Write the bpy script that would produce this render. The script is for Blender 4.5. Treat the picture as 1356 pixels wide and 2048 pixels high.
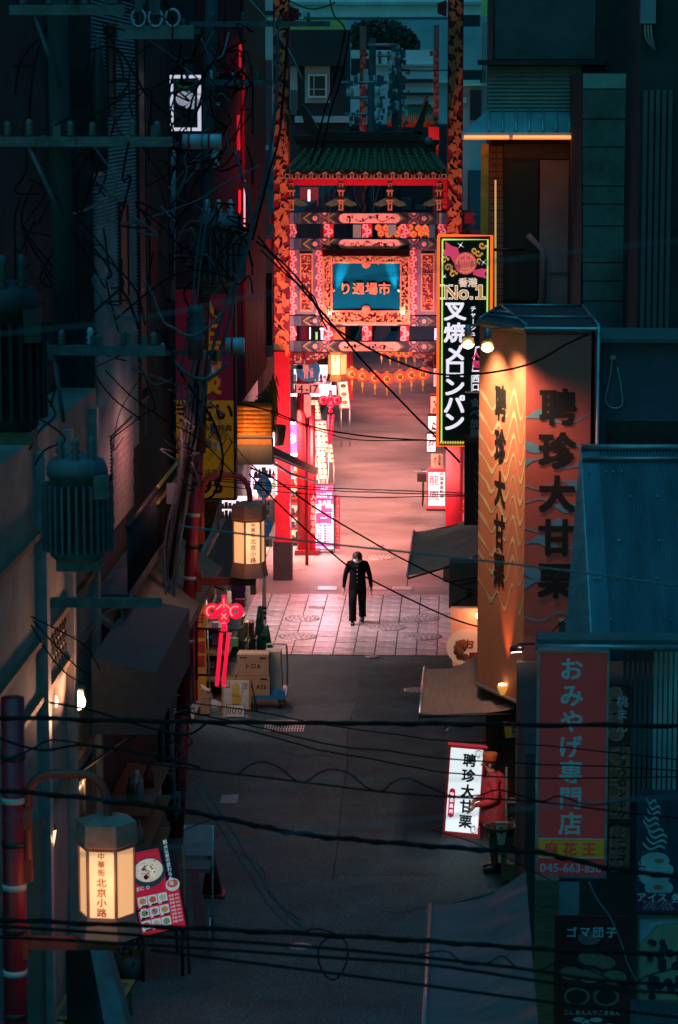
import bpy, math, random
from mathutils import Vector as V, Matrix
rnd = random.Random(7)
for o_ in list(bpy.data.objects): bpy.data.objects.remove(o_)
SC = bpy.context.scene
COL = SC.collection
# ------------------------------------------------------------------ camera
# A long lens (about 98 mm on a 24x36 portrait frame) from a third-floor height looking down the street (+Y).
F, CX, CY = 5600.0, 678.0, 1024.0          # focal length and centre of the 1356x2048 picture, in its pixels
EYE = V((0, 0, 11.6))
a_, b_ = (920 - CX) / F, (CY - 193) / F    # where the street's own vanishing point lies
n_ = math.sqrt(a_ * a_ + b_ * b_ + 1)
PH = math.atan(b_); TH = math.asin(a_ / n_)
RT = V((math.cos(TH), math.sin(TH), 0))
UP = V((-math.sin(TH) * math.sin(PH), math.cos(TH) * math.sin(PH), math.cos(PH)))
FW = V((-math.sin(TH) * math.cos(PH), math.cos(TH) * math.cos(PH), -math.sin(PH)))
cam = bpy.data.cameras.new('camera'); cam.sensor_fit = 'VERTICAL'; cam.sensor_height = 36.0
cam.lens = F / 2048 * 36; cam.clip_start = .5; cam.clip_end = 2000
cam.dof.use_dof = True; cam.dof.focus_distance = 62.5; cam.dof.aperture_fstop = 4.5
co = bpy.data.objects.new('camera', cam); COL.objects.link(co)
mw = Matrix((RT, UP, -FW)).transposed().to_4x4(); mw.translation = EYE; co.matrix_world = mw
SC.camera = co
# ------------------------------------------------------------------ sky, moon-weak sun, exposure
w = bpy.data.worlds.new('World'); SC.world = w; w.use_nodes = True
nt = w.node_tree; bg = nt.nodes['Background']
sky = nt.nodes.new('ShaderNodeTexSky'); sky.sky_type = 'NISHITA'; sky.sun_disc = False
sky.sun_elevation = math.radians(3); sky.sun_rotation = math.radians(200)
sky.ozone_density = 3.0
mx = nt.nodes.new('ShaderNodeMix'); mx.data_type = 'RGBA'; mx.blend_type = 'MULTIPLY'; mx.inputs[0].default_value = 1
mx.inputs[7].default_value = (.10, .78, 1.0, 1)
nt.links.new(sky.outputs[0], mx.inputs[6]); nt.links.new(mx.outputs[2], bg.inputs[0])
bg.inputs[1].default_value = SKY_STRENGTH = .115
sun = bpy.data.lights.new('sun', 'SUN'); sun.energy = .72; sun.angle = math.radians(70); sun.color = (.07, .66, 1)
so = bpy.data.objects.new('sun', sun); COL.objects.link(so)
so.rotation_euler = (math.radians(14), 0, math.radians(-10))
vs = SC.view_settings; vs.view_transform = 'Standard'; vs.look = 'None'; vs.gamma = 1; vs.exposure = 0; vs.use_curve_mapping = False
cy = SC.cycles
cy.max_bounces = 6; cy.diffuse_bounces = 3; cy.glossy_bounces = 3; cy.transmission_bounces = 4
cy.sample_clamp_indirect = 4; cy.caustics_reflective = False; cy.caustics_refractive = False
cy.use_denoising = True; cy.use_light_tree = True
# ------------------------------------------------------------------ survey helpers: sight lines met with a known depth or height
def ray(x, y): return FW + RT * ((x - CX) / F) + UP * ((CY - y) / F)
def P(x, y, Y):
    d = ray(x, y); return EYE + d * (Y / d.y)
def G(x, y, z=0.0):
    d = ray(x, y); return EYE + d * ((z - EYE.z) / d.z)
def PXW(x, y, X):
    d = ray(x, y); return EYE + d * (X / d.x)
def mpp(Y): return Y / F                    # metres per photograph pixel at depth Y
# ------------------------------------------------------------------ materials
def C(h):
    h = h.lstrip('#'); r = []
    for i in (0, 2, 4):
        c = int(h[i:i + 2], 16) / 255; r.append(c / 12.92 if c <= .04045 else ((c + .055) / 1.055) ** 2.4)
    return tuple(r)
MATS = {}
def M(name, col, rough=.6, metal=0., var=.25, scale=6., bump=0., bscale=40., emit=0., ecol=None, col2=None, thr=None, coord='Object', stretch=None, speck=0., spec=None):
    """base colour broken up by two noises; optional second colour; optional bump; optional emission"""
    if name in MATS: return MATS[name]
    if isinstance(col, str): col = C(col)
    m = bpy.data.materials.new(name); m.use_nodes = True; t = m.node_tree; N = t.nodes; L = t.links
    b = N['Principled BSDF']; b.inputs['Roughness'].default_value = rough; b.inputs['Metallic'].default_value = metal
    b.inputs['Base Color'].default_value = (*col, 1)
    tc = N.new('ShaderNodeTexCoord'); src = tc.outputs[coord]
    if stretch:
        mp = N.new('ShaderNodeMapping'); mp.inputs['Scale'].default_value = stretch; L.new(src, mp.inputs[0]); src = mp.outputs[0]
    if var > 0 or col2:
        nz = N.new('ShaderNodeTexNoise'); nz.inputs['Scale'].default_value = scale; nz.inputs['Detail'].default_value = 6; nz.inputs['Roughness'].default_value = .65
        L.new(src, nz.inputs['Vector'])
        rp = N.new('ShaderNodeValToRGB'); e = rp.color_ramp.elements
        if col2:
            if isinstance(col2, str): col2 = C(col2)
            tt = thr or (.42, .6); e[0].position, e[1].position = tt; e[0].color = (*col, 1); e[1].color = (*col2, 1)
        else:
            e[0].position, e[1].position = .3, .72
            e[0].color = (*[c * (1 - var) for c in col], 1); e[1].color = (*[min(1, c * (1 + var)) for c in col], 1)
        L.new(nz.outputs['Fac'], rp.inputs[0]); L.new(rp.outputs[0], b.inputs['Base Color'])
        if speck:
            ns = N.new('ShaderNodeTexNoise'); ns.inputs['Scale'].default_value = 34; ns.inputs['Detail'].default_value = 3; L.new(tc.outputs[coord], ns.inputs['Vector'])
            r2 = N.new('ShaderNodeMapRange'); r2.inputs[1].default_value = .35; r2.inputs[2].default_value = .68; r2.inputs[3].default_value = 1 - speck; r2.inputs[4].default_value = 1 + speck * 1.3
            L.new(ns.outputs['Fac'], r2.inputs[0]); ml = N.new('ShaderNodeMix'); ml.data_type = 'RGBA'; ml.blend_type = 'MULTIPLY'; ml.inputs[0].default_value = 1
            L.new(rp.outputs[0], ml.inputs[6]); L.new(r2.outputs[0], ml.inputs[7]); L.new(ml.outputs[2], b.inputs['Base Color'])
        mr = N.new('ShaderNodeMapRange'); mr.inputs[3].default_value = max(.05, rough - .12); mr.inputs[4].default_value = min(1, rough + .12)
        L.new(nz.outputs['Fac'], mr.inputs[0]); L.new(mr.outputs[0], b.inputs['Roughness'])
    if bump > 0:
        n2 = N.new('ShaderNodeTexNoise'); n2.inputs['Scale'].default_value = bscale; n2.inputs['Detail'].default_value = 4
        L.new(src, n2.inputs['Vector'])
        bp = N.new('ShaderNodeBump'); bp.inputs['Strength'].default_value = bump; bp.inputs['Distance'].default_value = .02
        L.new(n2.outputs['Fac'], bp.inputs['Height']); L.new(bp.outputs[0], b.inputs['Normal'])
    if spec is not None: b.inputs['Specular IOR Level'].default_value = spec
    if emit > 0:
        if ecol is None: ecol = col
        if isinstance(ecol, str): ecol = C(ecol)
        b.inputs['Emission Color'].default_value = (*ecol, 1); b.inputs['Emission Strength'].default_value = emit
    MATS[name] = m; return m
# ------------------------------------------------------------------ mesh builder
class MB:
    def __init__(s): s.v = []; s.f = []; s.m = []; s.sm = []
    def add(s, vs, fs, mi=0, smooth=False):
        k = len(s.v); s.v += [tuple(p) for p in vs]; s.f += [tuple(i + k for i in f) for f in fs]; s.m += [mi] * len(fs); s.sm += [smooth] * len(fs); return s
    def box(s, lo, hi, mi=0):
        (x0, y0, z0), (x1, y1, z1) = lo, hi
        return s.add([(x0, y0, z0), (x1, y0, z0), (x1, y1, z0), (x0, y1, z0), (x0, y0, z1), (x1, y0, z1), (x1, y1, z1), (x0, y1, z1)],
                     [(0, 3, 2, 1), (4, 5, 6, 7), (0, 1, 5, 4), (1, 2, 6, 5), (2, 3, 7, 6), (3, 0, 4, 7)], mi)
    def cbox(s, c, size, rz=0., mi=0, rx=0.):
        m = Matrix.Rotation(rz, 3, 'Z') @ Matrix.Rotation(rx, 3, 'X'); c = V(c); h = V(size) / 2
        vs = [c + m @ V((sx * h.x, sy * h.y, sz * h.z)) for sz in (-1, 1) for sx, sy in ((-1, -1), (1, -1), (1, 1), (-1, 1))]
        return s.add(vs, [(0, 3, 2, 1), (4, 5, 6, 7), (0, 1, 5, 4), (1, 2, 6, 5), (2, 3, 7, 6), (3, 0, 4, 7)], mi)
    def quad(s, a, b, c, d, mi=0): return s.add([a, b, c, d], [(0, 1, 2, 3)], mi)
    def slab(s, pts, off, mi=0):
        """closed prism: polygon pts and the same polygon moved by off (front face first)"""
        n = len(pts); off = V(off); b = [V(p) + off for p in pts]
        return s.add([*pts, *b], [tuple(range(n)), tuple(range(2 * n - 1, n - 1, -1))] + [(i, n + i, n + (i + 1) % n, (i + 1) % n) for i in range(n)], mi)
    def tube(s, pts, r, n=8, mi=0, cap=True, smooth=True):
        pts = [V(p) for p in pts]; k = len(pts); rs = r if isinstance(r, (list, tuple)) else [r] * k
        vs = []; fs = []; prev = None
        for i, p in enumerate(pts):
            d = (pts[min(i + 1, k - 1)] - pts[max(i - 1, 0)])
            d = d.normalized() if d.length > 1e-9 else V((0, 0, 1))
            if prev is None:
                u = d.orthogonal().normalized()
            else:
                u = prev - d * prev.dot(d); u = u.normalized() if u.length > 1e-6 else d.orthogonal().normalized()
            prev = u; w_ = d.cross(u)
            for j in range(n):
                a = 2 * math.pi * j / n; vs.append(p + (u * math.cos(a) + w_ * math.sin(a)) * rs[i])
        for i in range(k - 1):
            for j in range(n): fs.append((i * n + j, i * n + (j + 1) % n, (i + 1) * n + (j + 1) % n, (i + 1) * n + j))
        if cap: fs += [tuple(range(n - 1, -1, -1)), tuple(range((k - 1) * n, k * n))]
        return s.add(vs, fs, mi, smooth)
    def lathe(s, c, prof, n=16, mi=0, smooth=True, ph=0., sx=1., sy=1.):
        c = V(c); vs = []; fs = []; k = len(prof)
        for r, z in prof:
            for j in range(n):
                a = ph + 2 * math.pi * j / n; vs.append(c + V((r * math.cos(a) * sx, r * math.sin(a) * sy, z)))
        for i in range(k - 1):
            for j in range(n): fs.append((i * n + j, i * n + (j + 1) % n, (i + 1) * n + (j + 1) % n, (i + 1) * n + j))
        fs += [tuple(range(n - 1, -1, -1)), tuple(range((k - 1) * n, k * n))]
        return s.add(vs, fs, mi, smooth)
    def ball(s, c, r, n=12, mi=0):
        r = r if isinstance(r, (list, tuple)) else (r, r, r); k = max(4, n // 2)
        return s.lathe(c, [(max(.02, math.sin(math.pi * i / k)) * r[0], -math.cos(math.pi * i / k) * r[2]) for i in range(k + 1)], n, mi, True, 0, 1, r[1] / r[0])
    def build(s, name, mat, parent=None, kind=None, label=None, local=False):
        me = bpy.data.meshes.new(name); off = wloc(parent) if parent and not local else V((0, 0, 0))
        me.from_pydata([V(p) - off for p in s.v], [], s.f)
        for m in (mat if isinstance(mat, (list, tuple)) else [mat]): me.materials.append(m)
        me.polygons.foreach_set('material_index', s.m); me.polygons.foreach_set('use_smooth', s.sm); me.update()
        o = bpy.data.objects.new(name, me); COL.objects.link(o)
        if parent: o.parent = parent
        if kind: o['kind'] = kind
        if label: o['label'] = label
        return o
def wloc(o):
    p = V((0, 0, 0))
    while o: p = p + o.location; o = o.parent
    return p
def thing(name, label, cat, loc=(0, 0, 0), group=None):
    o = bpy.data.objects.new(name, None); COL.objects.link(o); o.location = loc; o.empty_display_size = .2
    return tag(o, label, cat, group)
def tag(o, label, cat, group=None):
    o['label'] = label; o['category'] = cat
    if group: o['group'] = group
    return o
def solo(mb, name, mat, label, cat, group=None, kind=None):
    o = mb.build(name, mat); tag(o, label, cat, group)
    if kind: o['kind'] = kind
    return o
KIDS = {}
def copy_tree(o, parent=None):
    c = o.copy(); COL.objects.link(c)
    if parent: c.parent = parent
    for ch in list(o.children): copy_tree(ch, c)
    return c
def inst(src, loc, parent, rot=None, scale=None):
    """a further piece sharing src's mesh; loc is in world space"""
    c = src.copy(); COL.objects.link(c); c.parent = parent; c.location = V(loc) - (wloc(parent) if parent else V((0, 0, 0)))
    if rot: c.rotation_euler = rot
    if scale: c.scale = scale
    return c
def smooth_path(pts, k=6):
    pts = [V(p) for p in pts]; out = []
    for i in range(len(pts) - 1):
        a, b, c, d = pts[max(i - 1, 0)], pts[i], pts[i + 1], pts[min(i + 2, len(pts) - 1)]
        for j in range(k):
            t = j / k; out.append(.5 * ((2 * b) + (c - a) * t + (2 * a - 5 * b + 4 * c - d) * t * t + (3 * b - a - 3 * c + d) * t ** 3))
    return out + [pts[-1]]
# ------------------------------------------------------------------ lettering (Blender's own built-in font)
GL = {}
def glyph(ch, bold):
    k = (ch, bold)
    if k not in GL:
        cu = bpy.data.curves.new('g', 'FONT'); cu.body = ch; cu.size = 1; cu.resolution_u = 3
        ob = bpy.data.objects.new('g', cu); COL.objects.link(ob)
        me = ob.to_mesh(); vs = [v.co.copy() for v in me.vertices]; fs = [tuple(p.vertices) for p in me.polygons]
        ob.to_mesh_clear(); bpy.data.objects.remove(ob); bpy.data.curves.remove(cu)
        if vs:
            xs = [v.x for v in vs]; ys = [v.y for v in vs]; c = V(((min(xs) + max(xs)) / 2, (min(ys) + max(ys)) / 2, 0))
            GL[k] = ([v - c for v in vs], fs, max(xs) - min(xs), max(ys) - min(ys), c.y)
        else: GL[k] = ([], [], .3, .3, .3)
    return GL[k]
ROT = set('ー-〜')
class Face:
    """a flat rectangle in the world: top-left corner O, full-width vector R, full-height vector D, facing N"""
    def __init__(s, O, R, D): s.O, s.R, s.D = V(O), V(R), V(D); s.N = s.D.cross(s.R).normalized(); s.w, s.h = s.R.length, s.D.length
    def p(s, u, v, o=0.): return s.O + s.R * u + s.D * v + s.N * o
    def rect(s, mb, u0, v0, u1, v1, o=.004, t=None, mi=0):
        return s.poly(mb, [(u0, v0), (u0, v1), (u1, v1), (u1, v0)], o, t, mi)
    def poly(s, mb, uv, o=.004, t=None, mi=0):
        pts = [s.p(u, v, o) for u, v in uv]
        if t is None: mb.add(pts, [tuple(range(len(pts)))], mi)
        else: mb.slab(pts, -s.N * t, mi)
        return s
    def ell(s, mb, u, v, r, o=.004, t=None, mi=0, n=14, ry=None, a0=0.):
        ry = ry or r; return s.poly(mb, [(u + r / s.w * math.cos(-2 * math.pi * i / n + a0) * -1, v + ry / s.h * math.sin(2 * math.pi * i / n - a0) * -1) for i in range(n)], o, t, mi)
    def frame(s, mb, u0, v0, u1, v1, b, o=.004, t=.02, mi=0):
        bu, bv = b / s.w, b / s.h
        s.rect(mb, u0, v0, u1, v0 + bv, o, t, mi); s.rect(mb, u0, v1 - bv, u1, v1, o, t, mi)
        s.rect(mb, u0, v0 + bv, u0 + bu, v1 - bv, o, t, mi); s.rect(mb, u1 - bu, v0 + bv, u1, v1 - bv, o, t, mi)
    def text(s, mb, body, u, v, size, vert=False, bold=.0, o=.006, mi=0, gap=None, sx=1., align='c', t=None, tilt=0.):
        """u,v: centre of the whole run (align c) or of its first cell (l); size in metres"""
        R, U = s.R.normalized(), -s.D.normalized()
        if tilt: c_, s_ = math.cos(tilt), math.sin(tilt); R, U = R * c_ + U * s_, U * c_ - R * s_
        dl = [R * (bold * size * a) + U * (bold * size * c) for a, c in ((1, 1), (-1, 1), (1, -1), (-1, -1))] if bold else ()
        if vert:
            g = size * (gap or 1.08); q = s.p(u, v, o)
            if align == 'c': q = q + U * (g * (len(body) - 1) / 2)
            for ch in body:
                vs, fs, w_, h_, _ = glyph(ch, 0)
                a, b = (U * -1, R) if ch in ROT else (R, U)
                mb_add(mb, [q + a * (p.x * size * sx) + b * (p.y * size) for p in vs], fs, s.N, t, mi, dl); q = q - U * g
        else:
            cell = []
            for ch in body:
                vs, fs, w_, h_, cyy = glyph(ch, 0); cell.append(((1.0 if ord(ch) > 0x2e80 else w_ + .1) * size * sx * (gap or 1.), vs, fs, cyy, ch))
            tot = sum(c[0] for c in cell); q = s.p(u, v, o) - R * (tot / 2 if align == 'c' else 0)
            for adv, vs, fs, cyy, ch in cell:
                dy = 0 if ord(ch) > 0x2e80 else (cyy - .36) * size
                c = q + R * (adv / 2) + U * dy
                mb_add(mb, [c + R * (p.x * size * sx) + U * (p.y * size) for p in vs], fs, s.N, t, mi, dl); q = q + R * adv
        return s
def mb_add(mb, vs, fs, N, t, mi, dl=()):
    for i, d in enumerate(dl): mb_add(mb, [v + d + N * (.0004 * (i + 1)) for v in vs], fs, N, t, mi)   # heavier strokes: the glyph laid over itself
    if not t: mb.add(vs, fs, mi); return
    n = len(vs); back = [v - N * t for v in vs]; ed = {}
    for f in fs:
        for i in range(len(f)):
            e = (f[i], f[(i + 1) % len(f)]); ed[e] = 1
    sides = [(a, a + n, b + n, b) for a, b in ed if (b, a) not in ed]
    mb.add([*vs, *back], list(fs) + sides, mi)
def FaceY(x0, y0, x1, y1, Y):
    """upright rectangle facing the camera end of the street, measured in the photograph at depth Y"""
    xm, ym = (x0 + x1) / 2, (y0 + y1) / 2
    xl, xr, zt, zb = P(x0, ym, Y).x, P(x1, ym, Y).x, P(xm, y0, Y).z, P(xm, y1, Y).z
    return Face((xl, Y, zt), (xr - xl, 0, 0), (0, 0, zb - zt))
def boxF(mb, f, t, mi=0, o=0.): f.rect(mb, 0, 0, 1, 1, o, t, mi)
def lamp(name, kind, loc, power, col, size=.1, to=None, spot=None, blend=.5, sy=None, spread=180):
    l = bpy.data.lights.new(name, kind); l.energy = power; l.color = C(col) if isinstance(col, str) else col
    if kind == 'AREA':
        l.size = size
        l.spread = math.radians(spread)
        if sy: l.shape = 'RECTANGLE'; l.size_y = sy
    else: l.shadow_soft_size = size
    if spot: l.spot_size = math.radians(spot); l.spot_blend = blend
    o = bpy.data.objects.new(name, l); COL.objects.link(o); o.location = loc
    if to is not None: o.rotation_euler = (V(to) - V(loc)).to_track_quat('-Z', 'Y').to_euler()
    return o
# ================================================================== GROUND
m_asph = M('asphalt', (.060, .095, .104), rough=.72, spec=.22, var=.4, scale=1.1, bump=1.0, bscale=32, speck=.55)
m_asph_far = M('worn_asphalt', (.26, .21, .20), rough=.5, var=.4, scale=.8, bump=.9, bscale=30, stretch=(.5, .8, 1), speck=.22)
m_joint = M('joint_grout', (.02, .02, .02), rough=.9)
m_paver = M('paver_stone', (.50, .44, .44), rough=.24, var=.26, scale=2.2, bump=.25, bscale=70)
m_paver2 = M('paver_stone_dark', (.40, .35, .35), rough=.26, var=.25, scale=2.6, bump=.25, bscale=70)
m_iron = M('cast_iron', (.16, .15, .15), rough=.45, metal=.5, var=.4, scale=9)
m_ironl = M('worn_iron', (.55, .5, .5), rough=.38, metal=.3, var=.3, scale=9)
m_conc = M('concrete', (.28, .28, .27), rough=.85, var=.3, scale=2.5, bump=.3, bscale=20)
m_concd = M('dark_concrete', (.10, .10, .10), rough=.85, var=.35, scale=2.5, bump=.3, bscale=20)
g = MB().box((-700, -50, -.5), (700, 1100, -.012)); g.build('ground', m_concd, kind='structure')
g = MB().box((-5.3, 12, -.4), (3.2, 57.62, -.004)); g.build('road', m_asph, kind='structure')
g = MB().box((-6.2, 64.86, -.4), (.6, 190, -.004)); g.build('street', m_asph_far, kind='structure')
# repaired strips of newer asphalt on the road
m_patch = M('asphalt_patch', (.085, .115, .122), rough=.7, spec=.25, var=.35, scale=2, bump=.9, bscale=34, speck=.5)
pp = [G(590, 1412), G(716, 1405), G(705, 1440), G(545, 1448)]
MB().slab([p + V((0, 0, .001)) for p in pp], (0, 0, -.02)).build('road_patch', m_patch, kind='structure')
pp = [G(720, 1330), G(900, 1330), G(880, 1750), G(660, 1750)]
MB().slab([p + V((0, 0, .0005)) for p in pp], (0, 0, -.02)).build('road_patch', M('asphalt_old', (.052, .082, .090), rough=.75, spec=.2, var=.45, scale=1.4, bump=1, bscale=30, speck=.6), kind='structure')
# paved band before the gate: every paver its own piece
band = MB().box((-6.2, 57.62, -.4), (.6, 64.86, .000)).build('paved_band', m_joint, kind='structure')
PW, PD = .437, .60
pv = []
for k, m in enumerate((m_paver, m_paver2)):
    b = MB(); w_, d_ = PW / 2 - .012, PD / 2 - .011
    b.slab([(-w_, -d_, .014), (w_, -d_, .014), (w_, d_, .014), (-w_, d_, .014)], (0, 0, -.02))
    pv.append(b)
proto = [None, None]; npav = 0
for i in range(-7, 8):
    x = -2.597 + (i + .5) * PW
    if x < -6.1 or x > .45: continue
    off = rnd.choice((0, .2, .3, .4))
    for j in range(-1, 13):
        y0 = max(57.63, 57.64 + (j + off) * PD); y1 = min(64.85, 57.64 + (j + 1 + off) * PD)
        if y1 - y0 < .12: continue
        k = 1 if rnd.random() < .3 else 0
        if proto[k] is None:
            o = pv[k].build('paver', (m_paver, m_paver2)[k], band); proto[k] = o
        else: o = inst(proto[k], (0, 0, 0), band)
        o.location = (x, (y0 + y1) / 2, rnd.uniform(-.0015, .0015)); o.scale = (1, ((y1 - y0) - .018) / (PD - .018), 1)
        o.rotation_euler = (rnd.uniform(-.004, .004), rnd.uniform(-.003, .003), 0); npav += 1
# manholes and grates
def manhole(px, py, rx, label, z, mats, grp=None, square=False):
    c = G(px, py, z); r = rx * c.y / F
    t = thing('manhole_cover', label, 'manhole cover', c, grp)
    b = MB(); b.lathe(c, [(r, -.03), (r, .004), (r * .93, .005)], 24); b.build('frame', mats[0], t)
    b = MB(); b.lathe(c, [(r * .90, -.03), (r * .90, .007), (r * .86, .008)], 24); cv = b.build('cover', mats[1], t)
    b = MB()
    for ring, n in ((.25, 6), (.5, 11), (.74, 16)):
        for q in range(n):
            a = 2 * math.pi * q / n + ring; p = c + V((math.cos(a) * r * ring, math.sin(a) * r * ring, .009)); b.cbox(p, (r * .16, r * .07, .008), a + .8)
    b.build('relief', mats[0], cv, kind='stuff')
    return t
IR = (m_iron, m_ironl)
for px, py, rx, lb, z in [(605, 1237, 36, 'round patterned manhole cover set in the pale pavers, upper one beside the traffic cone', .014),
        (596, 1273, 39, 'round patterned manhole cover in the pale pavers, lower one beside the green cones', .014),
        (775, 1255, 37, 'thin ringed manhole cover in the pavers at the feet of the walking person', .014),
        (843, 1237, 37, 'patterned manhole cover in the pavers by the olive awning, further of two', .014),
        (846, 1273, 39, 'patterned manhole cover in the pavers by the olive awning, nearer of two', .014),
        (633, 1215, 17, 'small dark cover in the pavers near their far edge', .014),
        (744, 1313, 15, 'small cover at the near edge of the pavers', .014),
        (762, 1115, 30, 'large manhole cover in the pinkish street behind the walking person', -.002),
        (742, 1091, 27, 'faint manhole cover higher up the pinkish street behind the person', -.002),
        (676, 1112, 19, 'pale round cover at the foot of the glowing fortune teller sign', -.002),
        (595, 1137, 20, 'faint round cover beside the black foot of the gate pillar', -.002),
        (793, 828, 12, 'small pale cover far up the street under the string of lanterns', -.002),
        (600, 1893, 26, 'dark manhole cover in the shadowy road at the bottom of the view', -.002),
        (832, 1380, 27, 'manhole cover in the dark asphalt beside the brown awning', -.002)]:
    manhole(px, py, rx, lb, z, IR if rx != 37 or px != 775 else (m_iron, m_paver), 'manhole covers in the street')
for k, (x0, x1) in enumerate(((632, 677), (735, 778), (781, 828))):
    a, b_2 = G(x0, 1180.5, -.002), G(x1, 1172.5, -.002); c = (a + b_2) / 2
    t = thing('drain_cover', ('long cover plate at the edge of the pavers, on the gate pillar side', 'long cover plate in the street beside the walking person', 'long cover plate next to the awnings at the edge of the pavers')[k], 'drain cover', c, 'long cover plates beside the pavers')
    MB().box((a.x, a.y, -.03), (b_2.x, b_2.y, .004)).build('frame', m_iron, t)
    MB().box((a.x + .03, a.y + .06, -.03), (b_2.x - .03, b_2.y - .06, .007)).build('plate', m_ironl, t)
gr = [G(526, 1463), G(600, 1463), G(607, 1441), G(545, 1441)]; c = sum(gr, V()) / 4
t = thing('drain_grate', 'slotted metal drain grate in the asphalt beside the blue hand cart', 'drain grate', c)
b = MB(); x0, x1, y0, y1 = c.x - .36, c.x + .36, c.y - .45, c.y + .45
for q in range(15): xx = x0 + (x1 - x0) * q / 14; b.box((xx - .010, y0, -.03), (xx + .010, y1, .008))
for q in range(5): yy = y0 + (y1 - y0) * q / 4; b.box((x0, yy - .018, -.03), (x1, yy + .018, .007))
b.build('bars', m_ironl, t, kind='stuff')
MB().box((x0 - .02, y0 - .02, -.05), (x1 + .02, y1 + .02, .001)).build('frame', m_joint, t)
# faint painted line on the far street, long kerbs
MB().box((-5.05, 12, -.3), (-4.9, 57.6, .10)).build('kerb', m_conc, kind='structure')
MB().box((-5.0, 66.2, -.3), (-4.85, 150, .06)).build('kerb', m_conc, kind='structure')

# ================================================================== BUILDINGS ON THE RIGHT
m_dk = M('dark_wall', (.10, .12, .12), rough=.8, var=.3, scale=1.5, bump=.3, bscale=15)
m_dk2 = M('near_black_wall', (.035, .042, .045), rough=.85, var=.7, scale=.8, bump=.3, bscale=15)  # near-black base with strong random mottling
m_gr = M('grey_render', (.26, .30, .32), rough=.85, var=.25, scale=1.2, bump=.3, bscale=25)
m_clap = M('clapboard', (.34, .34, .28), rough=.6, var=.2, scale=2)
m_teal = M('teal_metal', (.30, .50, .52), rough=.45, metal=.3, var=.25, scale=2)
m_panel = M('panel_wall', (.11, .20, .21), rough=.4, var=.7, scale=.9, bump=.2, bscale=8)
m_steel = M('galvanised_steel', (.32, .35, .36), rough=.42, metal=.7, var=.3, scale=5)
m_black = M('black_paint', (.02, .022, .025), rough=.5, var=.3)
m_glassd = M('dark_glass', (.02, .03, .035), rough=.45, var=.2)
m_alu = M('aluminium', (.5, .52, .53), rough=.35, metal=.8, var=.15)
m_brick = M('brown_tile', (.22, .16, .12), rough=.7, var=.35, scale=8)
def body(name, label, lo, hi, mat, wall='wall'):
    t = thing(name, label, 'building', ((lo[0] + hi[0]) / 2, lo[1], 0))
    MB().box(lo, hi).build(wall, mat, t); return t
def rib(mb, f, n, u0, u1, v0, v1, frac=.5, d=.03, horiz=False):
    for i in range(n):
        if horiz: a = v0 + (v1 - v0) * i / n; f.rect(mb, u0, a, u1, a + (v1 - v0) / n * frac, d, d * 2)
        else: a = u0 + (u1 - u0) * i / n; f.rect(mb, a, v0, a + (u1 - u0) / n * frac, v1, d, d * 2)
# building with the neon eave
Y = 54.0
bn = body('building', 'dark building with a teal canopy edged by an orange neon tube', (.62, Y, 0), (9, 66, 17.5), m_dk2)
f = FaceY(975, 130, 1162, 222, Y)                               # clapboards, each about 7 px
for i in range(12):
    b = MB(); v0 = i / 12; f.poly(b, [(0, v0 + .083), (0, v0), (1, v0), (1, v0 + .083)], .02); b = MB()
    a0, a1, a2, a3 = f.p(0, v0, .015), f.p(1, v0, .015), f.p(1, v0 + .081, .05), f.p(0, v0 + .081, .05)
    b.slab([a0, a3, a2, a1], (0, .1, 0)).build('clapboard', m_clap, bn)
f = FaceY(990, 0, 1190, 118, Y); b = MB(); boxF(b, f, .1, 0, .04); b.build('upper_wall', m_dk, bn)
b = MB(); f = FaceY(955, 120, 1210, 130, Y); f.rect(b, 0, 0, 1, 1, .25, .3); b.build('cornice', m_dk2, bn)
# canopy: standing-seam slope
ct0, ct1, cb0, cb1 = P(978, 222, Y), P(1166, 222, Y), P(925, 265, Y - .9), P(1166, 265, Y - .9)
b = MB(); b.slab([ct0, cb0, cb1, ct1], (0, .06, -.05)); cp = b.build('canopy', m_teal, bn)
for i in range(8):
    u = i / 7; b = MB(); top = ct0.lerp(ct1, u); bot = V((cb0.x + .5, cb0.y, cb0.z)).lerp(cb1, u)
    b.tube([top + V((0, -.02, .02)), bot + V((0, -.02, .02))], .03, 4); b.build('seam', m_teal, cp)
sl = P(925, 268, Y - .9); sr = P(1166, 268, Y - .9)
b = MB().box((sl.x - .02, Y - .95, sl.z - .1), (sr.x, Y - .82, sl.z + .03)); b.build('gutter', m_teal, bn)
b = MB().slab([(sl.x, Y - .9, sl.z), (sl.x, Y + 3, sl.z), P(978, 222, Y) + V((0, 3, 0)), P(978, 222, Y)], (0.05, 0, -.05)); b.build('canopy_side', m_teal, bn)
m_neon = M('orange_halo', '#ff6a20', emit=2.6, ecol='#ff4408', var=0)
m_neonc = M('orange_neon_core', '#ffd0a0', emit=1.7, ecol='#ff9050', var=0)
for a, c2 in ((928, 1018), (1026, 1166)):
    b = MB(); p, q = P(a, 274, Y - 1.0), P(c2, 274, Y - 1.0); b.tube([p, q], .028, 8); b.build('neon_tube', m_neonc, bn)
    b = MB(); b.tube([p + V((0, .06, -.03)), q + V((0, .06, -.03))], .02, 6); b.build('neon_halo', m_neon, bn)  # extra glowing tube added for the orange halo round the core
    lamp('neon_light', 'AREA', (p + q) / 2 + V((0, -.05, -.05)), 2.2, '#ff6a28', (q - p).length, to=(p + q) / 2 + V((0, 1, -2)), sy=.1)
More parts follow.
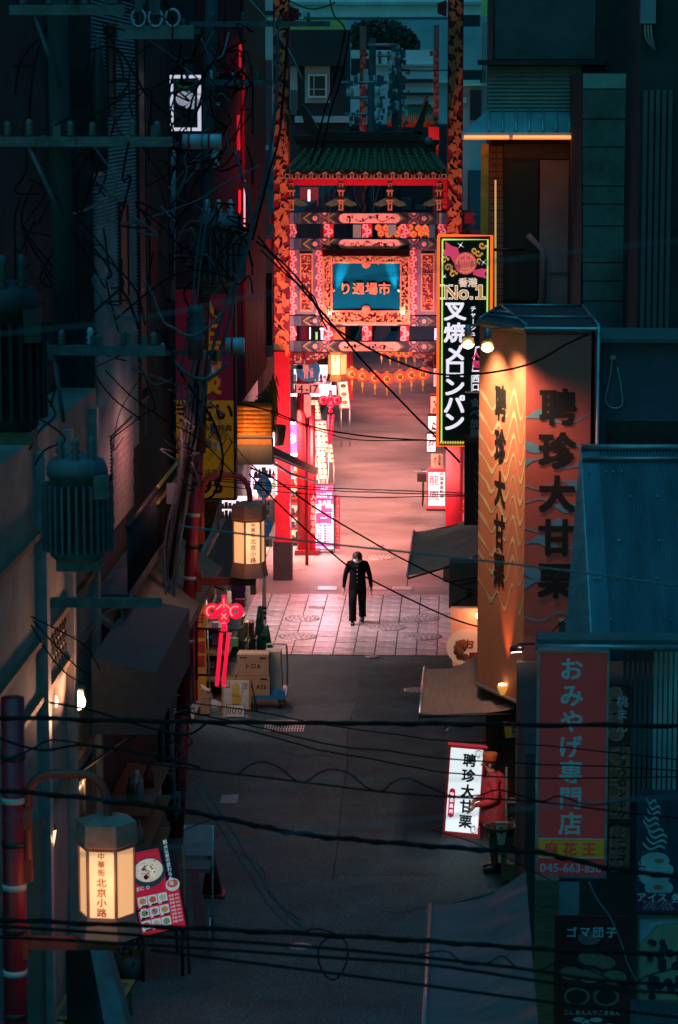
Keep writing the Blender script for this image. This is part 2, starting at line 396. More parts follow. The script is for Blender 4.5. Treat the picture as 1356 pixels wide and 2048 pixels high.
# wall below: recessed dark window, grey wall, corner column and gold edge strip
f = FaceY(1010, 318, 1076, 600, Y); b = MB(); boxF(b, f, .04, 0, .03); wn = b.build('window', m_glassd, bn)
b = MB(); f.frame(b, -.04, -.01, 1.04, 1.0, .05, .06, .06); b.build('window_frame', m_black, wn)
f = FaceY(1076, 320, 1163, 640, Y); b = MB(); boxF(b, f, .1, 0, .06); b.build('grey_wall', m_gr, bn)
f = FaceY(1008, 288, 1163, 318, Y); b = MB(); boxF(b, f, .1, 0, .05); b.build('lintel', m_dk, bn)
f = FaceY(1098, 474, 1138, 545, Y - .1); b = MB(); boxF(b, f, .2); b.build('meter_box', m_gr, bn)
b = MB(); b.tube([P(1055, 470, Y - .2), P(1085, 500, Y - .2), P(1085, 640, Y - .2)], .06, 8); b.build('drain_pipe', m_gr, bn)
for i in range(26):
    v0 = 292 + i * 13
    if v0 > 640: break
    f = FaceY(978, v0, 992, v0 + 11.5, Y - .02); b = MB(); boxF(b, f, .12); b.build('brick', m_brick, bn)
    f = FaceY(993, v0, 1006, v0 + 11.5, Y - .02); b = MB(); boxF(b, f, .12); b.build('brick', m_brick, bn)
m_gold = M('gold_trim', (.65, .38, .10), rough=.35, metal=.6, var=.3)
f = FaceY(961, 288, 976, 700, Y + .1); b = MB(); boxF(b, f, .3); b.build('corner_trim', m_gold, bn)
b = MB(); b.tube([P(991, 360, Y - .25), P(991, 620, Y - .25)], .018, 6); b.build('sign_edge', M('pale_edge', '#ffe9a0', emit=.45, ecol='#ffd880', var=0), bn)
f = FaceY(964, 45, 974, 225, Y); b = MB(); rib(b, f, 3, 0, 1, 0, 1, .6, .05); b.build('corner_slats', m_clap, bn)
# panel-clad wall, each sheet its own piece
Y = 48.0
bp = body('building', 'narrow teal building clad in wide wall sheets with cable tails', (P(1165, 300, Y).x, Y, 0), (P(1276, 300, Y).x, 53.9, P(1200, 145, Y).z), m_dk2)
edges = [146, 178, 238, 294, 372, 408, 452, 525, 562, 602, 680]
for i in range(len(edges) - 1):
    f = FaceY(1166, edges[i] + 1.2, 1275, edges[i + 1] - 1.2, Y); b = MB(); boxF(b, f, .06, 0, rnd.uniform(.03, .05)); b.build('wall_panel', m_panel if i else m_teal, bp)
# dark slatted building on the far right
Y = 44.0
bs = body('building', 'dark building with vertical slats at the edge of the view', (P(1279, 300, Y).x, Y, 0), (9, 47.9, 16.5), m_dk2)
f = FaceY(1283, 180, 1345, 690, Y)
for i in range(5):
    b = MB(); f.rect(b, i / 5, 0, i / 5 + .13, 1, .06, .1); b.build('slat', m_dk, bs)
f = FaceY(1280, -40, 1310, 48, Y); b = MB(); boxF(b, f, .25, 0, .25); ac = b.build('meter_cabinet', m_gr, bs)
b = MB()
for q in range(3): b.tube(smooth_path([P(1290 + 6 * q, 48, Y - .12), P(1291 + 6 * q, 72, Y - .12), P(1299 + 4 * q, 88, Y - .1), P(1310, 100, Y - .05)]), .018, 6)
b.build('cabinet_pipe', m_alu, ac)
# lower navy block with coiled hose
Y = 42.0
bl = body('building', 'low navy block with a coiled hose hung on its wall', (P(1200, 780, Y).x, Y, 0), (9, 43.9, P(1250, 680, Y).z), M('navy_wall', (.07, .09, .13), rough=.7, var=.3, scale=1.5), 'wall')
b = MB(); b.box((P(1200, 780, Y).x - .1, Y - .15, P(1250, 684, Y).z), (9, 43.9, P(1250, 676, Y).z)); b.build('coping', m_dk, bl)
f = FaceY(1215, 842, 1356, 895, Y); b = MB(); boxF(b, f, .1, 0, .05); b.build('painted_recess', m_black, bl)  # flat black slab; the recess is only its dark colour
t = thing('hose', 'pale coiled hose hanging on the navy wall', 'hose', P(1228, 740, Y))
b = MB(); b.tube(smooth_path([P(1225, 715, Y - .05), P(1219, 760, Y - .06), P(1211, 800, Y - .07), P(1225, 816, Y - .07), P(1244, 810, Y - .07), P(1243, 780, Y - .06), P(1235, 735, Y - .05)]), .012, 6); b.build('tube', m_alu, t)
b = MB(); b.box(P(1221, 719, Y - .1), P(1231, 710, Y)); b.build('hook', m_steel, t)
# corrugated lean-to roof
A, B_, C_, D_ = P(1163, 899, 40), P(1420, 899, 40), P(1470, 1272, 36.5), P(1184, 1272, 36.5)
m_corr = M('blue_corrugated', (.075, .145, .18), rough=.5, metal=.35, var=.35, scale=1.1, stretch=(3, .5, .5))
t = thing('lean_to', 'blue corrugated metal lean-to roof with a flashing along its edge', 'roof', (A + D_) / 2)
fr = Face(A, B_ - A, D_ - A)
nrib = 34; prof = []
b = MB()
for i in range(nrib * 4 + 1):
    u = .13 + .87 * i / (nrib * 4); h = .022 * math.sin(i * math.pi / 2)
    ax, dx = A.lerp(B_, u), D_.lerp(C_, u); b.v += [tuple(ax + fr.N * h), tuple(dx + fr.N * h)]
for i in range(nrib * 4): b.f.append((2 * i, 2 * i + 1, 2 * i + 3, 2 * i + 2)); b.m.append(0); b.sm.append(True)
b.build('roof_sheet', m_corr, t)
b = MB(); b.slab([A, D_, D_.lerp(C_, .14), A.lerp(B_, .13)], -fr.N * .05); b.build('flashing', m_corr, t)
b = MB(); b.tube([A + V((0, 0, .03)), B_ + V((0, 0, .03))], .05, 8); b.tube([A + V((0, -.25, -.10)), B_ + V((0, -.25, -.10))], .03, 8); b.build('ridge_pipe', m_steel, t)
b = MB(); b.tube([D_ + V((-.1, -.05, -.05)), C_ + V((0, -.05, -.05))], .07, 8); b.build('gutter', m_dk, t)
bt = MB()
for i in range(16):
    p = fr.p(rnd.uniform(.03, .6), rnd.choice((.14, .28, .52, .72, .93)), .03); bt.lathe(p, [(.018, 0), (.018, .02)], 6)
bt.build('screws', m_alu, t, kind='stuff')
b = MB(); b.slab([A + V((-.02, 0, 0)), A + V((-.02, 0, -.5)), D_ + V((-.35, .3, -.1)), D_ + V((-.02, 0, 0))], (.04, 0, 0)); b.build('gable_board', m_steel, t)
# near-right shop block with its curtain of vertical sheets
Y = 35.2
bk = body('building', 'dark souvenir shop block with ribbed shutters behind the red signboard', (P(1052, 1500, Y).x, Y, 0), (9, 41.2, 3.25), m_dk2)
f = FaceY(1245, 1300, 1356, 1600, Y)
for i in range(11):
    b = MB(); f.rect(b, i / 11, 0, i / 11 + .062, 1, .07, .08); b.build('shutter_slat', m_teal if i > 5 else m_dk, bk)
b = MB(); f2 = FaceY(1075, 1280, 1360, 1300, Y - .4); boxF(b, f2, .5); b.build('fascia', m_dk, bk)
m_shopb = M('brown_shop_wall', (.06, .045, .04), rough=.8, var=.4)
MB().box((P(905, 1300, 48).x + .55, 43.7, 0), (9, 53.9, 6.0)).build('shop_wall', m_shopb, thing('building', 'brown shop block behind the tall orange banner box', 'building', (4, 43.7, 0)))
MB().box((.35, 66.1, 0), (9, 190, 8.5)).build('wall', m_dk2, thing('building', 'long dark row of shops behind the white pink-framed sign', 'building', (3, 66.1, 0)))

# ================================================================== BUILDINGS ON THE LEFT
m_sid = M('siding_paint', (.30, .36, .34), rough=.6, var=.5, scale=.9, stretch=(1, 1, 3))
m_beige = M('beige_render', (.32, .26, .215), rough=.8, var=.4, scale=1.1, bump=.3, bscale=25)
m_cream = M('cream_tile', (.40, .35, .32), rough=.55, var=.3, scale=5)
m_wood = M('brown_wood', (.20, .12, .07), rough=.6, var=.4, scale=4, stretch=(1, 8, 8))
m_railg = M('rail_iron', (.05, .05, .055), rough=.5, metal=.4)
XL = -5.05
def FaceX(y0, y1, z0, z1, X=XL): return Face((X, y0, z1), (0, y1 - y0, 0), (0, 0, z0 - z1))    # faces the street (+X)
# siding building
bd = body('building', 'old building with grey lapped siding and dark window bays', (-9, 38.6, 0), (XL, 44.8, 14.5), m_dk2)
b = MB(); n = 150
for i in range(n):
    z = 6.2 + i * .055; b.slab([(XL + .012, 38.7, z + .053), (XL + .045, 38.7, z + .012), (XL + .045, 43.6, z + .012), (XL + .012, 43.6, z + .053)], (-.06, 0, 0))
b.build('lapped_siding', m_sid, bd, kind='stuff')
for y0, y1, z0, z1 in ((41.2, 42.2, 8.6, 10.0), (43.7, 44.7, 7.0, 13.5), (40.0, 40.8, 11.4, 12.6)):
    f = FaceX(y0, y1, z0, z1, XL + .06); b = MB(); boxF(b, f, .08); wn = b.build('window', m_glassd, bd)
    b = MB(); f.frame(b, -.03, -.03, 1.03, 1.03, .06, .02, .08); b.build('window_frame', m_black, wn)
# tiled bay lit pink, each wall tile its own piece
f = FaceX(40.0, 42.6, 5.35, 6.75, XL + .05)
b = MB(); boxF(b, f, .04, 0, .0); bay = b.build('tile_backing', m_joint, bd)
tb = MB(); tb.slab([(0, -.09, .045), (0, -.09, -.045), (0, .09, -.045), (0, .09, .045)], (-.02, 0, 0)); tp = None
for r in range(13):
    for c in range(13):
        y = 40.1 + c * .192 + (.09 if r % 2 else 0); z = 5.42 + r * .105
        if y > 42.55: continue
        if tp is None: tp = tb.build('wall_tile', m_cream, bay, local=True)
        o = tp if (r, c) == (0, 0) else inst(tp, (0, 0, 0), bay)
        o.location = V((XL + .065 + rnd.uniform(0, .006), y, z)) - wloc(bay)
# lower beige storey with fretwork, pilasters and railing
b = MB(); b.box((XL - .5, 28.5, 0), (XL + .03, 38.5, 7.6)); bz = thing('building', 'building with a beige lower wall lit by twin lamps', 'building', (XL, 28.5, 0)); b.build('wall', m_beige, bz)
MB().box((-9.5, 26, 0), (XL - .52, 38.5, 14)).build('upper_wall', m_dk2, bz)
for y in (33.0, 35.3, 37.8):
    b = MB(); b.box((XL, y - .12, 0), (XL + .14, y + .12, 7.4)); b.build('pilaster', m_cream, bz)
for z in (2.9, 4.4, 5.1, 6.4):
    b = MB(); b.box((XL, 28.5, z), (XL + .10, 38.5, z + .07)); b.build('string_course', m_wood, bz)
for r in range(3):
    for c in range(18):
        y = 33.2 + c * .11; z = 4.55 + r * .16 + (.04 if c % 2 else 0)
        b = MB(); b.box((XL + .03, y, z), (XL + .05, y + .07, z + .09)); b.build('fret_block', m_black, bz)
for y0, y1 in ((30.0, 32.5), (35.6, 37.4)):
    f = FaceX(y0, y1, .4, 2.6, XL + .05); b = MB(); boxF(b, f, .05); wn = b.build('window', m_glassd, bz)
    b = MB(); f.frame(b, -.03, -.02, 1.03, 1.02, .08, .03, .08); b.build('window_frame', m_wood, wn)
    b = MB(); f.rect(b, .48, 0, .52, 1, .03, .05); f.rect(b, 0, .48, 1, .51, .03, .05); b.build('glazing_bar', m_wood, wn)
b = MB(); b.box((XL, 36.0, 5.5), (XL + .3, 37.6, 6.2)); b.build('vent_hood', m_alu, bz)
# balcony railings and shop canopy
t = thing('balcony', 'iron balcony railing with yellow handrail above the brown canopy', 'balcony', (XL, 40, 5))
zf = 4.75
b = MB(); b.box((XL, 38.2, zf - .12), (XL + .5, 46.8, zf)); b.build('floor_slab', m_concd, t)
for z, m, y0, y1 in ((zf + .95, M('yellow_paint', (.42, .33, .08), rough=.5, var=.3), 42, 46.8), (zf + .72, MATS['yellow_paint'], 42, 46.8), (zf + .95, m_railg, 38.2, 42)):
    b = MB(); b.tube([(XL + .48, y0, z), (XL + .48, y1, z)], .035, 6); b.build('handrail', m, t)
bp0 = None
for i in range(42):
    if bp0 is None: b = MB(); b.tube([(XL + .48, 38.25, zf), (XL + .48, 38.25, zf + .95)], .014, 5); bp0 = b.build('baluster', m_railg, t)
    else: inst(bp0, (0, 0, 0), t).location = (0, .2 * i, 0)
t = thing('shop_canopy', 'dull brown sloping canopy roof below the iron balcony', 'canopy', (XL + .5, 41, 3.6))
b = MB(); b.slab([(XL, 38.0, 4.55), (XL + 1.05, 38.0, 3.75), (XL + 1.05, 46.5, 3.75), (XL, 46.5, 4.55)], (-.02, 0, -.06)); b.build('sheet', M('brown_sheet', (.20, .16, .11), rough=.7, var=.4, scale=1.5), t)
b = MB(); b.tube([(XL + 1.05, 38.0, 3.72), (XL + 1.05, 46.5, 3.72)], .04, 6); b.build('edge_bar', m_railg, t)
# dark box-shaped lean-to
a, c2 = P(182, 1245, 35.4), P(312, 1470, 35.4)
t = thing('porch', 'dark boxy porch roof jutting out below the brown canopy', 'porch', ((a.x + c2.x) / 2, 35.4, 0))
b = MB(); b.slab([(a.x, 35.4, c2.z + 1.0), (a.x, 35.4, c2.z), (c2.x, 35.4, c2.z), (c2.x, 35.4, c2.z + .82)], (0, 4.6, 0)); b.build('roof', M('dark_felt', (.06, .07, .07), rough=.8, var=.3), t)
for y in (36.4, 39.4): b = MB(); b.tube([(c2.x - .05, y, c2.z), (XL, y, c2.z - .75)], .03, 6); b.build('brace', m_railg, t)
for px, y0, y1, m in ((231, 772, 806, 'red_neon'), (240, 768, 800, 'red_neon'), (231, 868, 890, 'red_neon'), (233, 760, 770, 'white_tube')):
    b = MB(); b.tube([P(px, y0, 42.0), P(px, y1, 42.0)], .022, 6); b.build('window_tube', M('red_neon', '#ff2038', emit=.55, ecol='#ff1830', var=0) if m == 'red_neon' else M('white_tube', '#ffe8f0', emit=.7, ecol='#ffd0e0', var=0), bd)
lamp('tile_glow', 'AREA', (XL + 1.0, 41.2, 6.9), 15, '#ff9c98', .8, to=(XL, 41.2, 6.0), sy=.3)
# cracks in the old asphalt
for k, pts in enumerate(([(712, 1405), (700, 1440), (694, 1480), (697, 1530), (684, 1600), (676, 1680), (668, 1760)], [(560, 1500), (600, 1512), (640, 1509), (690, 1520)], [(760, 1820), (800, 1826), (840, 1815), (866, 1822)], [(470, 1700), (520, 1735), (540, 1790), (600, 1840)])):
    b = MB(); q = smooth_path([G(x + rnd.uniform(-3, 3), y, .0015) for x, y in pts], 5)
    for i in range(len(q) - 1):
        d = (q[i + 1] - q[i]).cross(V((0, 0, 1))).normalized() * rnd.uniform(.006, .016); b.add([q[i] - d, q[i] + d, q[i + 1] + d, q[i + 1] - d], [(0, 1, 2, 3)])
    b.build('road_crack', m_joint, kind='structure')
# plain dark building, then the red one, then the pale ones up to the gate
bo = body('building', 'plain dark building with a thin pale downpipe', (-9, 44.9, 0), (-5.25, 50.6, 15.5), m_dk2)
b = MB(); b.tube([P(345, 280, 46), P(345, 600, 46)], .05, 8); b.build('downpipe', m_gr, bo)
f = FaceX(45.3, 46.6, 6.0, 12.5, -5.22); b = MB(); boxF(b, f, .06); b.build('panel', m_dk, bo)
f = FaceX(47.4, 48.6, 8.0, 9.6, -5.22); b = MB(); boxF(b, f, .06); b.build('window', m_glassd, bo)
m_red = M('red_lacquer', (.55, .025, .04), rough=.38, var=.25, scale=2)
m_redd = M('dark_red_paint', (.20, .012, .022), rough=.5, var=.3, scale=2)
br = body('building', 'building with a dark red upper front and bright red neon edge', (-9, 52.4, 5.9), (P(486, 300, 53).x, 58.6, 17), m_dk2)
MB().box((-9, 52.4, 0), (-5.05, 58.6, 5.9)).build('lower_wall', m_dk2, br)
f = FaceY(392, -10, 480, 148, 52.4)
for q in range(3):
    b = MB(); f.rect(b, q / 3 + .01, 0, (q + 1) / 3 - .01, 1, .06, .08); b.build('red_panel', m_redd, br)
f = FaceX(52.6, 58.4, 6.0, 16, P(486, 300, 53).x + .03)
for q in range(8):
    b = MB(); f.rect(b, q / 8 + .004, 0, (q + 1) / 8 - .004, 1, .03, .05); b.build('facing_sheet', m_redd, br)
b = MB(); p0 = P(484, 90, 52.2); m_rn = M('red_neon', '#ff2038', emit=.55, ecol='#ff1830', var=0)
for px, ya, yb, r in ((482, 85, 152, .04), (477, 230, 300, .03), (479, 380, 520, .022)): b = MB(); b.tube([P(px, ya, 52.2), P(px, yb, 52.2)], r, 8); b.build('neon_tube', m_rn, br)
b = MB(); b.tube([P(489, 360, 52.15), P(489, 470, 52.15)], .016, 6); b.build('white_tube', M('white_tube', '#ffe8f0', emit=.7, ecol='#ffd0e0', var=0), br)
lamp('red_neon_light', 'AREA', P(490, 400, 52.0), 9, '#ff2030', .2, to=P(560, 500, 60), sy=5)
bc = body('building', 'pale narrow building with beige upper ledges beside the gate', (-9, 58.8, 0), (-4.75, 66.0, 13.2), m_gr)
for k, (x0, y0, x1, y1, m) in enumerate([(498, 300, 541, 360, m_beige), (500, 375, 540, 470, m_gr), (498, 545, 545, 700, m_black), (510, 690, 548, 712, m_beige), (505, 120, 545, 290, m_gr)]):
    f = FaceY(x0, y0, x1, y1, 58.75); b = MB(); boxF(b, f, .15, 0, .1 + .02 * k); b.build(('ledge', 'panel', 'dark_window', 'sill', 'panel')[k], m, bc)
bw = body('building', 'long row of lit shops behind the red columns beyond the gate', (-9, 71.5, 0), (-5.0, 150, 8.0), m_dk2)
# ================================================================== THE GATE
GY = 66.8
m_rlac = M('gate_red', (.62, .02, .045), rough=.35, var=.18, scale=2)
m_rdk = M('gate_dark_red', (.16, .012, .022), rough=.5, var=.3, scale=3)
m_org = M('gilt_orange', (.58, .22, .07), rough=.5, var=.35, scale=5, bump=.3, bscale=30)
m_gilt = M('gilt_carving', (.80, .42, .20), rough=.4, metal=.35, var=.35, scale=8, bump=.4, bscale=40)
m_plinth = M('plinth_black', (.028, .028, .03), rough=.5, var=.3)
m_blue = M('beam_blue', (.03, .10, .17), rough=.5, var=.3, scale=6)
m_grn = M('beam_green', (.06, .16, .08), rough=.5, var=.3, scale=6)
m_grnl = M('beam_light_green', (.30, .38, .16), rough=.5, var=.3, scale=6)
m_ink = M('beam_ink', (.02, .03, .05), rough=.6, var=.2)
m_crm = M('plaque_cream', (.80, .58, .42), rough=.6, var=.2, scale=7)
m_pink = M('flower_pink', (.90, .62, .58), rough=.5, var=.1)
m_grey = M('gate_grey_blue', (.16, .20, .25), rough=.6, var=.2)
m_tile = M('roof_tile_green', (.13, .14, .06), rough=.35, var=.5, scale=5)
m_ridge = M('ridge_tile', (.03, .04, .034), rough=.45, var=.4, scale=4)
gate = thing('gate', 'tall red and gold ceremonial gate with tiled roof and blue name board across the street', 'gate', (P(735, 1100, GY).x, GY, 0))
def flame(r, n=9):
    pts = []; a0 = rnd.uniform(0, 6.28)
    for i in range(n):
        a = a0 + 2 * math.pi * i / n
        rr = r * (rnd.uniform(.85, 1.25) if i % 2 else rnd.uniform(.35, .6)); pts.append((math.cos(a) * rr, math.sin(a) * rr * 1.2))
        a += math.pi / n * .8; k_ = rnd.uniform(.6, .9); pts.append((math.cos(a) * r * k_, math.sin(a) * r * k_ * 1.2))
    b_0 = rnd.uniform(0, 3.14); c_0, s_0 = math.cos(b_0), math.sin(b_0)                 # drawn out along one axis, like a cloud or a flame
    pts = [((x * c_0 + y * s_0) * 1.4, (y * c_0 - x * s_0) * .72) for x, y in pts]
    return [(x * c_0 - y * s_0, y * c_0 + x * s_0) for x, y in pts]
def relief(f, n, r, m, par, nm='cloud_relief', t=.03, us=(.3, .7)):
    b = MB()
    for i in range(n):
        v = (i + .5) / n; u = us[i % 2] + rnd.uniform(-.12, .12)
        f.poly(b, [(min(.99, max(.01, u + x / f.w)), v + y / f.h) for x, y in flame(r * rnd.uniform(.75, 1.1))], t, t * 1.0)
    b.build(nm, m, par, kind='stuff')
for x0, x1, tall in ((549, 579, -120), (893, 922, -120)):
    c0 = P((x0 + x1) / 2, 700, GY); hw = (x1 - x0) / 2 * mpp(GY)
    pil = MB(); zt = P(560, -140, GY).z; zc = P(560, 705, GY).z; zb = P(560, 1084, GY).z
    pil.box((c0.x - hw, GY, zb), (c0.x + hw, GY + 2 * hw, zc), 0); pil.box((c0.x - hw - .012, GY - .012, zc), (c0.x + hw + .012, GY + 2 * hw + .012, zt), 1)
    po = pil.build('pillar', [m_rlac, m_rdk], gate)
    MB().box((c0.x - hw - .05, GY - .05, 0), (c0.x + hw + .05, GY + 2 * hw + .05, zb)).build('pillar_foot', m_plinth, po)
    f = Face((c0.x - hw, GY - .012, zt), (2 * hw, 0, 0), (0, 0, zc - zt)); relief(f, 52, .165, m_org, po)
    b = MB(); b.box((c0.x - hw - .03, GY - .035, zc - .08), (c0.x + hw + .03, GY + .02, zc + .02)); b.build('collar', m_rlac, po)
    xb = (579, 597, 22, 45) if x0 == 549 else (875, 893, 10, 33)
    f = FaceY(xb[0], xb[2] - 10, xb[1], xb[3], GY + .1); b = MB(); f.poly(b, [(0, .2), (0, .8), (1, 1), (1, 0)] if x0 == 893 else [(0, 0), (0, 1), (1, .8), (1, .2)], 0, .25); b.build('pillar_bracket', m_rdk, po)
def beam(y0, y1, mid, cream_ink):
    f = FaceY(578, y0, 894, y1, GY + .02); W, Hh = f.w, f.h
    b = MB(); boxF(b, f, .34); bm = b.build('beam', m_ink, gate)
    e = [(0, .03, m_grey), (.032, .062, m_blue), (.064, .075, m_grn), (.93, .948, m_blue), (.95, .965, m_grnl), (.967, .998, m_blue)]
    for u0, u1, m in e: b = MB(); f.rect(b, u0, .02, u1, .98, .012, .02); b.build('painted_band', m, bm)
    def chev(u, w_, m, d):
        b = MB(); s = .045 * d
        f.poly(b, [(u + s, .04), (u, .5), (u + s, .96), (u + s + w_, .96), (u + w_, .5), (u + s + w_, .04)], .014, .02); b.build('chevron', m, bm)
    for k, m in enumerate((m_grnl, m_grn, m_ink)):
        chev(.085 + .016 * k, .012, m, 1); chev(.238 + .016 * k, .012, m, 1); chev(.71 + .016 * k, .012, m, -1); chev(.90 + .014 * k, .010, m, -1)
    for u, dv in ((.165, 0), (.225, -.45), (.225, .45), (.79, -.45), (.79, .45), (.855, 0)):
        b = MB(); n = 18; r = Hh * .46
        v = .5 + dv
        if dv == 0:
            f.ell(b, u, v, r * 1.12, .010, .02, 0, 6); f.ell(b, u, v, r, .014, .02, 1, n); f.ell(b, u, v, r * .5, .018, .02, 0, 12); f.ell(b, u, v, r * .38, .022, .02, 2, 12); f.ell(b, u, v, r * .17, .026, .02, 0, 8)
        else:
            sg = 1 if dv < 0 else -1; vb = .03 if dv < 0 else .97
            for q, (rr, mi) in enumerate(((1.0, 0), (.88, 1), (.45, 0), (.3, 2))):
                f.poly(b, [(u + rr * r / W * math.cos(math.pi * i / 9), vb + sg * rr * r / Hh * math.sin(math.pi * i / 9)) for i in range(10)], .012 + .004 * q, .02, mi)
        b.build('medallion', [m_org, m_blue, m_crm], bm)
    b = MB(); ins = .018
    f.poly(b, [(.315, .5), (.325, .2), (.345, .08), (.675, .08), (.695, .2), (.705, .5), (.695, .8), (.675, .92), (.345, .92), (.325, .8)][::-1], .02, .02); cr = b.build('cream_panel', m_crm, bm)
    b = MB()
    for q in range(cream_ink):                                     # brushwork sprays
        u = rnd.uniform(.36, .68) if mid == 0 else rnd.uniform(.34, .68); v = rnd.uniform(.3, .75)
        for k in range(3): f.ell(b, u + rnd.uniform(-.012, .012), v + rnd.uniform(-.12, .12), rnd.uniform(.012, .03), .023, None, 0, 6)
    pts = [(.42 + .24 * i / 12, .55 + .22 * math.sin(i * .9 + mid)) for i in range(13)]
    for i in range(12): f.poly(b, [(pts[i][0], pts[i][1]), (pts[i + 1][0], pts[i + 1][1]), (pts[i + 1][0], pts[i + 1][1] + .06), (pts[i][0], pts[i][1] + .06)], .023)
    b.build('brush_painting', m_ink if mid != 1 else M('faint_brown_ink', (.35, .16, .10), rough=.6), cr, kind='stuff')
    return bm
for k, (y0, y1) in enumerate(((425, 448), (477, 499), (632, 652), (682, 704))):
    bm = beam(y0, y1, k, (9, 22, 12, 12)[k])
    for x0, x1 in ((522, 548), (923, 952)):
        if x0 == 923 and k > 0: continue
        f = FaceY(x0, y0 + 1, x1, y1 - 1, GY + .1); b = MB()
        f.poly(b, [(0, 0), (.22, .5), (0, 1), (1, 1), (1, 0)] if x0 == 522 else [(0, 0), (0, 1), (1, 1), (.78, .5), (1, 0)], 0, .3)
        b.build('beam_end', m_rdk, gate)
    if k == 3: f = FaceY(548, 684, 580, 702, GY - .03); b = MB(); f.rect(b, 0, .15, 1, .85, 0, .03); b.build('green_strap', m_grn, gate)
def flower(b, f, u, v, r, mi=0):
    for q in range(5):
        a = 2 * math.pi * q / 5 + .3; f.ell(b, u + r * .62 / f.w * math.cos(a), v + r * .62 / f.h * math.sin(a), r * .48, .012, None, mi, 7)
    f.ell(b, u, v, r * .28, .015, None, 1, 6)
def fpost(x0, y0, x1, y1, n, Yo=.04, m=None):
    f = FaceY(x0, y0, x1, y1, GY + Yo); b = MB(); boxF(b, f, .16); p = b.build('flower_post', m or m_rlac, gate)
    b = MB()
    for q in range(n): flower(b, f, .5 + (.16 if q % 2 else -.16), (q + .55) / n, .075)
    b.build('plum_blossoms', [m_pink, m_rdk], p, kind='stuff')
for y0, y1 in ((448.5, 476.5), (652.5, 681.5)):
    for x0, x1 in ((570, 592), (647, 667), (724, 744), (801, 818), (876, 892)): fpost(x0 if x0 > 575 else 579.5, y0, x1, y1, 3)
for x0, x1 in ((579.5, 592), (633, 645), (819, 833), (881, 892)): fpost(x0, 499.5, x1, 631.5, 11, .05)
for x0, x1, i0, i1 in ((592.5, 632.5, 600, 626), (833.5, 880.5, 842, 869)):
    f = FaceY(x0, 499.5, x1, 631.5, GY + .06); b = MB(); boxF(b, f, .12); pn = b.build('side_panel', m_grey, gate)
    f = FaceY(i0, 507, i1, 622, GY + .05); b = MB(); f.frame(b, 0, 0, 1, 1, .035, .04, .05); b.build('panel_frame', m_gilt, pn)
    b = MB(); f.rect(b, .12, .03, .88, .97, .012); b.build('panel_back', m_rdk, pn)
    b = MB()
    for q in range(46):
        u, v = rnd.uniform(.18, .82), rnd.uniform(.05, .95); f.poly(b, [(u + x / f.w, v + y / f.h) for x, y in flame(.036, 5)], .03, .02)
    for q in range(5): f.rect(b, .14, .17 + q * .17, .86, .18 + q * .17, .032, .02)
    b.build('fretwork', m_gilt, pn, kind='stuff')
# name board with its carved frame
f = FaceY(645, 512, 820, 648, GY - .1); W, Hh = f.w, f.h
b = MB(); f.rect(b, 0, 0, 1, 1, 0, .12); nb = b.build('name_board', m_rdk, gate)
u0, u1, v0, v1 = (666 - 645) / 175, (799 - 645) / 175, (527 - 512) / 136, (620 - 512) / 136
b = MB(); f.rect(b, u0 - .01, v0 - .01, u1 + .01, v1 + .01, .02, .03); brd = b.build('blue_board', M('board_blue', (.0, .12, .19), rough=.9, var=.06, scale=3, spec=.05), nb)
b = MB(); f.text(b, 'り通場市', .487, .475, .30, bold=.018, o=.075, mi=0, t=.05, gap=1.03); b.build('board_lettering', m_gilt, brd)
b = MB()
for side in range(4):
    n = 34 if side < 2 else 22
    for q in range(n):
        tt = (q + .5) / n
        if side == 0: u, v, wd = tt, v0 * .5, v0 * .5
        elif side == 1: u, v, wd = tt, (v1 + 1) / 2, (1 - v1) * .5
        elif side == 2: u, v, wd = u0 * .5, tt, u0 * .4
        else: u, v, wd = (u1 + 1) / 2, tt, (1 - u1) * .4
        for k in range(3 if side != 1 else 4):
            uu, vv = (u, v + rnd.uniform(-.7, .7) * wd) if side < 2 else (u + rnd.uniform(-.7, .7) * wd, v)
            r = rnd.uniform(.024, .044)
            f.poly(b, [(uu + x / W, vv + y / Hh) for x, y in flame(r, 6)], rnd.uniform(.05, .09), .05)
b.build('frame_carving', m_gilt, nb, kind='stuff')
b = MB(); f.frame(b, 0, 0, 1, 1, .05, .05, .06); f.frame(b, u0 - .025, v0 - .03, u1 + .025, v1 + .03, .04, .07, .06); b.build('board_frame', m_gilt, nb)
for u, v in ((.5, v0 + .01), (.5, v1 - .01), (u0 + .0, .5), (u1, .5)):
    b = MB()
    for q in range(4): f.ell(b, u, v, (.10 - .02 * q) * (1 if u == .5 else .5), .06 + .012 * q, .03, 0, 8)
    b.build('crest', m_gilt, nb)
m_bulb = M('spot_bulb', '#ffffff', emit=30, ecol='#ffe6e0', var=0)
for k, (px, py, tx, ty) in enumerate(((660, 626, 684, 541), (806, 626, 784, 541))):
    p = P(px, py, GY - .32); b = MB(); b.ball(p, .035, 8); l = b.build('spot_lamp', m_bulb, gate)
    b = MB(); b.tube([p + V((0, .05, -.02)), P(px, py + 8, GY - .1)], .015, 6); b.build('spot_arm', m_black, l)
    q = f.p((tx - 645) / 175, (ty - 512) / 136)
    lamp('board_spot', 'SPOT', p + V((0, -.05, 0)), 420, '#a0f0ff', .03, to=q, spot=17, blend=1)
    lamp('board_glow', 'POINT', p + V((0, -.1, 0)), 1.4, '#ffc8b0', .05)
# clear red strip above the board
f = FaceY(592, 499.5, 874, 512, GY + .09); b = MB(); boxF(b, f, .1); b.build('lintel_strip', m_rlac, gate)
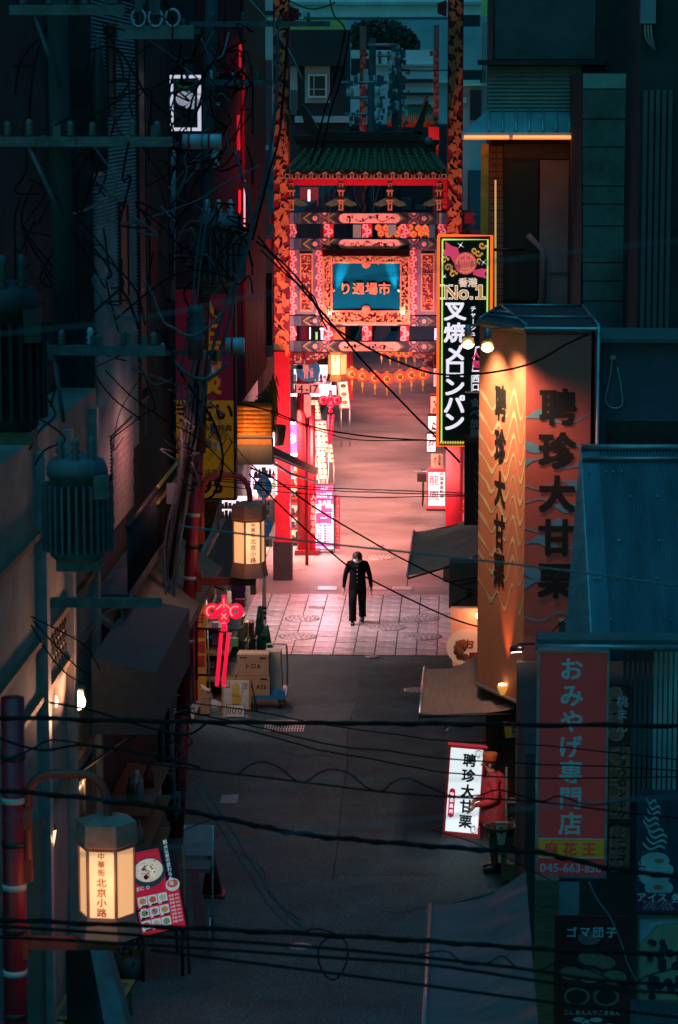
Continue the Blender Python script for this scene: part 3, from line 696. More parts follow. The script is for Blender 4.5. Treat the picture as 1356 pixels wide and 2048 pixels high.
# dougong storey: slim gilt posts between beam and eave, red eave beam
for px in (583, 682, 780, 878):
    f = FaceY(px - 4.5, 366, px + 4.5, 421, GY); b = MB(); boxF(b, f, .25); ps = b.build('bracket_post', m_gilt, gate)
    for q, (va, vb) in enumerate(((.08, .22), (.3, .55), (.62, .72), (.8, .95))):
        b = MB(); f.rect(b, .3, va, .7, vb, .015, .02); b.build('inset', m_blue if q % 2 == 0 else m_ink, ps)
    for v in (.25, .6):
        b = MB(); f.rect(b, -.3, v, 1.3, v + .06, .04, .2); b.build('bracket_block', m_gilt, ps)
    for sg in (-1, 1):
        b = MB(); f.poly(b, [(.5 + sg * .5, .5), (.5 + sg * 3.2, .72), (.5 + sg * 3.6, .80), (.5 + sg * 2.0, .86), (.5 + sg * .5, .78)][::sg], -.02, .06)
        if 583 < px < 878 or (px == 583) == (sg > 0): b.build('cloud_wing', m_grn, ps)
f = FaceY(578, 353, 894, 371, GY + .02); b = MB(); boxF(b, f, .3); eb = b.build('eave_beam', m_rlac, gate)
for x0 in (567, 885):
    for q in range(5):
        f = FaceY(x0, 358 + q * 13, x0 + 12, 369 + q * 13, GY + .06); b = MB(); boxF(b, f, .2); b.build('side_block', m_rlac, gate)
# roof: two slopes, ridge, horns, round cover tiles row by row
ez, rz_ = P(735, 345, GY - .9).z, P(735, 302, GY + .4).z
xl, xr = P(566, 330, GY - .9).x, P(897, 330, GY - .9).x
b = MB()
b.slab([(xl, GY - .9, ez), (xr, GY - .9, ez), (xr - .35, GY + .4, rz_), (xl + .35, GY + .4, rz_)], (0, .02, -.1))
b.slab([(xr, GY + 1.7, ez), (xl, GY + 1.7, ez), (xl + .35, GY + .4, rz_), (xr - .35, GY + .4, rz_)], (0, -.02, -.1))
roof = b.build('roof', m_tile, gate)
ncol, nrow = 17, 8
ct = MB(); ct.tube([(0, -.105, 0), (0, .105, .0)], [.078, .062], 8, smooth=True); cto = None
pt = MB(); pt.slab([(-.11, -.1, 0), (.11, -.1, 0), (.11, .1, .012), (-.11, .1, .012)], (0, 0, -.03)); pto = None
sl_ = math.atan2(rz_ - ez, 1.3); L_ = math.hypot(rz_ - ez, 1.3)
for i in range(ncol):
    for j in range(nrow):
        s_ = (j + .5) / nrow; xx = xl + .12 + (xr - xl - .24) * i / (ncol - 1); xx += (.35 - .7 * i / (ncol - 1)) * s_
        p = V((xx, GY - .9 + 1.3 * s_, ez + (rz_ - ez) * s_ + .05 - .05 * math.sin(s_ * math.pi)))
        if cto is None:
            cto = ct.build('round_tile', m_tile, roof, local=True); o = cto
        else: o = inst(cto, (0, 0, 0), roof)
        o.location = p - wloc(roof); o.rotation_euler = (sl_ + rnd.uniform(-.03, .03), 0, rnd.uniform(-.05, .05)); o.scale = (1, L_ / nrow / .2, 1)
        if i < ncol - 1:
            q = p + V((.132 * (xr - xl) / 4.1, 0, -.02))
            if pto is None: pto = pt.build('pan_tile', m_tile, roof, local=True); o = pto
            else: o = inst(pto, (0, 0, 0), roof)
            o.location = q - wloc(roof); o.rotation_euler = (sl_ - .12, 0, 0)
ep = None
for i in range(24):
    x = xl + .1 + (xr - xl - .2) * i / 23
    if ep is None:
        b = MB(); fz = Face((x - .055, GY - .93, ez - .03), (.11, 0, 0), (0, 0, -.12)); boxF(b, fz, .2); fz.frame(b, 0, 0, 1, 1, .02, .012, .02, 1); ep = b.build('rafter_end', [m_rdk, M('rafter_gilt', (.75, .62, .35), rough=.5, var=.2)], roof); x00 = x
    else: inst(ep, (0, 0, 0), roof).location = (x - x00, 0, 0)
ep = None
for i in range(11):
    x = xl + .35 + (xr - xl - .7) * i / 10
    if ep is None:
        b = MB(); fz = Face((x - .16, GY - .95, ez + .07), (.32, 0, 0), (0, 0, -.12)); fz.poly(b, [(0, 1), (1, 1), (.75, .5), (.5, 0), (.25, .5)], 0, .05); fz.poly(b, [(.25, .9), (.75, .9), (.5, .35)], .01, .02, 1); ep = b.build('eave_crest', [m_rdk, MATS['rafter_gilt']], roof); x00 = x
    else: inst(ep, (0, 0, 0), roof).location = (x - x00, 0, 0)
for k, (y0, y1, xa, xb) in enumerate(((263, 272, 622, 846), (271, 280, 588, 838), (280, 288, 592, 880), (287, 304, 600, 872))):
    f = FaceY(xa, y0, xb, y1 + 2, GY + .25 + .02 * k); b = MB(); boxF(b, f, .4 - .04 * k, 0, .03 * (k % 2)); b.build('ridge_course', m_ridge, roof)
for sg, pts in ((1, [(600, 208), (611, 214), (640, 262), (612, 268)]), (-1, [(858, 200), (851, 204), (826, 262), (842, 270)])):
    q = [P(x, y, GY + .25) for x, y in pts]; b = MB(); b.slab(q, (0, .3, 0)); b.build('ridge_horn', m_ridge, roof)
b = MB(); p = P(858, 282, GY + .1); b.lathe(p + V((0, 0, -.1)), [(.05, 0), (.1, .05), (.1, .14), (.05, .2)], 10); b.build('end_disc', m_gr, roof)
# carved spandrels under the lowest beam
for x0, y0, x1, y1, pl in ((576, 705, 606, 729, [(0, 0), (0, 1), (1, 1), (1, 0)]), (610, 705, 656, 730, [(0, 0), (0, 1), (.35, .95), (.6, .6), (1, .3), (1, 0)]), (824, 705, 866, 738, [(0, 0), (0, .2), (.5, .5), (1, 1), (1, 0)]), (868, 705, 893, 730, [(0, 0), (0, 1), (1, 1), (1, 0)])):
    f = FaceY(x0, y0, x1, y1, GY + .1); b = MB(); f.poly(b, pl, 0, .1); sp = b.build('spandrel', m_rdk, gate)
    b = MB()
    for q in range(14):
        u, v = rnd.uniform(.1, .9), rnd.uniform(.12, .5 if len(pl) > 4 else .88); f.frame(b, u - .06, v - .08, u + .06, v + .08, .018, .02, .02)
    b.build('scrollwork', m_crm, sp, kind='stuff')
lamp('gate_fill_left', 'SPOT', P(640, 800, GY - 2.2), 1250, '#ff8890', .15, to=P(640, 520, GY), spot=80, blend=1)  # pair of added spots hanging in the air, standing for the street's glow
lamp('gate_fill_right', 'SPOT', P(840, 800, GY - 2.2), 1250, '#ff8890', .15, to=P(820, 520, GY), spot=80, blend=1)

# ================================================================== THE SECOND GATE AND THE FAR END
G2 = 157
g2 = thing('gate', 'distant second red gate with dark tiled roof beyond the first one', 'gate', (P(798, 300, G2).x, G2, 0))
for x0, x1, yt in ((719, 732, 52), (866, 877, 50)):
    a, c2 = P(x0, 300, G2), P(x1, 300, G2); zt = P(725, yt, G2).z; zr = P(725, 100, G2).z
    b = MB(); b.box((a.x, G2, 0), (c2.x, G2 + .36, zr), 0); b.box((a.x, G2, zr), (c2.x, G2 + .36, zt), 1); po = b.build('pillar', [m_rdk, m_dk], g2)
    relief(Face((a.x, G2, zr), (c2.x - a.x, 0, 0), (0, 0, -9)), 26, .19, M('dim_gilt', (.32, .12, .08), rough=.6, var=.3), po)
    f = FaceY(*((732, 105, 737, 113) if x0 == 719 else (860, 102, 866, 112)), G2); b = MB(); boxF(b, f, .2); b.build('pillar_bracket', m_rdk, po)
f = FaceY(776, 215, 866, 246, G2 - .5); b = MB(); z0 = f.p(0, 1).z
b.slab([f.p(-.05, 1), f.p(1.03, 1), f.p(1, 0) + V((0, 1, 0)), f.p(0, 0) + V((0, 1, 0))], (0, .1, -.1)); r2 = b.build('roof', m_tile, g2)
for q in range(22):
    b = MB(); u = (q + .5) / 22; b.tube([f.p(u, 1, .03), f.p(u, 0, .03) + V((0, 1, 0))], .07, 5); b.build('tile_row', m_tile, r2)
f = FaceY(782, 208, 862, 217, G2 + .6); b = MB(); boxF(b, f, .4); b.build('ridge', m_ridge, r2)
b = MB(); b.slab([P(852, 190, G2), P(858, 192, G2), P(838, 236, G2), P(830, 252, G2)][::-1], (0, .3, 0)); b.build('ridge_horn', m_ridge, r2)
f = FaceY(776, 248, 866, 254, G2); b = MB(); boxF(b, f, .3); b.build('eave_beam', m_redd, g2)
f = FaceY(857, 254, 878, 292, G2 - .6); b = MB(); boxF(b, f, .3); b.build('painted_end', m_rlac, g2)
lamp('far_gate_light', 'POINT', P(820, 300, G2 - 3), 260, '#ff5040', .3)
# far buildings
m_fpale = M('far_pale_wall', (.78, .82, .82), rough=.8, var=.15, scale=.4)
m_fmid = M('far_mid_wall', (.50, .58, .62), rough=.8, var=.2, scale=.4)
m_fdk = M('far_dark_roof', (.035, .04, .05), rough=.8, var=.3, scale=.5)
def fb(label, rects, Y, dep=8):
    t = thing('building', label, 'building', (P(rects[0][1], 300, Y).x, Y, 0))
    for k, (nm, x0, y0, x1, y1, m, o) in enumerate(rects):
        f = FaceY(x0, y0, x1, y1, Y); b = MB(); boxF(b, f, dep if k == 0 else .4 + o, 0, o); w_ = b.build(nm, m, t)
        if nm == 'window':
            b = MB(); f.frame(b, 0, 0, 1, 1, .12, o + .06, .1); f.rect(b, .3, 0, .34, 1, o + .05, .06); f.rect(b, 0, .62, 1, .65, o + .05, .06); b.build('window_frame', m_fpale, w_)
    return t
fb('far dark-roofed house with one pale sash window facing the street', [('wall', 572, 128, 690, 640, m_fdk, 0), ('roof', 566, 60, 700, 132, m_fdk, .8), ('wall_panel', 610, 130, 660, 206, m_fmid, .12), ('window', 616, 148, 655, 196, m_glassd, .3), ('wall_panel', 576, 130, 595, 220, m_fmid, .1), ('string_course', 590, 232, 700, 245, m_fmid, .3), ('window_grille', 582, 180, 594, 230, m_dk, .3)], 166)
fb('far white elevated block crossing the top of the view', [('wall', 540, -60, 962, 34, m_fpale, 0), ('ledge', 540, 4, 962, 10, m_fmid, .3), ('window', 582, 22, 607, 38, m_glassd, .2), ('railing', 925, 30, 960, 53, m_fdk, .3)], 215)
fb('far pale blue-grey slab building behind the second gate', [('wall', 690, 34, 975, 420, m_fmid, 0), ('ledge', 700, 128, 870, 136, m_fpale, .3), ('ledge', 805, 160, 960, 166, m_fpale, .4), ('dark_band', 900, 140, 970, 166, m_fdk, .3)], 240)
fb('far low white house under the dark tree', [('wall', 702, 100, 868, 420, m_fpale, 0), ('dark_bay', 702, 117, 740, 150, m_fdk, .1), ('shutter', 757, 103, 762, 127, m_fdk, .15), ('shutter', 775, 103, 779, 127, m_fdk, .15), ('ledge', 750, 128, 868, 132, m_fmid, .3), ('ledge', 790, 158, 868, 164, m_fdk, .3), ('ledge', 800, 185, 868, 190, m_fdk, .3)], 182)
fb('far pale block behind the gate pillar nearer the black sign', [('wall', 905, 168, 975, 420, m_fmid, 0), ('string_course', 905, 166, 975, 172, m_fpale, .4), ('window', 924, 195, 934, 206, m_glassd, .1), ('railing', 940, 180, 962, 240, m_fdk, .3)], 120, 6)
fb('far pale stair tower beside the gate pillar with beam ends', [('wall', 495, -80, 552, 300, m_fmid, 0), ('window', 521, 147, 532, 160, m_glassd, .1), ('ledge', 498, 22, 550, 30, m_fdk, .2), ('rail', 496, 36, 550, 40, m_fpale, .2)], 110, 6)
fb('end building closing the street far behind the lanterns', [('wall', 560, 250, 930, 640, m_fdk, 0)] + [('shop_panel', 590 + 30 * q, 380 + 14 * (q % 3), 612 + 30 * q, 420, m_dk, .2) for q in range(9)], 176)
# dark tree silhouette on the skyline
c = P(770, 85, 205); tr = thing('tree', 'big dark round-topped tree on the far skyline', 'tree', (c.x, 205, 0))
MB().tube([(c.x, 205, 0), (c.x + .3, 205, c.z - 1)], [.35, .2], 8).build('trunk', m_wood, tr)
b = MB()
for q in range(2600):
    px = rnd.uniform(703, 838); top = 97 - 60 * max(0, 1 - ((px - 752) / 90) ** 2) ** .6 + rnd.uniform(-2, 9)
    py = rnd.uniform(top, 100); p = P(px, py, 205 + rnd.uniform(-3, 3)); s = rnd.uniform(.10, .24)
    a = V((rnd.gauss(0, 1), rnd.gauss(0, 1), rnd.gauss(0, 1))).normalized(); u = a.orthogonal().normalized(); w_ = a.cross(u)
    b.add([p + u * s, p + w_ * s * .6, p - u * s, p - w_ * s * .6], [(0, 1, 2, 3)])
b.build('crown', M('dark_foliage', (.03, .05, .03), rough=.7, var=.4, scale=2), tr, kind='stuff')
# ================================================================== SIGNS ON THE RIGHT
m_sblk = M('sign_black', (.012, .012, .014), rough=.35, var=.1)
m_swht = M('sign_white_lit', (.85, .85, .88), rough=.5, var=0, emit=.95, ecol='#f2eaf5')
m_sgold = M('sign_gold_lit', (.8, .5, .15), rough=.4, var=.2, emit=.45, ecol='#ffb84a')
m_spink = M('sign_pink_lit', (.85, .12, .25), rough=.4, var=.1, emit=.55, ecol='#ff4a78')
m_neo = M('neon_orange', '#ff7a20', var=0, emit=1.5, ecol='#ff5a18')
m_neg = M('neon_green', '#a0ff60', var=0, emit=.8, ecol='#c8ff80')
Y = 52.6
f = FaceY(876, 471, 982, 892, Y); W, Hh = f.w, f.h
sg = thing('shop_sign', 'tall black vertical shop sign with crown emblem, white kana and neon border', 'sign', f.p(.5, 1))
b = MB(); boxF(b, f, .35); b.build('sign_box', m_sblk, sg)
def loop(f, ins, r, o, m, nm, par):
    b = MB(); u, v = ins / f.w, ins / f.h; b.tube([f.p(u, v, o), f.p(1 - u, v, o), f.p(1 - u, 1 - v, o), f.p(u, 1 - v, o), f.p(u, v, o)], r, 6, cap=False, smooth=False); return b.build(nm, m, par)
loop(f, .0, .028, .03, m_neo, 'neon_tube', sg); loop(f, .075, .016, .03, m_neg, 'neon_tube', sg)
def U(x): return (x - 876) / 106
def Vv(y): return (y - 471) / 421
def no1(b, bd, o):
    f.text(b, 'No.', U(917), Vv(583), .36, bold=bd, o=o, sx=1.0); e = (bd - .01) * .36; ex, ey = e / W, e / Hh
    f.rect(b, U(957) - ex, Vv(570) - ey, U(964) + ex, Vv(595) + ey, o); f.rect(b, U(951) - ex, Vv(593) - ey, U(970) + ex, Vv(597) + ey, o + .0005); f.poly(b, [(U(951) - ex, Vv(576)), (U(951) - ex, Vv(579) + ey), (U(957), Vv(577) + ey), (U(964) + ex, Vv(569) - ey), (U(957), Vv(569) - ey)], o + .001)
    for x in (884, 901): f.rect(b, U(x) - .035 - ex, Vv(595) - ey, U(x) + .035 + ex, Vv(597) + ey, o + .0012); f.rect(b, U(x) - .035 - ex, Vv(569) - ey, U(x) + .035 + ex, Vv(571) + ey, o + .0012)
b = MB()
for ch, y in zip('叉焼メロンパン', (622, 664, 706, 737, 773, 807, 843)): f.text(b, ch, U(910), Vv(y), .386, bold=.028, o=.02, sx=1.12)
f.text(b, 'チャーシュー', U(946), Vv(648), .11, vert=True, bold=.02, o=.02); b.build('white_lettering', m_swht, sg)
b = MB(); no1(b, .032, .012); f.text(b, '香港', U(935), Vv(564), .175, bold=.03, o=.010); b.build('letter_outline', m_swht, sg)
b = MB(); no1(b, .010, .02); f.text(b, '香港', U(935), Vv(564), .175, bold=.0, o=.018)
b.build('gold_lettering', m_sgold, sg)
b = MB()
f.poly(b, [(U(x), Vv(y)) for x, y in ((882, 497), (890, 499), (889, 482), (903, 492), (914, 495), (919, 512), (910, 530), (903, 519), (899, 512), (888, 511))], .015)
f.poly(b, [(U(x), Vv(y)) for x, y in ((946, 540), (962, 536), (975, 538), (968, 546), (972, 556), (955, 552), (945, 548))], .015)
f.ell(b, U(930), Vv(526), .21, .018, None, 0, 18); b.build('ribbon_emblem', m_spink, sg)
b = MB()
for q in range(18):
    a = math.radians(-60 + 300 * q / 17 + 30); f.ell(b, U(930) + .167 / W * math.sin(a), Vv(526) + .167 / Hh * math.cos(a), .022, .024, None, 0, 6)
for q in range(5): x = 922 + 4 * q; f.poly(b, [(U(x - 1), Vv(535)), (U(x + 1), Vv(535)), (U(x + 1 + (q - 2) * 1.1), Vv(518)), (U(x - 1 + (q - 2) * 1.1), Vv(518))], .024)
f.rect(b, U(921), Vv(535), U(940), Vv(538), .026); f.ell(b, U(930), Vv(515), .02, .026, None, 0, 8)
for cx, cy2, n, s in ((888, 520, 9, 1), (895, 535, 10, 1), (905, 548, 9, 1), (963, 490, 9, -1), (955, 505, 9, -1), (948, 500, 7, -1), (958, 520, 7, -1)):
    for q in range(n):
        a = q * .75 * s; r = 1.5 + q * .75; f.ell(b, U(cx + r * math.cos(a)), Vv(cy2 + r * math.sin(a)), .012 + .002 * q, .02, None, 0, 6)
for x in range(880, 926, 5): f.poly(b, [(U(x), Vv(888)), (U(x + 4), Vv(888)), (U(x + 3), Vv(881)), (U(x + 1), Vv(883))], .02)
b.build('gold_scrollwork', m_sgold, sg, kind='stuff')
b = MB()
for x, y, r in ((920, 490, 9), (966, 524, 8), (888, 552, 6)):
    for a in (.6, .6 + math.pi / 2):
        dx, dy = math.cos(a), math.sin(a); f.poly(b, [(U(x + dx * r), Vv(y + dy * r)), (U(x - dy * .7), Vv(y + dx * .7)), (U(x - dx * r), Vv(y - dy * r)), (U(x + dy * .7), Vv(y - dx * .7))], .028)
b.build('sparkles', m_swht, sg, kind='stuff')
b = MB(); f.poly(b, [(U(944), Vv(742)), (U(962), Vv(742)), (U(962), Vv(690)), (U(951), Vv(692))], .02); f.rect(b, U(943), Vv(748), U(965), Vv(787), .02); cd = b.build('inset_card', m_swht, sg)
b = MB(); f.poly(b, [(U(946), Vv(739)), (U(964), Vv(739)), (U(964), Vv(693)), (U(953), Vv(695))], .026); f.rect(b, U(944), Vv(749.5), U(965), Vv(785.5), .026); b.build('card_face', m_sblk, cd)
b = MB(); f.text(b, '人気', U(953), Vv(717), .17, vert=True, bold=.03, o=.032); b.build('card_lettering', m_spink, cd)
b = MB(); f.text(b, '西口', U(952), Vv(765), .15, vert=True, bold=.03, o=.032); b.build('card_lettering', m_swht, cd)
b = MB()
for y in (500, 850): p = f.p(1, (y - 471) / 421, -.15); b = MB(); b.tube([p, p + V((.6, .1, 0))], .03, 6); b.build('bracket', m_black, sg)
b = MB(); b.lathe(f.p(.5, 0, -.1), [(.03, 0), (.06, .04), (.05, .1), (.02, .12)], 8); b.build('hanging_eye', m_black, sg)
for s, x in ((0, .25), (1, .75)): lamp('sign_glow', 'AREA', f.p(.5, x, .5), 3, '#ffe0d8', W, to=f.p(.5, x, 3), sy=Hh * .4)
# maroon projecting sign partly hidden behind the banner box
f = FaceY(929, 786, 990, 1050, 49.0)
sg = thing('shop_sign', 'dark maroon vertical sign with pale kana and orange flames, behind the orange banner', 'sign', f.p(.5, 1))
b = MB(); boxF(b, f, .25); b.build('sign_box', M('maroon', (.09, .015, .02), rough=.5, var=.3), sg)
b = MB(); f.text(b, '食べ放題', .33, .19, .17, vert=True, bold=.02); b.build('lettering', M('pale_print', (.5, .42, .4), rough=.6, var=.2), sg)
b = MB(); f.frame(b, .05, .31, .62, .37, .02, .006, .01); f.text(b, '時間', .33, .34, .12, bold=.03); b.build('stamp', M('red_print', (.5, .06, .05), rough=.6), sg)
b = MB()
for q in range(7): v = .5 + .07 * q; f.poly(b, [(.3, v), (.5, v + .05), (.75, v - .02), (.8, v + .05), (.5, v + .08)], .006)
b.build('flame_print', M('orange_print', (.5, .2, .04), rough=.6, var=.3), sg)
b = MB(); f.frame(b, 0, 0, 1, 1, .02, .02, .04); b.build('edge_trim', m_black, sg)
# the orange banner box with its lid frame and lamps
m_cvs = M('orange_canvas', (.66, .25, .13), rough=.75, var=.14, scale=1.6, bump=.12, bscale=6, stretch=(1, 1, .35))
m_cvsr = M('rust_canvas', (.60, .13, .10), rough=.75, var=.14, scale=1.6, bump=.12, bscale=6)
m_ink2 = M('banner_black', (.012, .012, .012), rough=.7, var=.1)
m_wav = M('banner_cream', (.72, .58, .30), rough=.7, var=.12); m_wavb = M('banner_blue', (.14, .36, .46), rough=.7, var=.15)
Yb = 41.5; ct = P(1053, 658, Yb); cbz = P(1050, 1408, Yb).z; Lx = P(958, 900, 42.95).x; Rx = P(1187, 900, Yb).x
fl = Face((Lx, 42.95, ct.z), (ct.x - Lx, Yb - 42.95, 0), (0, 0, cbz - ct.z)); frr = Face((ct.x, Yb, ct.z), (Rx - ct.x, 0, 0), (0, 0, cbz - ct.z))
bx = thing('banner_box', 'tall orange canvas banner box with black characters and wavy stripes lit by bulb lamps', 'sign', (ct.x, Yb, cbz))
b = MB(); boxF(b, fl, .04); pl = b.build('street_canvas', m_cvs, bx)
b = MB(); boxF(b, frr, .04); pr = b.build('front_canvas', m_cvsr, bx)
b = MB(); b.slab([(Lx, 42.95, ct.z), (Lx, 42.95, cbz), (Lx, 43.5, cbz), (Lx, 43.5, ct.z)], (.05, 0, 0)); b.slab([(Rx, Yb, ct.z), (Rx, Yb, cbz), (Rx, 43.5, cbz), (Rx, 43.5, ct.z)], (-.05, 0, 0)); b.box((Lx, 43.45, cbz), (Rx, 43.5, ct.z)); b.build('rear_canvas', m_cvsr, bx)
def band(f, b, pts, wd):
    P_ = smooth_path([(u, v, 0) for u, v in pts], 5)
    for i in range(len(P_) - 1):
        w0, w1 = wd(i / len(P_)), wd((i + 1) / len(P_)); a, c = P_[i], P_[i + 1]
        f.poly(b, [(a.x, a.y - w0), (a.x, a.y + w0), (c.x, c.y + w1), (c.x, c.y - w1)], .004)
def vl(y): return (y - 650) / 733
for k, y in enumerate((795, 840, 882, 918, 960, 1000, 1040, 1085, 1120, 1175)):
    b = MB(); am = rnd.uniform(.010, .016)
    band(fl, b, [(0, vl(y) - .012), (.17, vl(y) + am), (.30, vl(y) + .022 + am), (.44, vl(y) + am * .4), (.60, vl(y) + .032 + am), (.76, vl(y) - .016 - am), (.9, vl(y) + .03 + am), (1, vl(y) - .01)], lambda t: .0055 + .0028 * math.sin(t * 19 + k))
    b.build('cream_wave', m_wav, pl)
    y2 = y + 30; b = MB(); s = 1 if k % 2 else -1
    band(frr, b, [(0, vl(y2) + .006 * s), (.25, vl(y2) + .016 * s), (.5, vl(y2) - .006 * s), (.72, vl(y2) + .004), (.95, vl(y2) + .02 * s)], lambda t: .002 + .012 * max(0, math.sin(t * 6.3 + k)) ** 2)
    b.build('blue_wave', m_wavb, pr)
b = MB()
for ch, y in zip('聘珍大甘栗', (815, 900, 985, 1070, 1148)): fl.text(b, ch, .475, (y - 662) / 733, .56, bold=.028, o=.009, sx=.68)
b.build('lettering', m_ink2, pl); b = MB()
for ch, y in zip('聘珍大甘栗', (811, 897, 983, 1070, 1158)): frr.text(b, ch, .47, (y - 658) / 750, .56, bold=.034, o=.009)
b.build('lettering', m_ink2, pr)
b = MB()
for q in range(30): b.lathe(frr.p(.97, .01 + q / 30, .01), [(.012, -.01), (.012, .01)], 5); b.lathe(frr.p(q / 30, .012, .01), [(.01, -.01), (.01, .01)], 5)
b.build('eyelets', m_ink2, pr, kind='stuff')
b = MB()
for q in range(34): c = fl.p((q + .5) / 34, .004, .012); b.cbox(c, (.018, .03, .09), 0, 0, .3)
b.build('lacing', m_wav, pl, kind='stuff')
b = MB(); b.tube([fl.p(0, 0, .02), fl.p(1, 0, .02), frr.p(1.03, 0, .02)], .035, 6, smooth=False); b.build('top_pipe', m_steel, bx)
b = MB(); b.tube([frr.p(1.05, -.01, .02), frr.p(1.05, 1, .02)], .03, 6); b.build('side_pipe', m_steel, bx)
q0, q1, q2, q3 = fl.p(0, -.004), frr.p(0, -.006), frr.p(1.05, -.006), V((Rx + .0, 45.6, ct.z + .03))
q4 = V((Lx + .35, 45.6, ct.z + .03))
b = MB(); b.slab([q0, q1, q2, q3, q4], (0, 0, -.03)); ld = b.build('lid', M('lid_canvas', (.05, .05, .055), rough=.7, var=.3), bx)
for a, c in ((q1, q4), (q2, q3), (q4, q3), (q0, q4), (q1.lerp(q4, .4), q2.lerp(q3, .4)), (q0.lerp(q4, .5), q1.lerp(q4, .6)), (q0.lerp(q4, .25), q1.lerp(q4, .3))):
    b = MB(); b.tube([a + V((0, 0, .02)), c + V((0, 0, .02))], .025, 6); b.build('lid_pipe', m_steel, ld)
b = MB(); b.tube([fl.p(0, 1, .02), fl.p(1, 1, .02), frr.p(1, 1, .02)], .03, 6, smooth=False)
for q in range(20): b.cbox(fl.p((q + .5) / 20, 1.0, .03), (.02, .03, .05))
b.build('bottom_rail', m_steel, bx)
m_bul = M('bulb_glow', '#fff2dc', var=0, emit=3.5, ecol='#ffd9a0'); m_bcl = M('bulb_glass', (.75, .55, .25), rough=.15, var=0, emit=.5, ecol='#ffb050')
for k, (px, py, hx, Yl, lb) in enumerate(((936, 685, 976, 42.7, 'left'), (975, 692, 1030, 41.9, 'right'))):
    bp = P(px, py, Yl - .5); r = 12.5 * mpp(Yl)
    t = thing('bulb_lamp', ('clear bulb lamp on a bent arm at the far upper corner of the orange banner', 'clear bulb lamp on a bent arm in front of the orange banner face')[k], 'lamp', bp, 'bulb lamps over the banner')
    b = MB(); b.ball(bp, (r, r, r * .95), 14); b.build('bulb', m_bcl, t)
    b = MB(); b.lathe(bp + V((0, 0, 0)), [(r * 1.02, -.02), (r * .98, -r * .45), (r * .7, -r * .82), (.01, -r * 1.06)], 14); b.build('lit_cap', m_bul, t)
    b = MB(); b.lathe(bp + V((0, 0, r * .7)), [(.05, 0), (.055, .1), (.04, .2)], 8); b.tube([bp + V((0, 0, r + .15)), P(px + 3, py - 33, Yl - .45), P(hx, py - 42 if k == 0 else py - 40, Yl - .02)], .018, 6); b.build('arm', m_steel, t)
    lamp('banner_light', 'SPOT', bp + V((-.03, -.22, .05)), (290, 380)[k], '#ffc49c', .06, to=fl.p((.25, .62)[k], .30), spot=96, blend=1)
lamp('banner_light', 'SPOT', P(1010, 700, 40.2), 60, '#ff9678', .1, to=frr.p(.55, .42), spot=75, blend=1)  # added fill for the front canvas, set apart from both bulbs
p = P(1034, 1300, 41.0)
t = thing('floodlight', 'small white floodlight on an arm at the foot of the orange banner', 'lamp', p)
b = MB(); b.cbox(p, (.16, .10, .03), .4, 0, -.7); b.build('lens', M('flood_lens', '#eef4ff', var=0, emit=9, ecol='#e0ecff'), t)
b = MB(); b.cbox(p + V((.0, -.03, .03)), (.2, .12, .05), .4, 0, -.7); b.tube([p + V((.05, 0, .03)), P(1035, 1288, 41.2), P(1100, 1286, 41.3), P(1180, 1280, 41.4)], .02, 6); b.build('housing', m_black, t)
p = P(1005, 1372, 42.0)
t = thing('bulb_lamp', 'round bulb lamp shining up at the bottom edge of the orange banner', 'lamp', p, 'bulb lamps over the banner')
b = MB(); b.lathe(p, [(.03, -.14), (.07, -.06), (.085, 0), (.06, .02)], 12); b.build('reflector', m_bcl, t); b = MB(); b.lathe(p, [(.07, .0), (.06, .035), (.01, .05)], 12); b.build('lit_cap', m_bul, t)
lamp('up_light', 'SPOT', p + V((-.05, -.12, .06)), 95, '#ff8a58', .04, to=fl.p(.62, .55), spot=34, blend=.8)
lamp('up_light', 'SPOT', P(1040, 1292, 41.0) + V((0, -.1, .0)), 40, '#ffb080', .04, to=fl.p(.75, .98), spot=40, blend=.8)
# the red souvenir sign
m_rsg = M('sign_red', (.62, .07, .075), rough=.45, var=.14, scale=2, emit=.05, ecol='#c02c38'); m_prt = M('sign_grey_print', (.58, .62, .64), rough=.5, var=.12)  # faint emission brightens the red board, which is not a lit sign
f = FaceY(1077, 1304, 1212, 1750, 33.0)
sg = thing('shop_sign', 'long dim red vertical signboard with grey kana and a yellow band', 'sign', f.p(.5, 1))
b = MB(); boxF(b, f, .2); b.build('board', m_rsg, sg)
b = MB(); f.frame(b, -.03, -.01, 1.03, 1.012, .03, .02, .24); b.build('frame', m_steel, sg)
def Us(x): return (x - 1077) / 135
def Vs(y): return (y - 1304) / 446
b = MB()
for ch, y in zip('おみやげ専門店', (1337, 1391, 1441, 1492, 1542, 1595, 1646)): f.text(b, ch, Us(1142), Vs(y), .29, bold=.024, o=.008)
f.text(b, '045-663-1150', Us(1144), Vs(1735), .15, bold=.022, o=.008, sx=.98, gap=.98); b.build('lettering', m_prt, sg)
b = MB(); f.rect(b, 0, Vs(1678), 1, Vs(1714), .004, .01); yb = b.build('yellow_band', M('sign_yellow', (.62, .36, .03), rough=.5, var=.15, emit=.05, ecol='#b07818'), sg)  # the band gets the same faint emission, though unlit
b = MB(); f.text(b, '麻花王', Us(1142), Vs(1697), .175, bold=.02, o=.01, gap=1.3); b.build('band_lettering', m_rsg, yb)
b = MB(); f.rect(b, 0, Vs(1676), 1, Vs(1678), .01, .01); f.rect(b, 0, Vs(1714), 1, Vs(1716), .01, .01); b.build('band_rule', m_prt, yb)
b = MB(); b.tube([P(1070, 1294, 33.2), P(1356, 1296, 33.4)], .04, 8); b.build('hanging_rail', m_steel, sg)
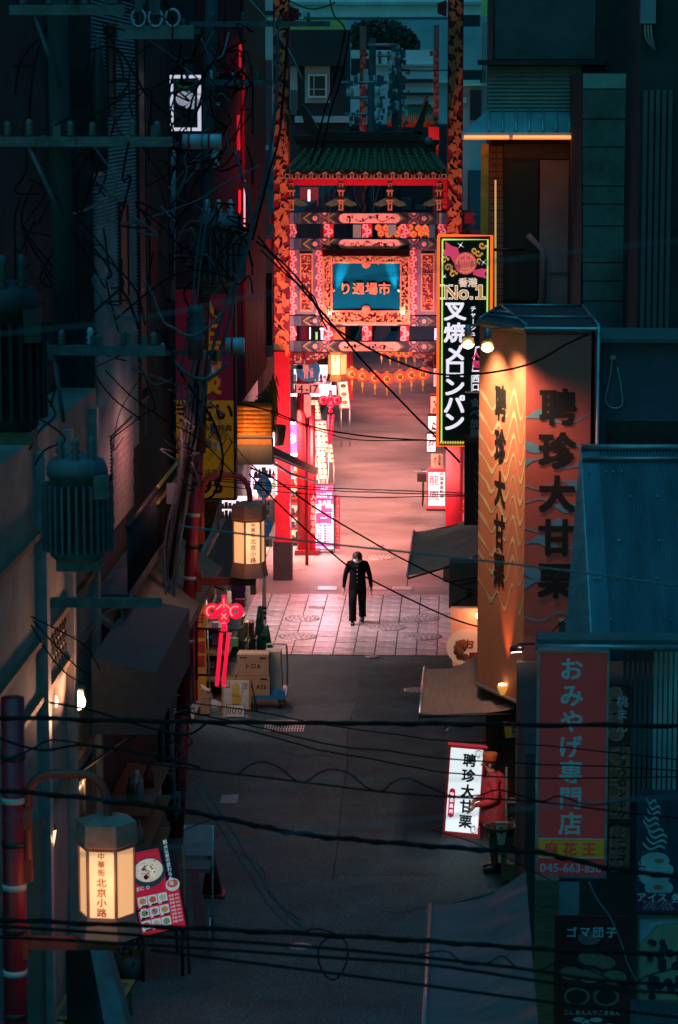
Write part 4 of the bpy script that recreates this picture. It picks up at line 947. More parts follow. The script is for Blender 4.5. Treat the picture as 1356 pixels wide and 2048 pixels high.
# food banners and posters at the lower right
def poster(nm, label, x0, y0, x1, y1, Y, m, cat='poster'):
    f = FaceY(x0, y0, x1, y1, Y); t = thing(nm, label, cat, f.p(.5, 1)); b = MB(); boxF(b, f, .03); t2 = b.build('sheet', m, t); return f, t
m_pd = M('poster_dark', (.07, .03, .03), rough=.5, var=.4); m_pp = M('poster_peach', (.42, .20, .14), rough=.5, var=.35, scale=3); m_po = M('poster_ochre', (.34, .17, .07), rough=.5, var=.35, scale=3)
for k, (y0, y1, m, tx, lb) in enumerate(((1370, 1486, m_pd, '桃まん', 'dark narrow food banner, top one beside the red signboard'), (1490, 1640, m_pp, 'ショウロンポウ', 'peach narrow food banner with black kana beside the red signboard'), (1650, 1745, m_po, 'シュウマイ', 'ochre narrow food banner, lowest beside the red signboard'))):
    f, t = poster('food_banner', lb, 1216, y0, 1262, y1, 34.0, m)
    b = MB(); f.text(b, tx, .62, .5, min(.15, f.h / len(tx) * .88), vert=True, bold=.015, o=.012); b.build('lettering', m_ink2 if k else m_prt, t)
    b = MB()
    for q in range(4):
        c = (rnd.uniform(.2, .4), .15 + .23 * q); f.ell(b, *c, .10, .006, None, 0, 12); f.ell(b, c[0], c[1], .07, .009, None, 1, 10)
    b.build('dumpling_print', [M('dumpling', (.5, .33, .24), rough=.5, var=.3), m_pp if k != 1 else m_po], t)
    b = MB(); f.frame(b, 0, 0, 1, 1, .012, .015, .04); b.build('frame', m_black, t)
m_ice = M('ice_print', (.30, .46, .50), rough=.35, var=.3, scale=4)
f, t = poster('poster', 'blue ice cream poster with a tall soft swirl at the edge of the view', 1273, 1580, 1380, 1822, 32.0, M('poster_navy', (.03, .045, .08), rough=.3, var=.3))
b = MB()
for q in range(9):
    u0 = .16 + .05 * math.sin(q * 1.3); v = .05 + .047 * q; wv = .16 + .035 * q
    b0 = [(u0 + .03 * i * (.6 + q * .08), v + .03 * math.sin(i * .5) + .02 * i * .3) for i in range(12)]
    for i in range(11): f.poly(b, [b0[i], (b0[i][0], b0[i][1] + .02), (b0[i + 1][0], b0[i + 1][1] + .02), b0[i + 1]], .008)
b.build('swirl_print', m_ice, t)
b = MB()
for q in range(4): f.ell(b, .35 + .08 * (q % 2), .58 + .075 * q, .17, .008 + .002 * q, None, 0, 14, ry=.10)
b.build('scoop_print', m_ice, t); b = MB()
for q in range(3): f.ell(b, .42, .58 + .11 * q, .06, .02, None, 0, 9, ry=.03)
b.build('sauce_print', m_po, t)
b = MB(); f.rect(b, 0, .845, 1, 1, .02, .02); rb_ = b.build('price_band', M('poster_plum', (.22, .03, .09), rough=.4, var=.2), t)
b = MB(); f.text(b, 'アイス 各3', .48, .885, .12, bold=.02, o=.026); f.text(b, '山盛空', .1, .66, .08, vert=True, bold=.01, o=.012)
for q in range(3): f.text(b, 'メロン バニラ' if q % 2 else 'マンゴー ミルク', .42, .925 + .025 * q, .05, o=.026)
b.build('lettering', m_prt, rb_)
f, t = poster('poster', 'framed poster of dark grapes under the ice cream poster', 1273, 1830, 1380, 2004, 32.0, M('poster_cream', (.36, .34, .24), rough=.4, var=.2))
b = MB(); f.poly(b, [(.03, .35), (.35, .12), (1, .06), (1, 0), (.03, 0)], .006); b.build('sky_print', m_ice, t)
gp = M('grape_print', (.02, .03, .06), rough=.25, var=.3); b = MB()
for q in range(34): f.ell(b, rnd.uniform(.25, .95), rnd.choice((rnd.uniform(.3, .62), rnd.uniform(.72, .95))), rnd.uniform(.035, .055), .008 + q * .0005, None, 0, 10)
b.build('grape_print', gp, t, kind='stuff'); b = MB(); f.frame(b, 0, 0, 1, 1, .03, .03, .06); b.build('frame', m_wood, t)
f, t = poster('poster', 'dark red poster of sesame balls with pale kana above the awning', 1108, 1832, 1262, 2075, 31.0, M('poster_oxblood', (.10, .012, .018), rough=.4, var=.3))
sp_ = M('sesame_print', (.22, .15, .12), rough=.6, var=.6, scale=60); b = MB()
for u, v, r in ((.45, .18, .13), (.48, .34, .15), (.22, .47, .13), (.47, .49, .14), (.78, .50, .14), (.66, .38, .12)): f.ell(b, u, v, r, .006 + r * .03, None, 0, 16, ry=r * .62)
b.build('sesame_ball_print', sp_, t); b = MB()
for u in (.30, .68): f.ell(b, u, .66, .15, .012, None, 0, 16, ry=.11); f.ell(b, u, .66, .12, .015, None, 1, 16, ry=.085)
b.build('cut_ball_print', [sp_, m_ink2], t)
b = MB(); f.text(b, 'ゴマ団子', .48, .13, .13, bold=.02, o=.02, gap=1.15); f.text(b, 'こしあん入りこまあん', .5, .79, .065, o=.02); b.build('lettering', m_prt, t)
b = MB()
for q in range(16): f.ell(b, rnd.uniform(.1, .9), rnd.uniform(.85, .98), rnd.uniform(.04, .08), .012, None, 0, 8, ry=.03)
b.build('garnish_print', m_ice, t)
# timber post and cables below the red sign
p0, p1 = P(1095, 1760, 32.4), P(1108, 2090, 32.4)
b = MB(); b.box((p0.x - .14, 32.4, 0), (p0.x + .14, 32.65, p0.z)); solo(b, 'timber_post', m_wood, 'weathered timber post standing below the red signboard', 'post')
f = FaceY(1118, 1764, 1158, 1850, 33.0); b = MB(); boxF(b, f, .15); solo(b, 'utility_box', m_gr, 'pale narrow box hanging under the red signboard beside the timber post', 'box')
# awnings along the right side
def awning(label, fo, no, nw, fw_, m, folds=5, val=.22, nm='awning'):
    fo, no, nw, fw_ = V(fo), V(no), V(nw), V(fw_); t = thing(nm, label, 'awning', (fo + no) / 2)
    b = MB(); n = 28
    for i in range(n + 1):
        s = i / n; h = -.05 * abs(math.sin(s * math.pi * folds)) * .6
        for j in range(7):
            a = (no.lerp(fo, s)).lerp(nw.lerp(fw_, s), j / 6); b.v.append(tuple(a + V((0, 0, h - .08 * math.sin(j / 6 * math.pi) + .022 * math.sin(i * 1.9 + j * .7) * (.3 + j / 6) + .012 * math.sin(i * .63 - j * 1.7)))))
    for i in range(n):
        for j in range(6): k = i * 7 + j; b.f.append((k, k + 1, k + 8, k + 7)); b.m.append(0); b.sm.append(True)
    cv = b.build('canvas', m, t)
    b = MB(); b.slab([no, fo, fo + V((-.02, 0, -val)), no + V((-.02, 0, -val))], (.015, 0, 0)); b.build('valance', m, cv)
    b = MB(); b.tube([no + V((0, -.05, 0)), fo + V((0, .05, 0))], .028, 6); b.build('front_bar', m_alu, t)
    for a, c in ((no, nw), (fo, fw_)): b = MB(); b.tube([a + V((0, 0, -.06)), c + V((0, 0, -.12))], .022, 6); b.build('arm', m_black, t)
    return t
m_awb = M('brown_canvas', (.22, .15, .12), rough=.8, var=.25, scale=3, stretch=(6, .6, 1)); m_awg = M('olive_canvas', (.46, .33, .22), rough=.75, var=.3, scale=3, stretch=(1, 5, 1)); m_awd = M('slate_tarp', (.10, .11, .115), rough=.55, var=.35, scale=2, stretch=(1, 4, 1))
awning('brown canvas awning under the orange banner, over the lit white sign', (-.52, 45.2, 2.3), (-.56, 41.8, 2.3), (.95, 41.8, 2.42), (.32, 45.2, 2.5), m_awb, 2)
awning('olive canvas awning close to the gate with a steep pitch', (-.93, 59.2, 2.4), (-.96, 53.6, 2.4), (.45, 53.6, 2.88), (.45, 59.2, 2.76), m_awg, 4)
awning('large slate grey tarpaulin awning at the bottom edge of the view', (-.29, 31.5, 2.3), (-.31, 24.5, 2.3), (.82, 24.5, 2.62), (.82, 31.5, 2.70), m_awd, 1)
b = MB(); b.box((-.34, 31.3, 0), (-.30, 31.36, 2.3)); b.box((-.30, 31.3, 1.72), (-.06, 31.36, 2.25)); solo(b, 'awning_post', m_gr, 'thin pale post with a hanging cloth at the corner of the slate awning', 'post')
f = FaceY(898, 1126, 962, 1216, 52.5)
t = thing('side_curtain', 'beige canvas side curtain with a spout below the olive awning', 'curtain', f.p(.5, 1))
b = MB(); boxF(b, f, .5); b.build('canvas', M('beige_canvas', (.20, .155, .11), rough=.8, var=.2, scale=2), t)
b = MB()
for u0, v0, u1, v1 in ((0, .42, 1, .30), (0, .98, .9, .6), (.3, .5, 1, .35)): b.tube([f.p(u0, v0, .01), f.p(u1, v1, .01)], .012, 5)
b.build('seam_cord', m_black, t)
b = MB(); b.tube(smooth_path([f.p(.62, .52, .05), f.p(.58, .68, .08), f.p(.66, .72, .08), f.p(.7, .55, .05)]), .02, 6); b.build('hook', m_black, t)
# fried chicken sign
m_pch = M('peach_lit', (.70, .40, .28), rough=.5, var=.2, scale=2, emit=.32, ecol='#e08a6a')
f = FaceY(901, 1217, 962, 1334, 50.0)
t = thing('food_sign', 'peach lit food sign with red kana half hidden behind the orange banner', 'sign', f.p(.5, 1))
b = MB(); f.poly(b, [(0, .0), (0, .55), (.08, 1), (1, .95), (1, 0)], 0, .2); b.build('panel', m_pch, t)
b = MB(); f.ell(b, .55, .66, .38, .008, None, 0, 24, ry=.34); b.build('plate_print', M('plate_print', (.75, .55, .45), rough=.5, emit=.3, ecol='#f0b090', var=.05), t)
b = MB()
for q in range(16): f.ell(b, rnd.uniform(.2, .48), rnd.uniform(.55, .85), rnd.uniform(.04, .08), .012 + q * .0006, None, q % 2, 7)
b.build('chicken_print', [M('chicken_brown', (.30, .09, .04), rough=.6, var=.5, scale=20), M('chicken_tan', (.55, .25, .12), rough=.6, var=.5, scale=20)], t)
for m, bo, o in ((m_crm, .06, .02), (M('kana_red', (.45, .01, .02), rough=.5, emit=.12, ecol='#c01028', var=.1), .015, .026)):
    b = MB(); f.text(b, 'お', .62, .60, .19, bold=bo, o=o); f.text(b, '最高', .95, .84, .21, bold=bo, o=o); b.build('lettering', m, t)
p = f.p(.92, .1, .12); b = MB(); b.ball(p, .06, 10); b.build('bulb', m_bul, t); lamp('sign_bulb', 'POINT', p + V((-.05, -.12, 0)), 9, '#ff9a68', .06)
# white dragon-house stand and its neighbours past the gate on the right
m_wl = M('panel_white_lit', (.8, .75, .75), rough=.5, var=0, emit=1.15, ecol='#ffe9ea'); m_pkf = M('pink_frame', (.8, .12, .16), rough=.4, var=.1, emit=.35, ecol='#ff4a5a')
f = FaceY(853, 938, 895, 1018, 78.5)
t = thing('standing_sign', 'white lit street sign in a pink frame on wheels beside the red gate pillar', 'sign', (f.p(.5, 1).x, 78.5, 0))
b = MB(); f.poly(b, [(0, .08), (0, 1), (1, 1), (1, .08), (.8, -.04), (.2, -.04)], 0, .22); b.build('frame', m_pkf, t)
b = MB(); f.rect(b, .09, .08, .88, .92, .01); b.build('lit_panel', m_wl, t)
b = MB(); f.text(b, '龍鳳', .36, .47, .30, vert=True, bold=.0, o=.018, gap=1.5); b.build('red_lettering', M('print_crimson', (.45, .02, .08), rough=.5, var=0), t)
b = MB(); f.text(b, '中国家庭料理', .73, .4, .115, vert=True, bold=.02, o=.018); b.build('green_lettering', M('print_dkgreen', (.02, .06, .04), rough=.5, var=0), t)
b = MB(); f.rect(b, 0, 1, 1, 1.06, .05, .5)
for u in (.1, .9): b.cbox(f.p(u, 1.1, -.1), (.08, .12, .12))
b.build('base', m_black, t)
f2 = FaceY(862, 908, 886, 937, 78.3); b = MB(); boxF(b, f2, .02); tp_ = b.build('paper_notice', m_crm, t); b = MB(); f2.text(b, '五目炒飯', .7, .4, .07, vert=True, bold=.02); f2.text(b, '点心', .35, .4, .07, vert=True, bold=.02); b.build('notice_lettering', m_ink2, tp_)
t = thing('bicycle', 'dark bicycle parked beside the white pink-framed sign', 'bicycle', (P(846, 1010, 80).x, 80, 0))
wc = P(846, 1004, 80); wc.z = .32
for yy in (79.4, 80.4):
    b = MB(); ring = [V((wc.x, yy + .31 * math.cos(q * .314), .33 + .31 * math.sin(q * .314))) for q in range(21)]; b.tube(ring, .022, 6, cap=False); w_ = b.build('wheel', m_black, t)
    b = MB()
    for q in range(8): b.tube([(wc.x, yy, .33), (wc.x, yy + .3 * math.cos(q * .785), .33 + .3 * math.sin(q * .785))], .004, 4)
    b.build('spokes', m_alu, w_)
b = MB()
for a, c in (((79.4, .33), (79.6, .95)), ((79.6, .75), (80.1, .35)), ((80.1, .35), (80.4, .33)), ((80.1, .35), (80.25, .85)), ((79.6, .78), (80.25, .75)), ((80.4, .33), (80.25, .75))): b.tube([(wc.x, a[0], a[1]), (wc.x, c[0], c[1])], .018, 6)
b.build('frame', M('bike_paint', (.06, .08, .12), rough=.35, var=.1), t)
b = MB(); b.tube([(wc.x - .25, 79.55, .98), (wc.x, 79.6, .97), (wc.x + .25, 79.55, .98)], .014, 6); b.build('handlebar', m_alu, t)
b = MB(); b.cbox((wc.x, 80.28, .9), (.12, .24, .06)); b.build('saddle', m_black, t)
b = MB(); b.box((wc.x - .16, 79.2, .72), (wc.x + .16, 79.5, .95)); b.build('basket', m_railg, t)
for k, (x0, y0, x1, y1, Yq, m, lb) in enumerate([(896, 982, 940, 1046, 74, m_crm, 'cream noticeboard with a round red badge under the red pillar'), ]):
    f = FaceY(x0, y0, x1, y1, Yq); t = thing('notice_board', lb, 'sign', f.p(.5, 1)); b = MB(); boxF(b, f, .1); b.build('board', M('board_cream', (.6, .45, .36), rough=.6, var=.15), t)
    b = MB(); f.ell(b, .68, .42, .22, .01, None, 0, 20); b.build('badge', m_rlac, t); b = MB(); f.text(b, 'We', .68, .33, .15, bold=.03, o=.016); f.text(b, 'are', .68, .44, .13, bold=.03, o=.016); f.text(b, 'Open', .68, .53, .09, bold=.02, o=.016); b.build('badge_lettering', m_crm, t)
    b = MB(); f.text(b, '出', .25, .1, .14, bold=.02, o=.012); b.build('lettering', m_ink2, t)
    b = MB(); b.box((f.p(0, 0).x - .05, Yq, 0), (f.p(0, 0).x, Yq + .06, f.p(0, 0).z)); b.build('post', m_crm, t)
t = thing('red_column', 'bright red square column standing just behind the gate below the black sign', 'column', (P(908, 1000, 71).x, 71, 0))
a = P(898, 950, 71); c = P(926, 950, 71); MB().box((a.x, 71, .0), (c.x, 71.35, 7)).build('shaft', m_rlac, t); b = MB(); b.tube([P(900, 915, 70.9), P(918, 917, 70.9)], .02, 6); b.build('strap', m_black, t)
# glowing panels up the right side of the far street
PAN = [(855, 830, 876, 880, 92, '#ffe8e6', 1.5, 'white lit menu panel with a red figure below the salmon panel', '5'), (860, 790, 880, 850, 96, '#ff9a86', 1.1, 'salmon lit panel above the white menu panel by the black sign', 'お'), (866, 735, 886, 775, 104, '#ffb0a8', .9, 'pale pink awning front beside the black shop sign', ''), (853, 866, 872, 905, 88, '#fff0f0', 1.4, 'small white lit price board under the white menu panel', 'Ω'), (872, 690, 890, 722, 110, '#ff5a64', .9, 'red lit sign under the gate beam beside the black sign', ''), (868, 655, 880, 682, 112, '#e8d8ff', 1.4, 'violet white tube sign seen through the gate beside the black sign', '')]
for x0, y0, x1, y1, Yq, ec, st, lb, tx in PAN:
    f = FaceY(x0, y0, x1, y1, Yq); t = thing('lit_panel', lb, 'sign', f.p(.5, 1)); b = MB(); boxF(b, f, .5); b.build('box', m_rdk, t)
    b = MB(); f.rect(b, .06, .05, .94, .95, .01); b.build('face', M('lit_' + ec, ec, var=.3, scale=8, emit=st, ecol=ec), t)
    b = MB()
    for q in range(6): u, v = rnd.uniform(.15, .7), rnd.uniform(.1, .85); f.rect(b, u, v, u + .2, v + .07, .02)
    if tx: f.text(b, tx, .5, .5, f.w * .6, bold=.03, o=.022)
    b.build('printing', m_rlac, t)
# ================================================================== LANTERNS, POLES AND SIGNS ON THE LEFT
m_lred = M('pole_red', (.42, .015, .03), rough=.4, var=.3, scale=3)
m_arm = M('arm_red', (.38, .045, .03), rough=.45, var=.25, scale=4)
m_cap = M('lantern_brown', (.38, .20, .16), rough=.5, var=.3, scale=4)
m_lan = M('lantern_glass', (.85, .62, .42), rough=.6, emit=.78, ecol='#ffb878', var=.1, scale=1.5)
m_lan2 = M('lantern_glass_front', (.85, .68, .5), rough=.6, emit=.85, ecol='#ffc48c', var=.1, scale=1.5)
m_lred2 = M('lantern_ink', (.42, .03, .015), rough=.6, var=0)
def lantern(label, c, R_, hg, rot, text, armpole, group='hexagonal street lanterns', base_arm=True, glow=5):
    c = V(c); t = thing('street_lantern', label, 'lantern', c, group)
    cap = hg * .34
    b = MB(); b.lathe(c, [(R_ * .98, hg / 2), (R_ * 1.10, hg / 2 + .03), (R_ * 1.06, hg / 2 + cap), (R_ * .5, hg / 2 + cap + .05)], 6, smooth=False, ph=rot); cp = b.build('roof_cap', m_cap, t)
    b = MB(); b.lathe(c, [(R_ * .75, -hg / 2 - cap), (R_ * 1.18, -hg / 2 - cap + .02), (R_ * 1.02, -hg / 2), (R_ * .9, -hg / 2)], 6, smooth=False, ph=rot); b.build('base', m_cap, t)
    vs = [c + V((math.cos(rot + q * math.pi / 3), math.sin(rot + q * math.pi / 3), 0)) * R_ for q in range(6)]
    for q in range(6):
        a, d = vs[(q + 1) % 6], vs[q]
        mid = (a + d) / 2 - c
        if mid.y < -.2 * R_:                                           # panes towards the camera end carry lettering on one side
            pass
        # left-to-right as seen from outside
        L, Rr = (d, a)
        f = Face(L + V((0, 0, hg / 2)), Rr - L, V((0, 0, -hg)))
        ang = math.atan2(mid.y, mid.x)
        front = text and mid.normalized().dot(V((.02, -1, 0))) > .85
        b = MB(); f.rect(b, .03, .01, .97, .99, -.012); p = b.build('pane', m_lan2 if front else m_lan, t)
        b = MB(); f.frame(b, .0, 0, 1, 1, .018, .004, .03); b.build('pane_frame', m_cap, p)
        if front:
            b = MB(); f.text(b, text[:3], .5, .20, hg * .105, vert=True, bold=.012, o=.008, gap=1.1); f.text(b, text[3:], .5, .675, hg * .13, vert=True, bold=.014, o=.008, gap=1.1, sx=1.12); b.build('lettering', m_lred2, p)
    if armpole:
        px_, off = armpole; zt = c.z + hg / 2 + cap
        b = MB(); x1 = c.x + .02; x0 = px_ + .16
        b.tube(smooth_path([(x0, c.y, zt - .55), (x0, c.y, zt + .0), (x0 + .02, c.y, zt + .28), (x0 + .14, c.y, zt + .43), ((x0 + x1) / 2, c.y, zt + .46), (x1 - .14, c.y, zt + .43), (x1 - .02, c.y, zt + .25), (x1, c.y, zt)], 4), .045, 8); b.build('hanger_loop', m_arm, t)
        b = MB(); b.box((px_ + .08, c.y - .05, zt - .1), (px_ + .2, c.y + .05, zt + .12)); b.box((px_ + .08, c.y - .05, zt - .62), (px_ + .2, c.y + .05, zt - .4)); b.build('bracket', m_arm, t)
        zb = c.z - hg / 2 - cap - .07
        b = MB(); b.box((px_ + .1, c.y - .04, zb - .06), (c.x + .1, c.y + .04, zb + .06)); b.box((px_ + .08, c.y - .07, zb - .16), (px_ + .16, c.y + .07, zb + .16)); b.build('foot_arm', m_arm, t)
    lamp('lantern_light', 'POINT', c + V((.0, -R_ - .25, 0)), glow, '#ffae6a', .2)
    return t
TXT = '中華街北京小路'
m_band = M('band_white', (.55, .52, .5), rough=.6, var=.2)
def redpole(label, base, top, r, z_red, grp):
    base, top = V(base), V(top); t = thing('lamp_pole', label, 'pole', base, grp)
    k = z_red / top.z; m_ = base.lerp(top, k)
    b = MB(); b.tube([base, m_], r * 1.12, 14); b.build('lower_shaft', m_redd, t)
    b = MB(); b.tube([m_, top], r, 14); b.build('shaft', m_lred, t)
    for q in range(7):
        p = base.lerp(top, .45 + .075 * q); b = MB(); d = (top - base).normalized() * .03; b.tube([p - d, p + d], r * 1.06, 14); b.build('strap', m_band if q % 2 else m_black, t)
    return t
L2 = P(498, 1082, 43.0); lantern('glowing hexagonal lantern hung on the red pole in front of the gate pillar', L2, .262, .68, math.radians(20), TXT, (P(383, 1081, 43).x, 0))
redpole('leaning red lamp pole wrapped in cables in front of the yellow sign', P(350, 1715, 43), P(396, 880, 43), .105, 2.2, 'red lamp poles')
L1 = P(214, 1757, 26.5); lantern('larger glowing hexagonal lantern beside the lit red menu board', L1, .285, .70, math.radians(-5), TXT, (P(24, 1745, 26.5).x, 0), glow=5)
redpole('red lamp pole with pale straps carrying the larger lantern', (P(22, 1700, 26.5).x, 26.5, 0), (P(25, 1400, 26.5).x, 26.5, P(22, 1395, 26.5).z), .115, 1.2, 'red lamp poles')
L3 = P(675, 728, 80); lantern('small bright lantern with red kanji above the far shop fronts', L3, .285, .60, math.radians(-12), '市場通り', None, glow=40)
b = MB(); b.tube([L3 + V((0, 0, .45)), L3 + V((0, 0, .62)), L3 + V((-1.4, 0, .62))], .035, 8); solo(b, 'lantern_bracket', m_rlac, 'slim red arm holding the small far lantern out from the shops', 'bracket')
# --- red and yellow fortune sign
f = FaceY(350, 576, 468, 998, 50.0)
sg = thing('shop_sign', 'tall maroon and yellow vertical signboard behind the leaning cable-wrapped pole', 'sign', f.p(.5, 1))
b = MB(); boxF(b, f, .3); b.build('board', M('sign_maroon', (.40, .03, .07), rough=.5, var=.15, emit=.07, ecol='#a01030'), sg)  # slight emission added to lift the dim maroon board
b = MB(); f.rect(b, 0, .53, 1, 1, .005, .02); yb = b.build('yellow_board', M('sign_amber', (.58, .26, .02), rough=.5, var=.15, emit=.13, ecol='#c88008'), sg)  # amber half lifted by added emission too
b = MB(); f.frame(b, -.02, -.005, 1.03, 1.005, .04, .02, .34); b.build('frame', m_black, sg)
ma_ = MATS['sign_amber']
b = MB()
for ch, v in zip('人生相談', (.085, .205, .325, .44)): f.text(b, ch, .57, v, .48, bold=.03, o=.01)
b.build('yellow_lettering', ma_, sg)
b = MB(); f.text(b, '手占い', .5, .585, .36, bold=.03, o=.012); f.text(b, '95', .62, .935, .36, bold=.03, o=.012, sx=1.1); b.build('red_lettering', M('amber_red', (.28, .015, .03), rough=.5, var=.1), yb)
b = MB(); f.text(b, '３大特典', .72, .66, .13, bold=.02, o=.012); f.text(b, '人生相談', .72, .685, .09, o=.012); f.text(b, '手相鑑定', .72, .705, .09, o=.012); f.text(b, '年中無休', .62, .87, .12, bold=.01, o=.012); f.text(b, '手相の店', .6, .89, .12, bold=.01, o=.012); f.text(b, 'うらない', .62, .775, .1, bold=.0, o=.012, tilt=1.0)
pts = smooth_path([(.72, .86, 0), (.80, .8, 0), (.92, .745, 0), (.94, .725, 0), (.86, .715, 0), (.74, .755, 0), (.70, .70, 0), (.66, .67, 0)], 4)
for i in range(len(pts) - 1): f.poly(b, [(pts[i].x, pts[i].y), (pts[i + 1].x, pts[i + 1].y), (pts[i + 1].x + .02, pts[i + 1].y), (pts[i].x + .02, pts[i].y)], .012)
b.build('black_lettering', m_ink2, yb)
for y in (600, 970): b = MB(); b.tube([P(350, y, 50.2), P(330, y, 50.4)], .04, 6); b.build('bracket', m_black, sg)
# --- white edge sign with bright frame high on the left (340-400,150-260)
f = FaceY(340, 150, 402, 262, 46.5); t = thing('window_sign', 'bright white-edged pane with green print high on the dark wall', 'sign', f.p(.5, 1))
b = MB(); boxF(b, f, .15); b.build('pane', m_glassd, t)
b = MB(); f.frame(b, 0, 0, 1, 1, .055, .02, .05); b.build('lit_frame', M('frame_lit', '#e8e4f0', var=.2, scale=6, emit=.75, ecol='#e0dcf0'), t)
b = MB(); f.poly(b, [(.2, .08), (.65, .08), (.5, .5), (.3, .4)], .01); f.ell(b, .42, .42, .12, .014, None, 1, 12); f.text(b, '茶', .75, .45, .3, bold=.02, o=.02, mi=1); b.build('print', [M('sign_leaf', (.02, .25, .09), emit=.12, ecol='#108040', var=.2), M('sign_pale', (.7, .7, .75), emit=.35, ecol='#d0d0e0', var=.2)], t)
# --- lamps on the near left wall
m_ll = M('lamp_lit', '#fff0d8', var=0, emit=14, ecol='#ffd9a0')
t = thing('wall_lamp', 'twin bright flood lamps on the beige wall', 'lamp', P(128, 1400, 36))
for px in (97, 153):
    p = P(px, 1398, 36.2 if px > 100 else 34.3); b = MB(); b.box(p + V((-.10, -.02, -.10)), p + V((.10, .25, .14))); hd = b.build('lamp_head', m_alu, t); b = MB(); b.ball(p + V((.02, -.06, -.02)), (.11, .07, .12), 12); b.build('lens', m_ll, hd)
    lamp('wall_light', 'POINT', p + V((.05, -.10, -.05)), 5, '#ffc890', .07)
b = MB(); b.tube([P(90, 1382, 36.4), P(165, 1382, 36.4)], .02, 6); b.tube([P(128, 1382, 36.4), P(128, 1382, 36.4) + V((-.4, .1, 0))], .03, 6); b.build('mounting_bar', m_black, t)
lamp('wall_wash', 'SPOT', (-4.5, 35.1, 3.85), 150, '#ffb890', .1, to=(-5.1, 34.3, 5.0), spot=110, blend=1)
lamp('wall_wash', 'SPOT', (-4.5, 33.9, 3.85), 95, '#ffb890', .1, to=(-5.1, 33.0, 5.2), spot=110, blend=1)
for px, py, Yq, lb in ((160, 1566, 36.5, 'small black carriage lamp, the further one on the beige shop front'), (100, 1672, 33.4, 'small black carriage lamp, the nearer one on the beige shop front')):
    c = P(px, py, Yq); t = thing('carriage_lamp', lb, 'lamp', c, 'carriage lamps on the beige shop front')
    b = MB(); b.lathe(c, [(.05, -.13), (.085, .08), (.06, .085)], 6, smooth=False); b.build('glass', M('lamp_glass_lit', '#ffe9c8', var=.3, scale=14, emit=1.1, ecol='#ffd8a0'), t)
    b = MB(); b.lathe(c, [(.10, .085), (.06, .15), (.02, .2)], 6, smooth=False); b.lathe(c, [(.03, -.2), (.055, -.13), (.05, -.125)], 6, smooth=False)
    for q in range(6): a = q * math.pi / 3; b.tube([c + V((.05 * math.cos(a), .05 * math.sin(a), -.13)), c + V((.087 * math.cos(a), .087 * math.sin(a), .085))], .008, 4)
    b.tube([c + V((0, 0, -.2)), c + V((0, 0, -.42)), c + V((-.25, 0, -.46))], .012, 6); b.tube(smooth_path([c + V((0, 0, .2)), c + V((-.05, 0, .32)), c + V((-.25, 0, .3))]), .012, 6); b.build('iron_frame', m_black, t)
    lamp('carriage_light', 'POINT', c + V((.12, -.14, 0)), 2.2, '#ffcf98', .04)
# --- traffic signs
m_sblue = M('sign_blue', (.02, .24, .44), rough=.4, var=.1, emit=.10, ecol='#1878b8'); m_sw = M('sign_white', (.72, .64, .60), rough=.45, var=.1); m_spost = M('post_white', (.62, .55, .54), rough=.45, var=.1)  # blue discs glow a little so they show in the dark
t = thing('road_sign', 'round blue footpath sign of adult and child over a 14-17 plate', 'road sign', G(617, 1150))
Yq = 69.0; f = FaceY(592, 716, 640, 764, Yq)
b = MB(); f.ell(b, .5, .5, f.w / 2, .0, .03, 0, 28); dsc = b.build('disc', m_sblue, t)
b = MB()
f.ell(b, .40, .17, .045, .008, None, 0, 10); f.poly(b, [(.30, .28), (.27, .55), (.33, .56), (.34, .86), (.40, .86), (.42, .6), (.44, .86), (.50, .86), (.50, .45), (.53, .56), (.57, .54), (.50, .27), (.42, .22)], .008)
f.ell(b, .66, .46, .03, .008, None, 0, 8); f.poly(b, [(.62, .53), (.58, .50), (.57, .53), (.60, .64), (.61, .82), (.65, .82), (.66, .7), (.67, .82), (.71, .82), (.71, .66), (.74, .62), (.70, .53)], .008); b.build('figures', m_sw, dsc)
f = FaceY(589, 768, 638, 786, Yq); b = MB(); boxF(b, f, .02); pl_ = b.build('plate', m_sw, t); b = MB(); f.text(b, '14-17', .5, .5, .27, bold=.01, o=.006, gap=1.25); b.build('plate_lettering', m_ink2, pl_)
b = MB(); b.tube([P(613, 700, Yq + .05), (P(613, 800, Yq).x, Yq + .05, 0)], .04, 8); b.build('post', m_redd, t)
f = FaceY(608, 789, 622, 836, Yq - .1); b = MB(); f.poly(b, [(0, 0), (0, .7), (.4, 1), (1, .9), (1, 0)], 0, .06); b.build('folded_flag', m_sw, t)
f = FaceY(578, 730, 605, 738, Yq); b = MB(); boxF(b, f, .03); b.build('green_arm', m_grn, t)
Yq = 58.6; base = P(529, 1300, Yq); base.z = 0
t = thing('road_sign', 'white sign post with two blue roundels and time plates behind the lantern', 'road sign', base)
b = MB(); b.tube([(base.x, Yq, 0), (base.x, Yq, P(529, 935, Yq).z)], .045, 8); b.build('post', m_spost, t)
for q in range(3): f = FaceY(524, 1214 + 10 * q, 533, 1219 + 10 * q, Yq - .05); b = MB(); boxF(b, f, .01); b.build('sticker', m_black, t)
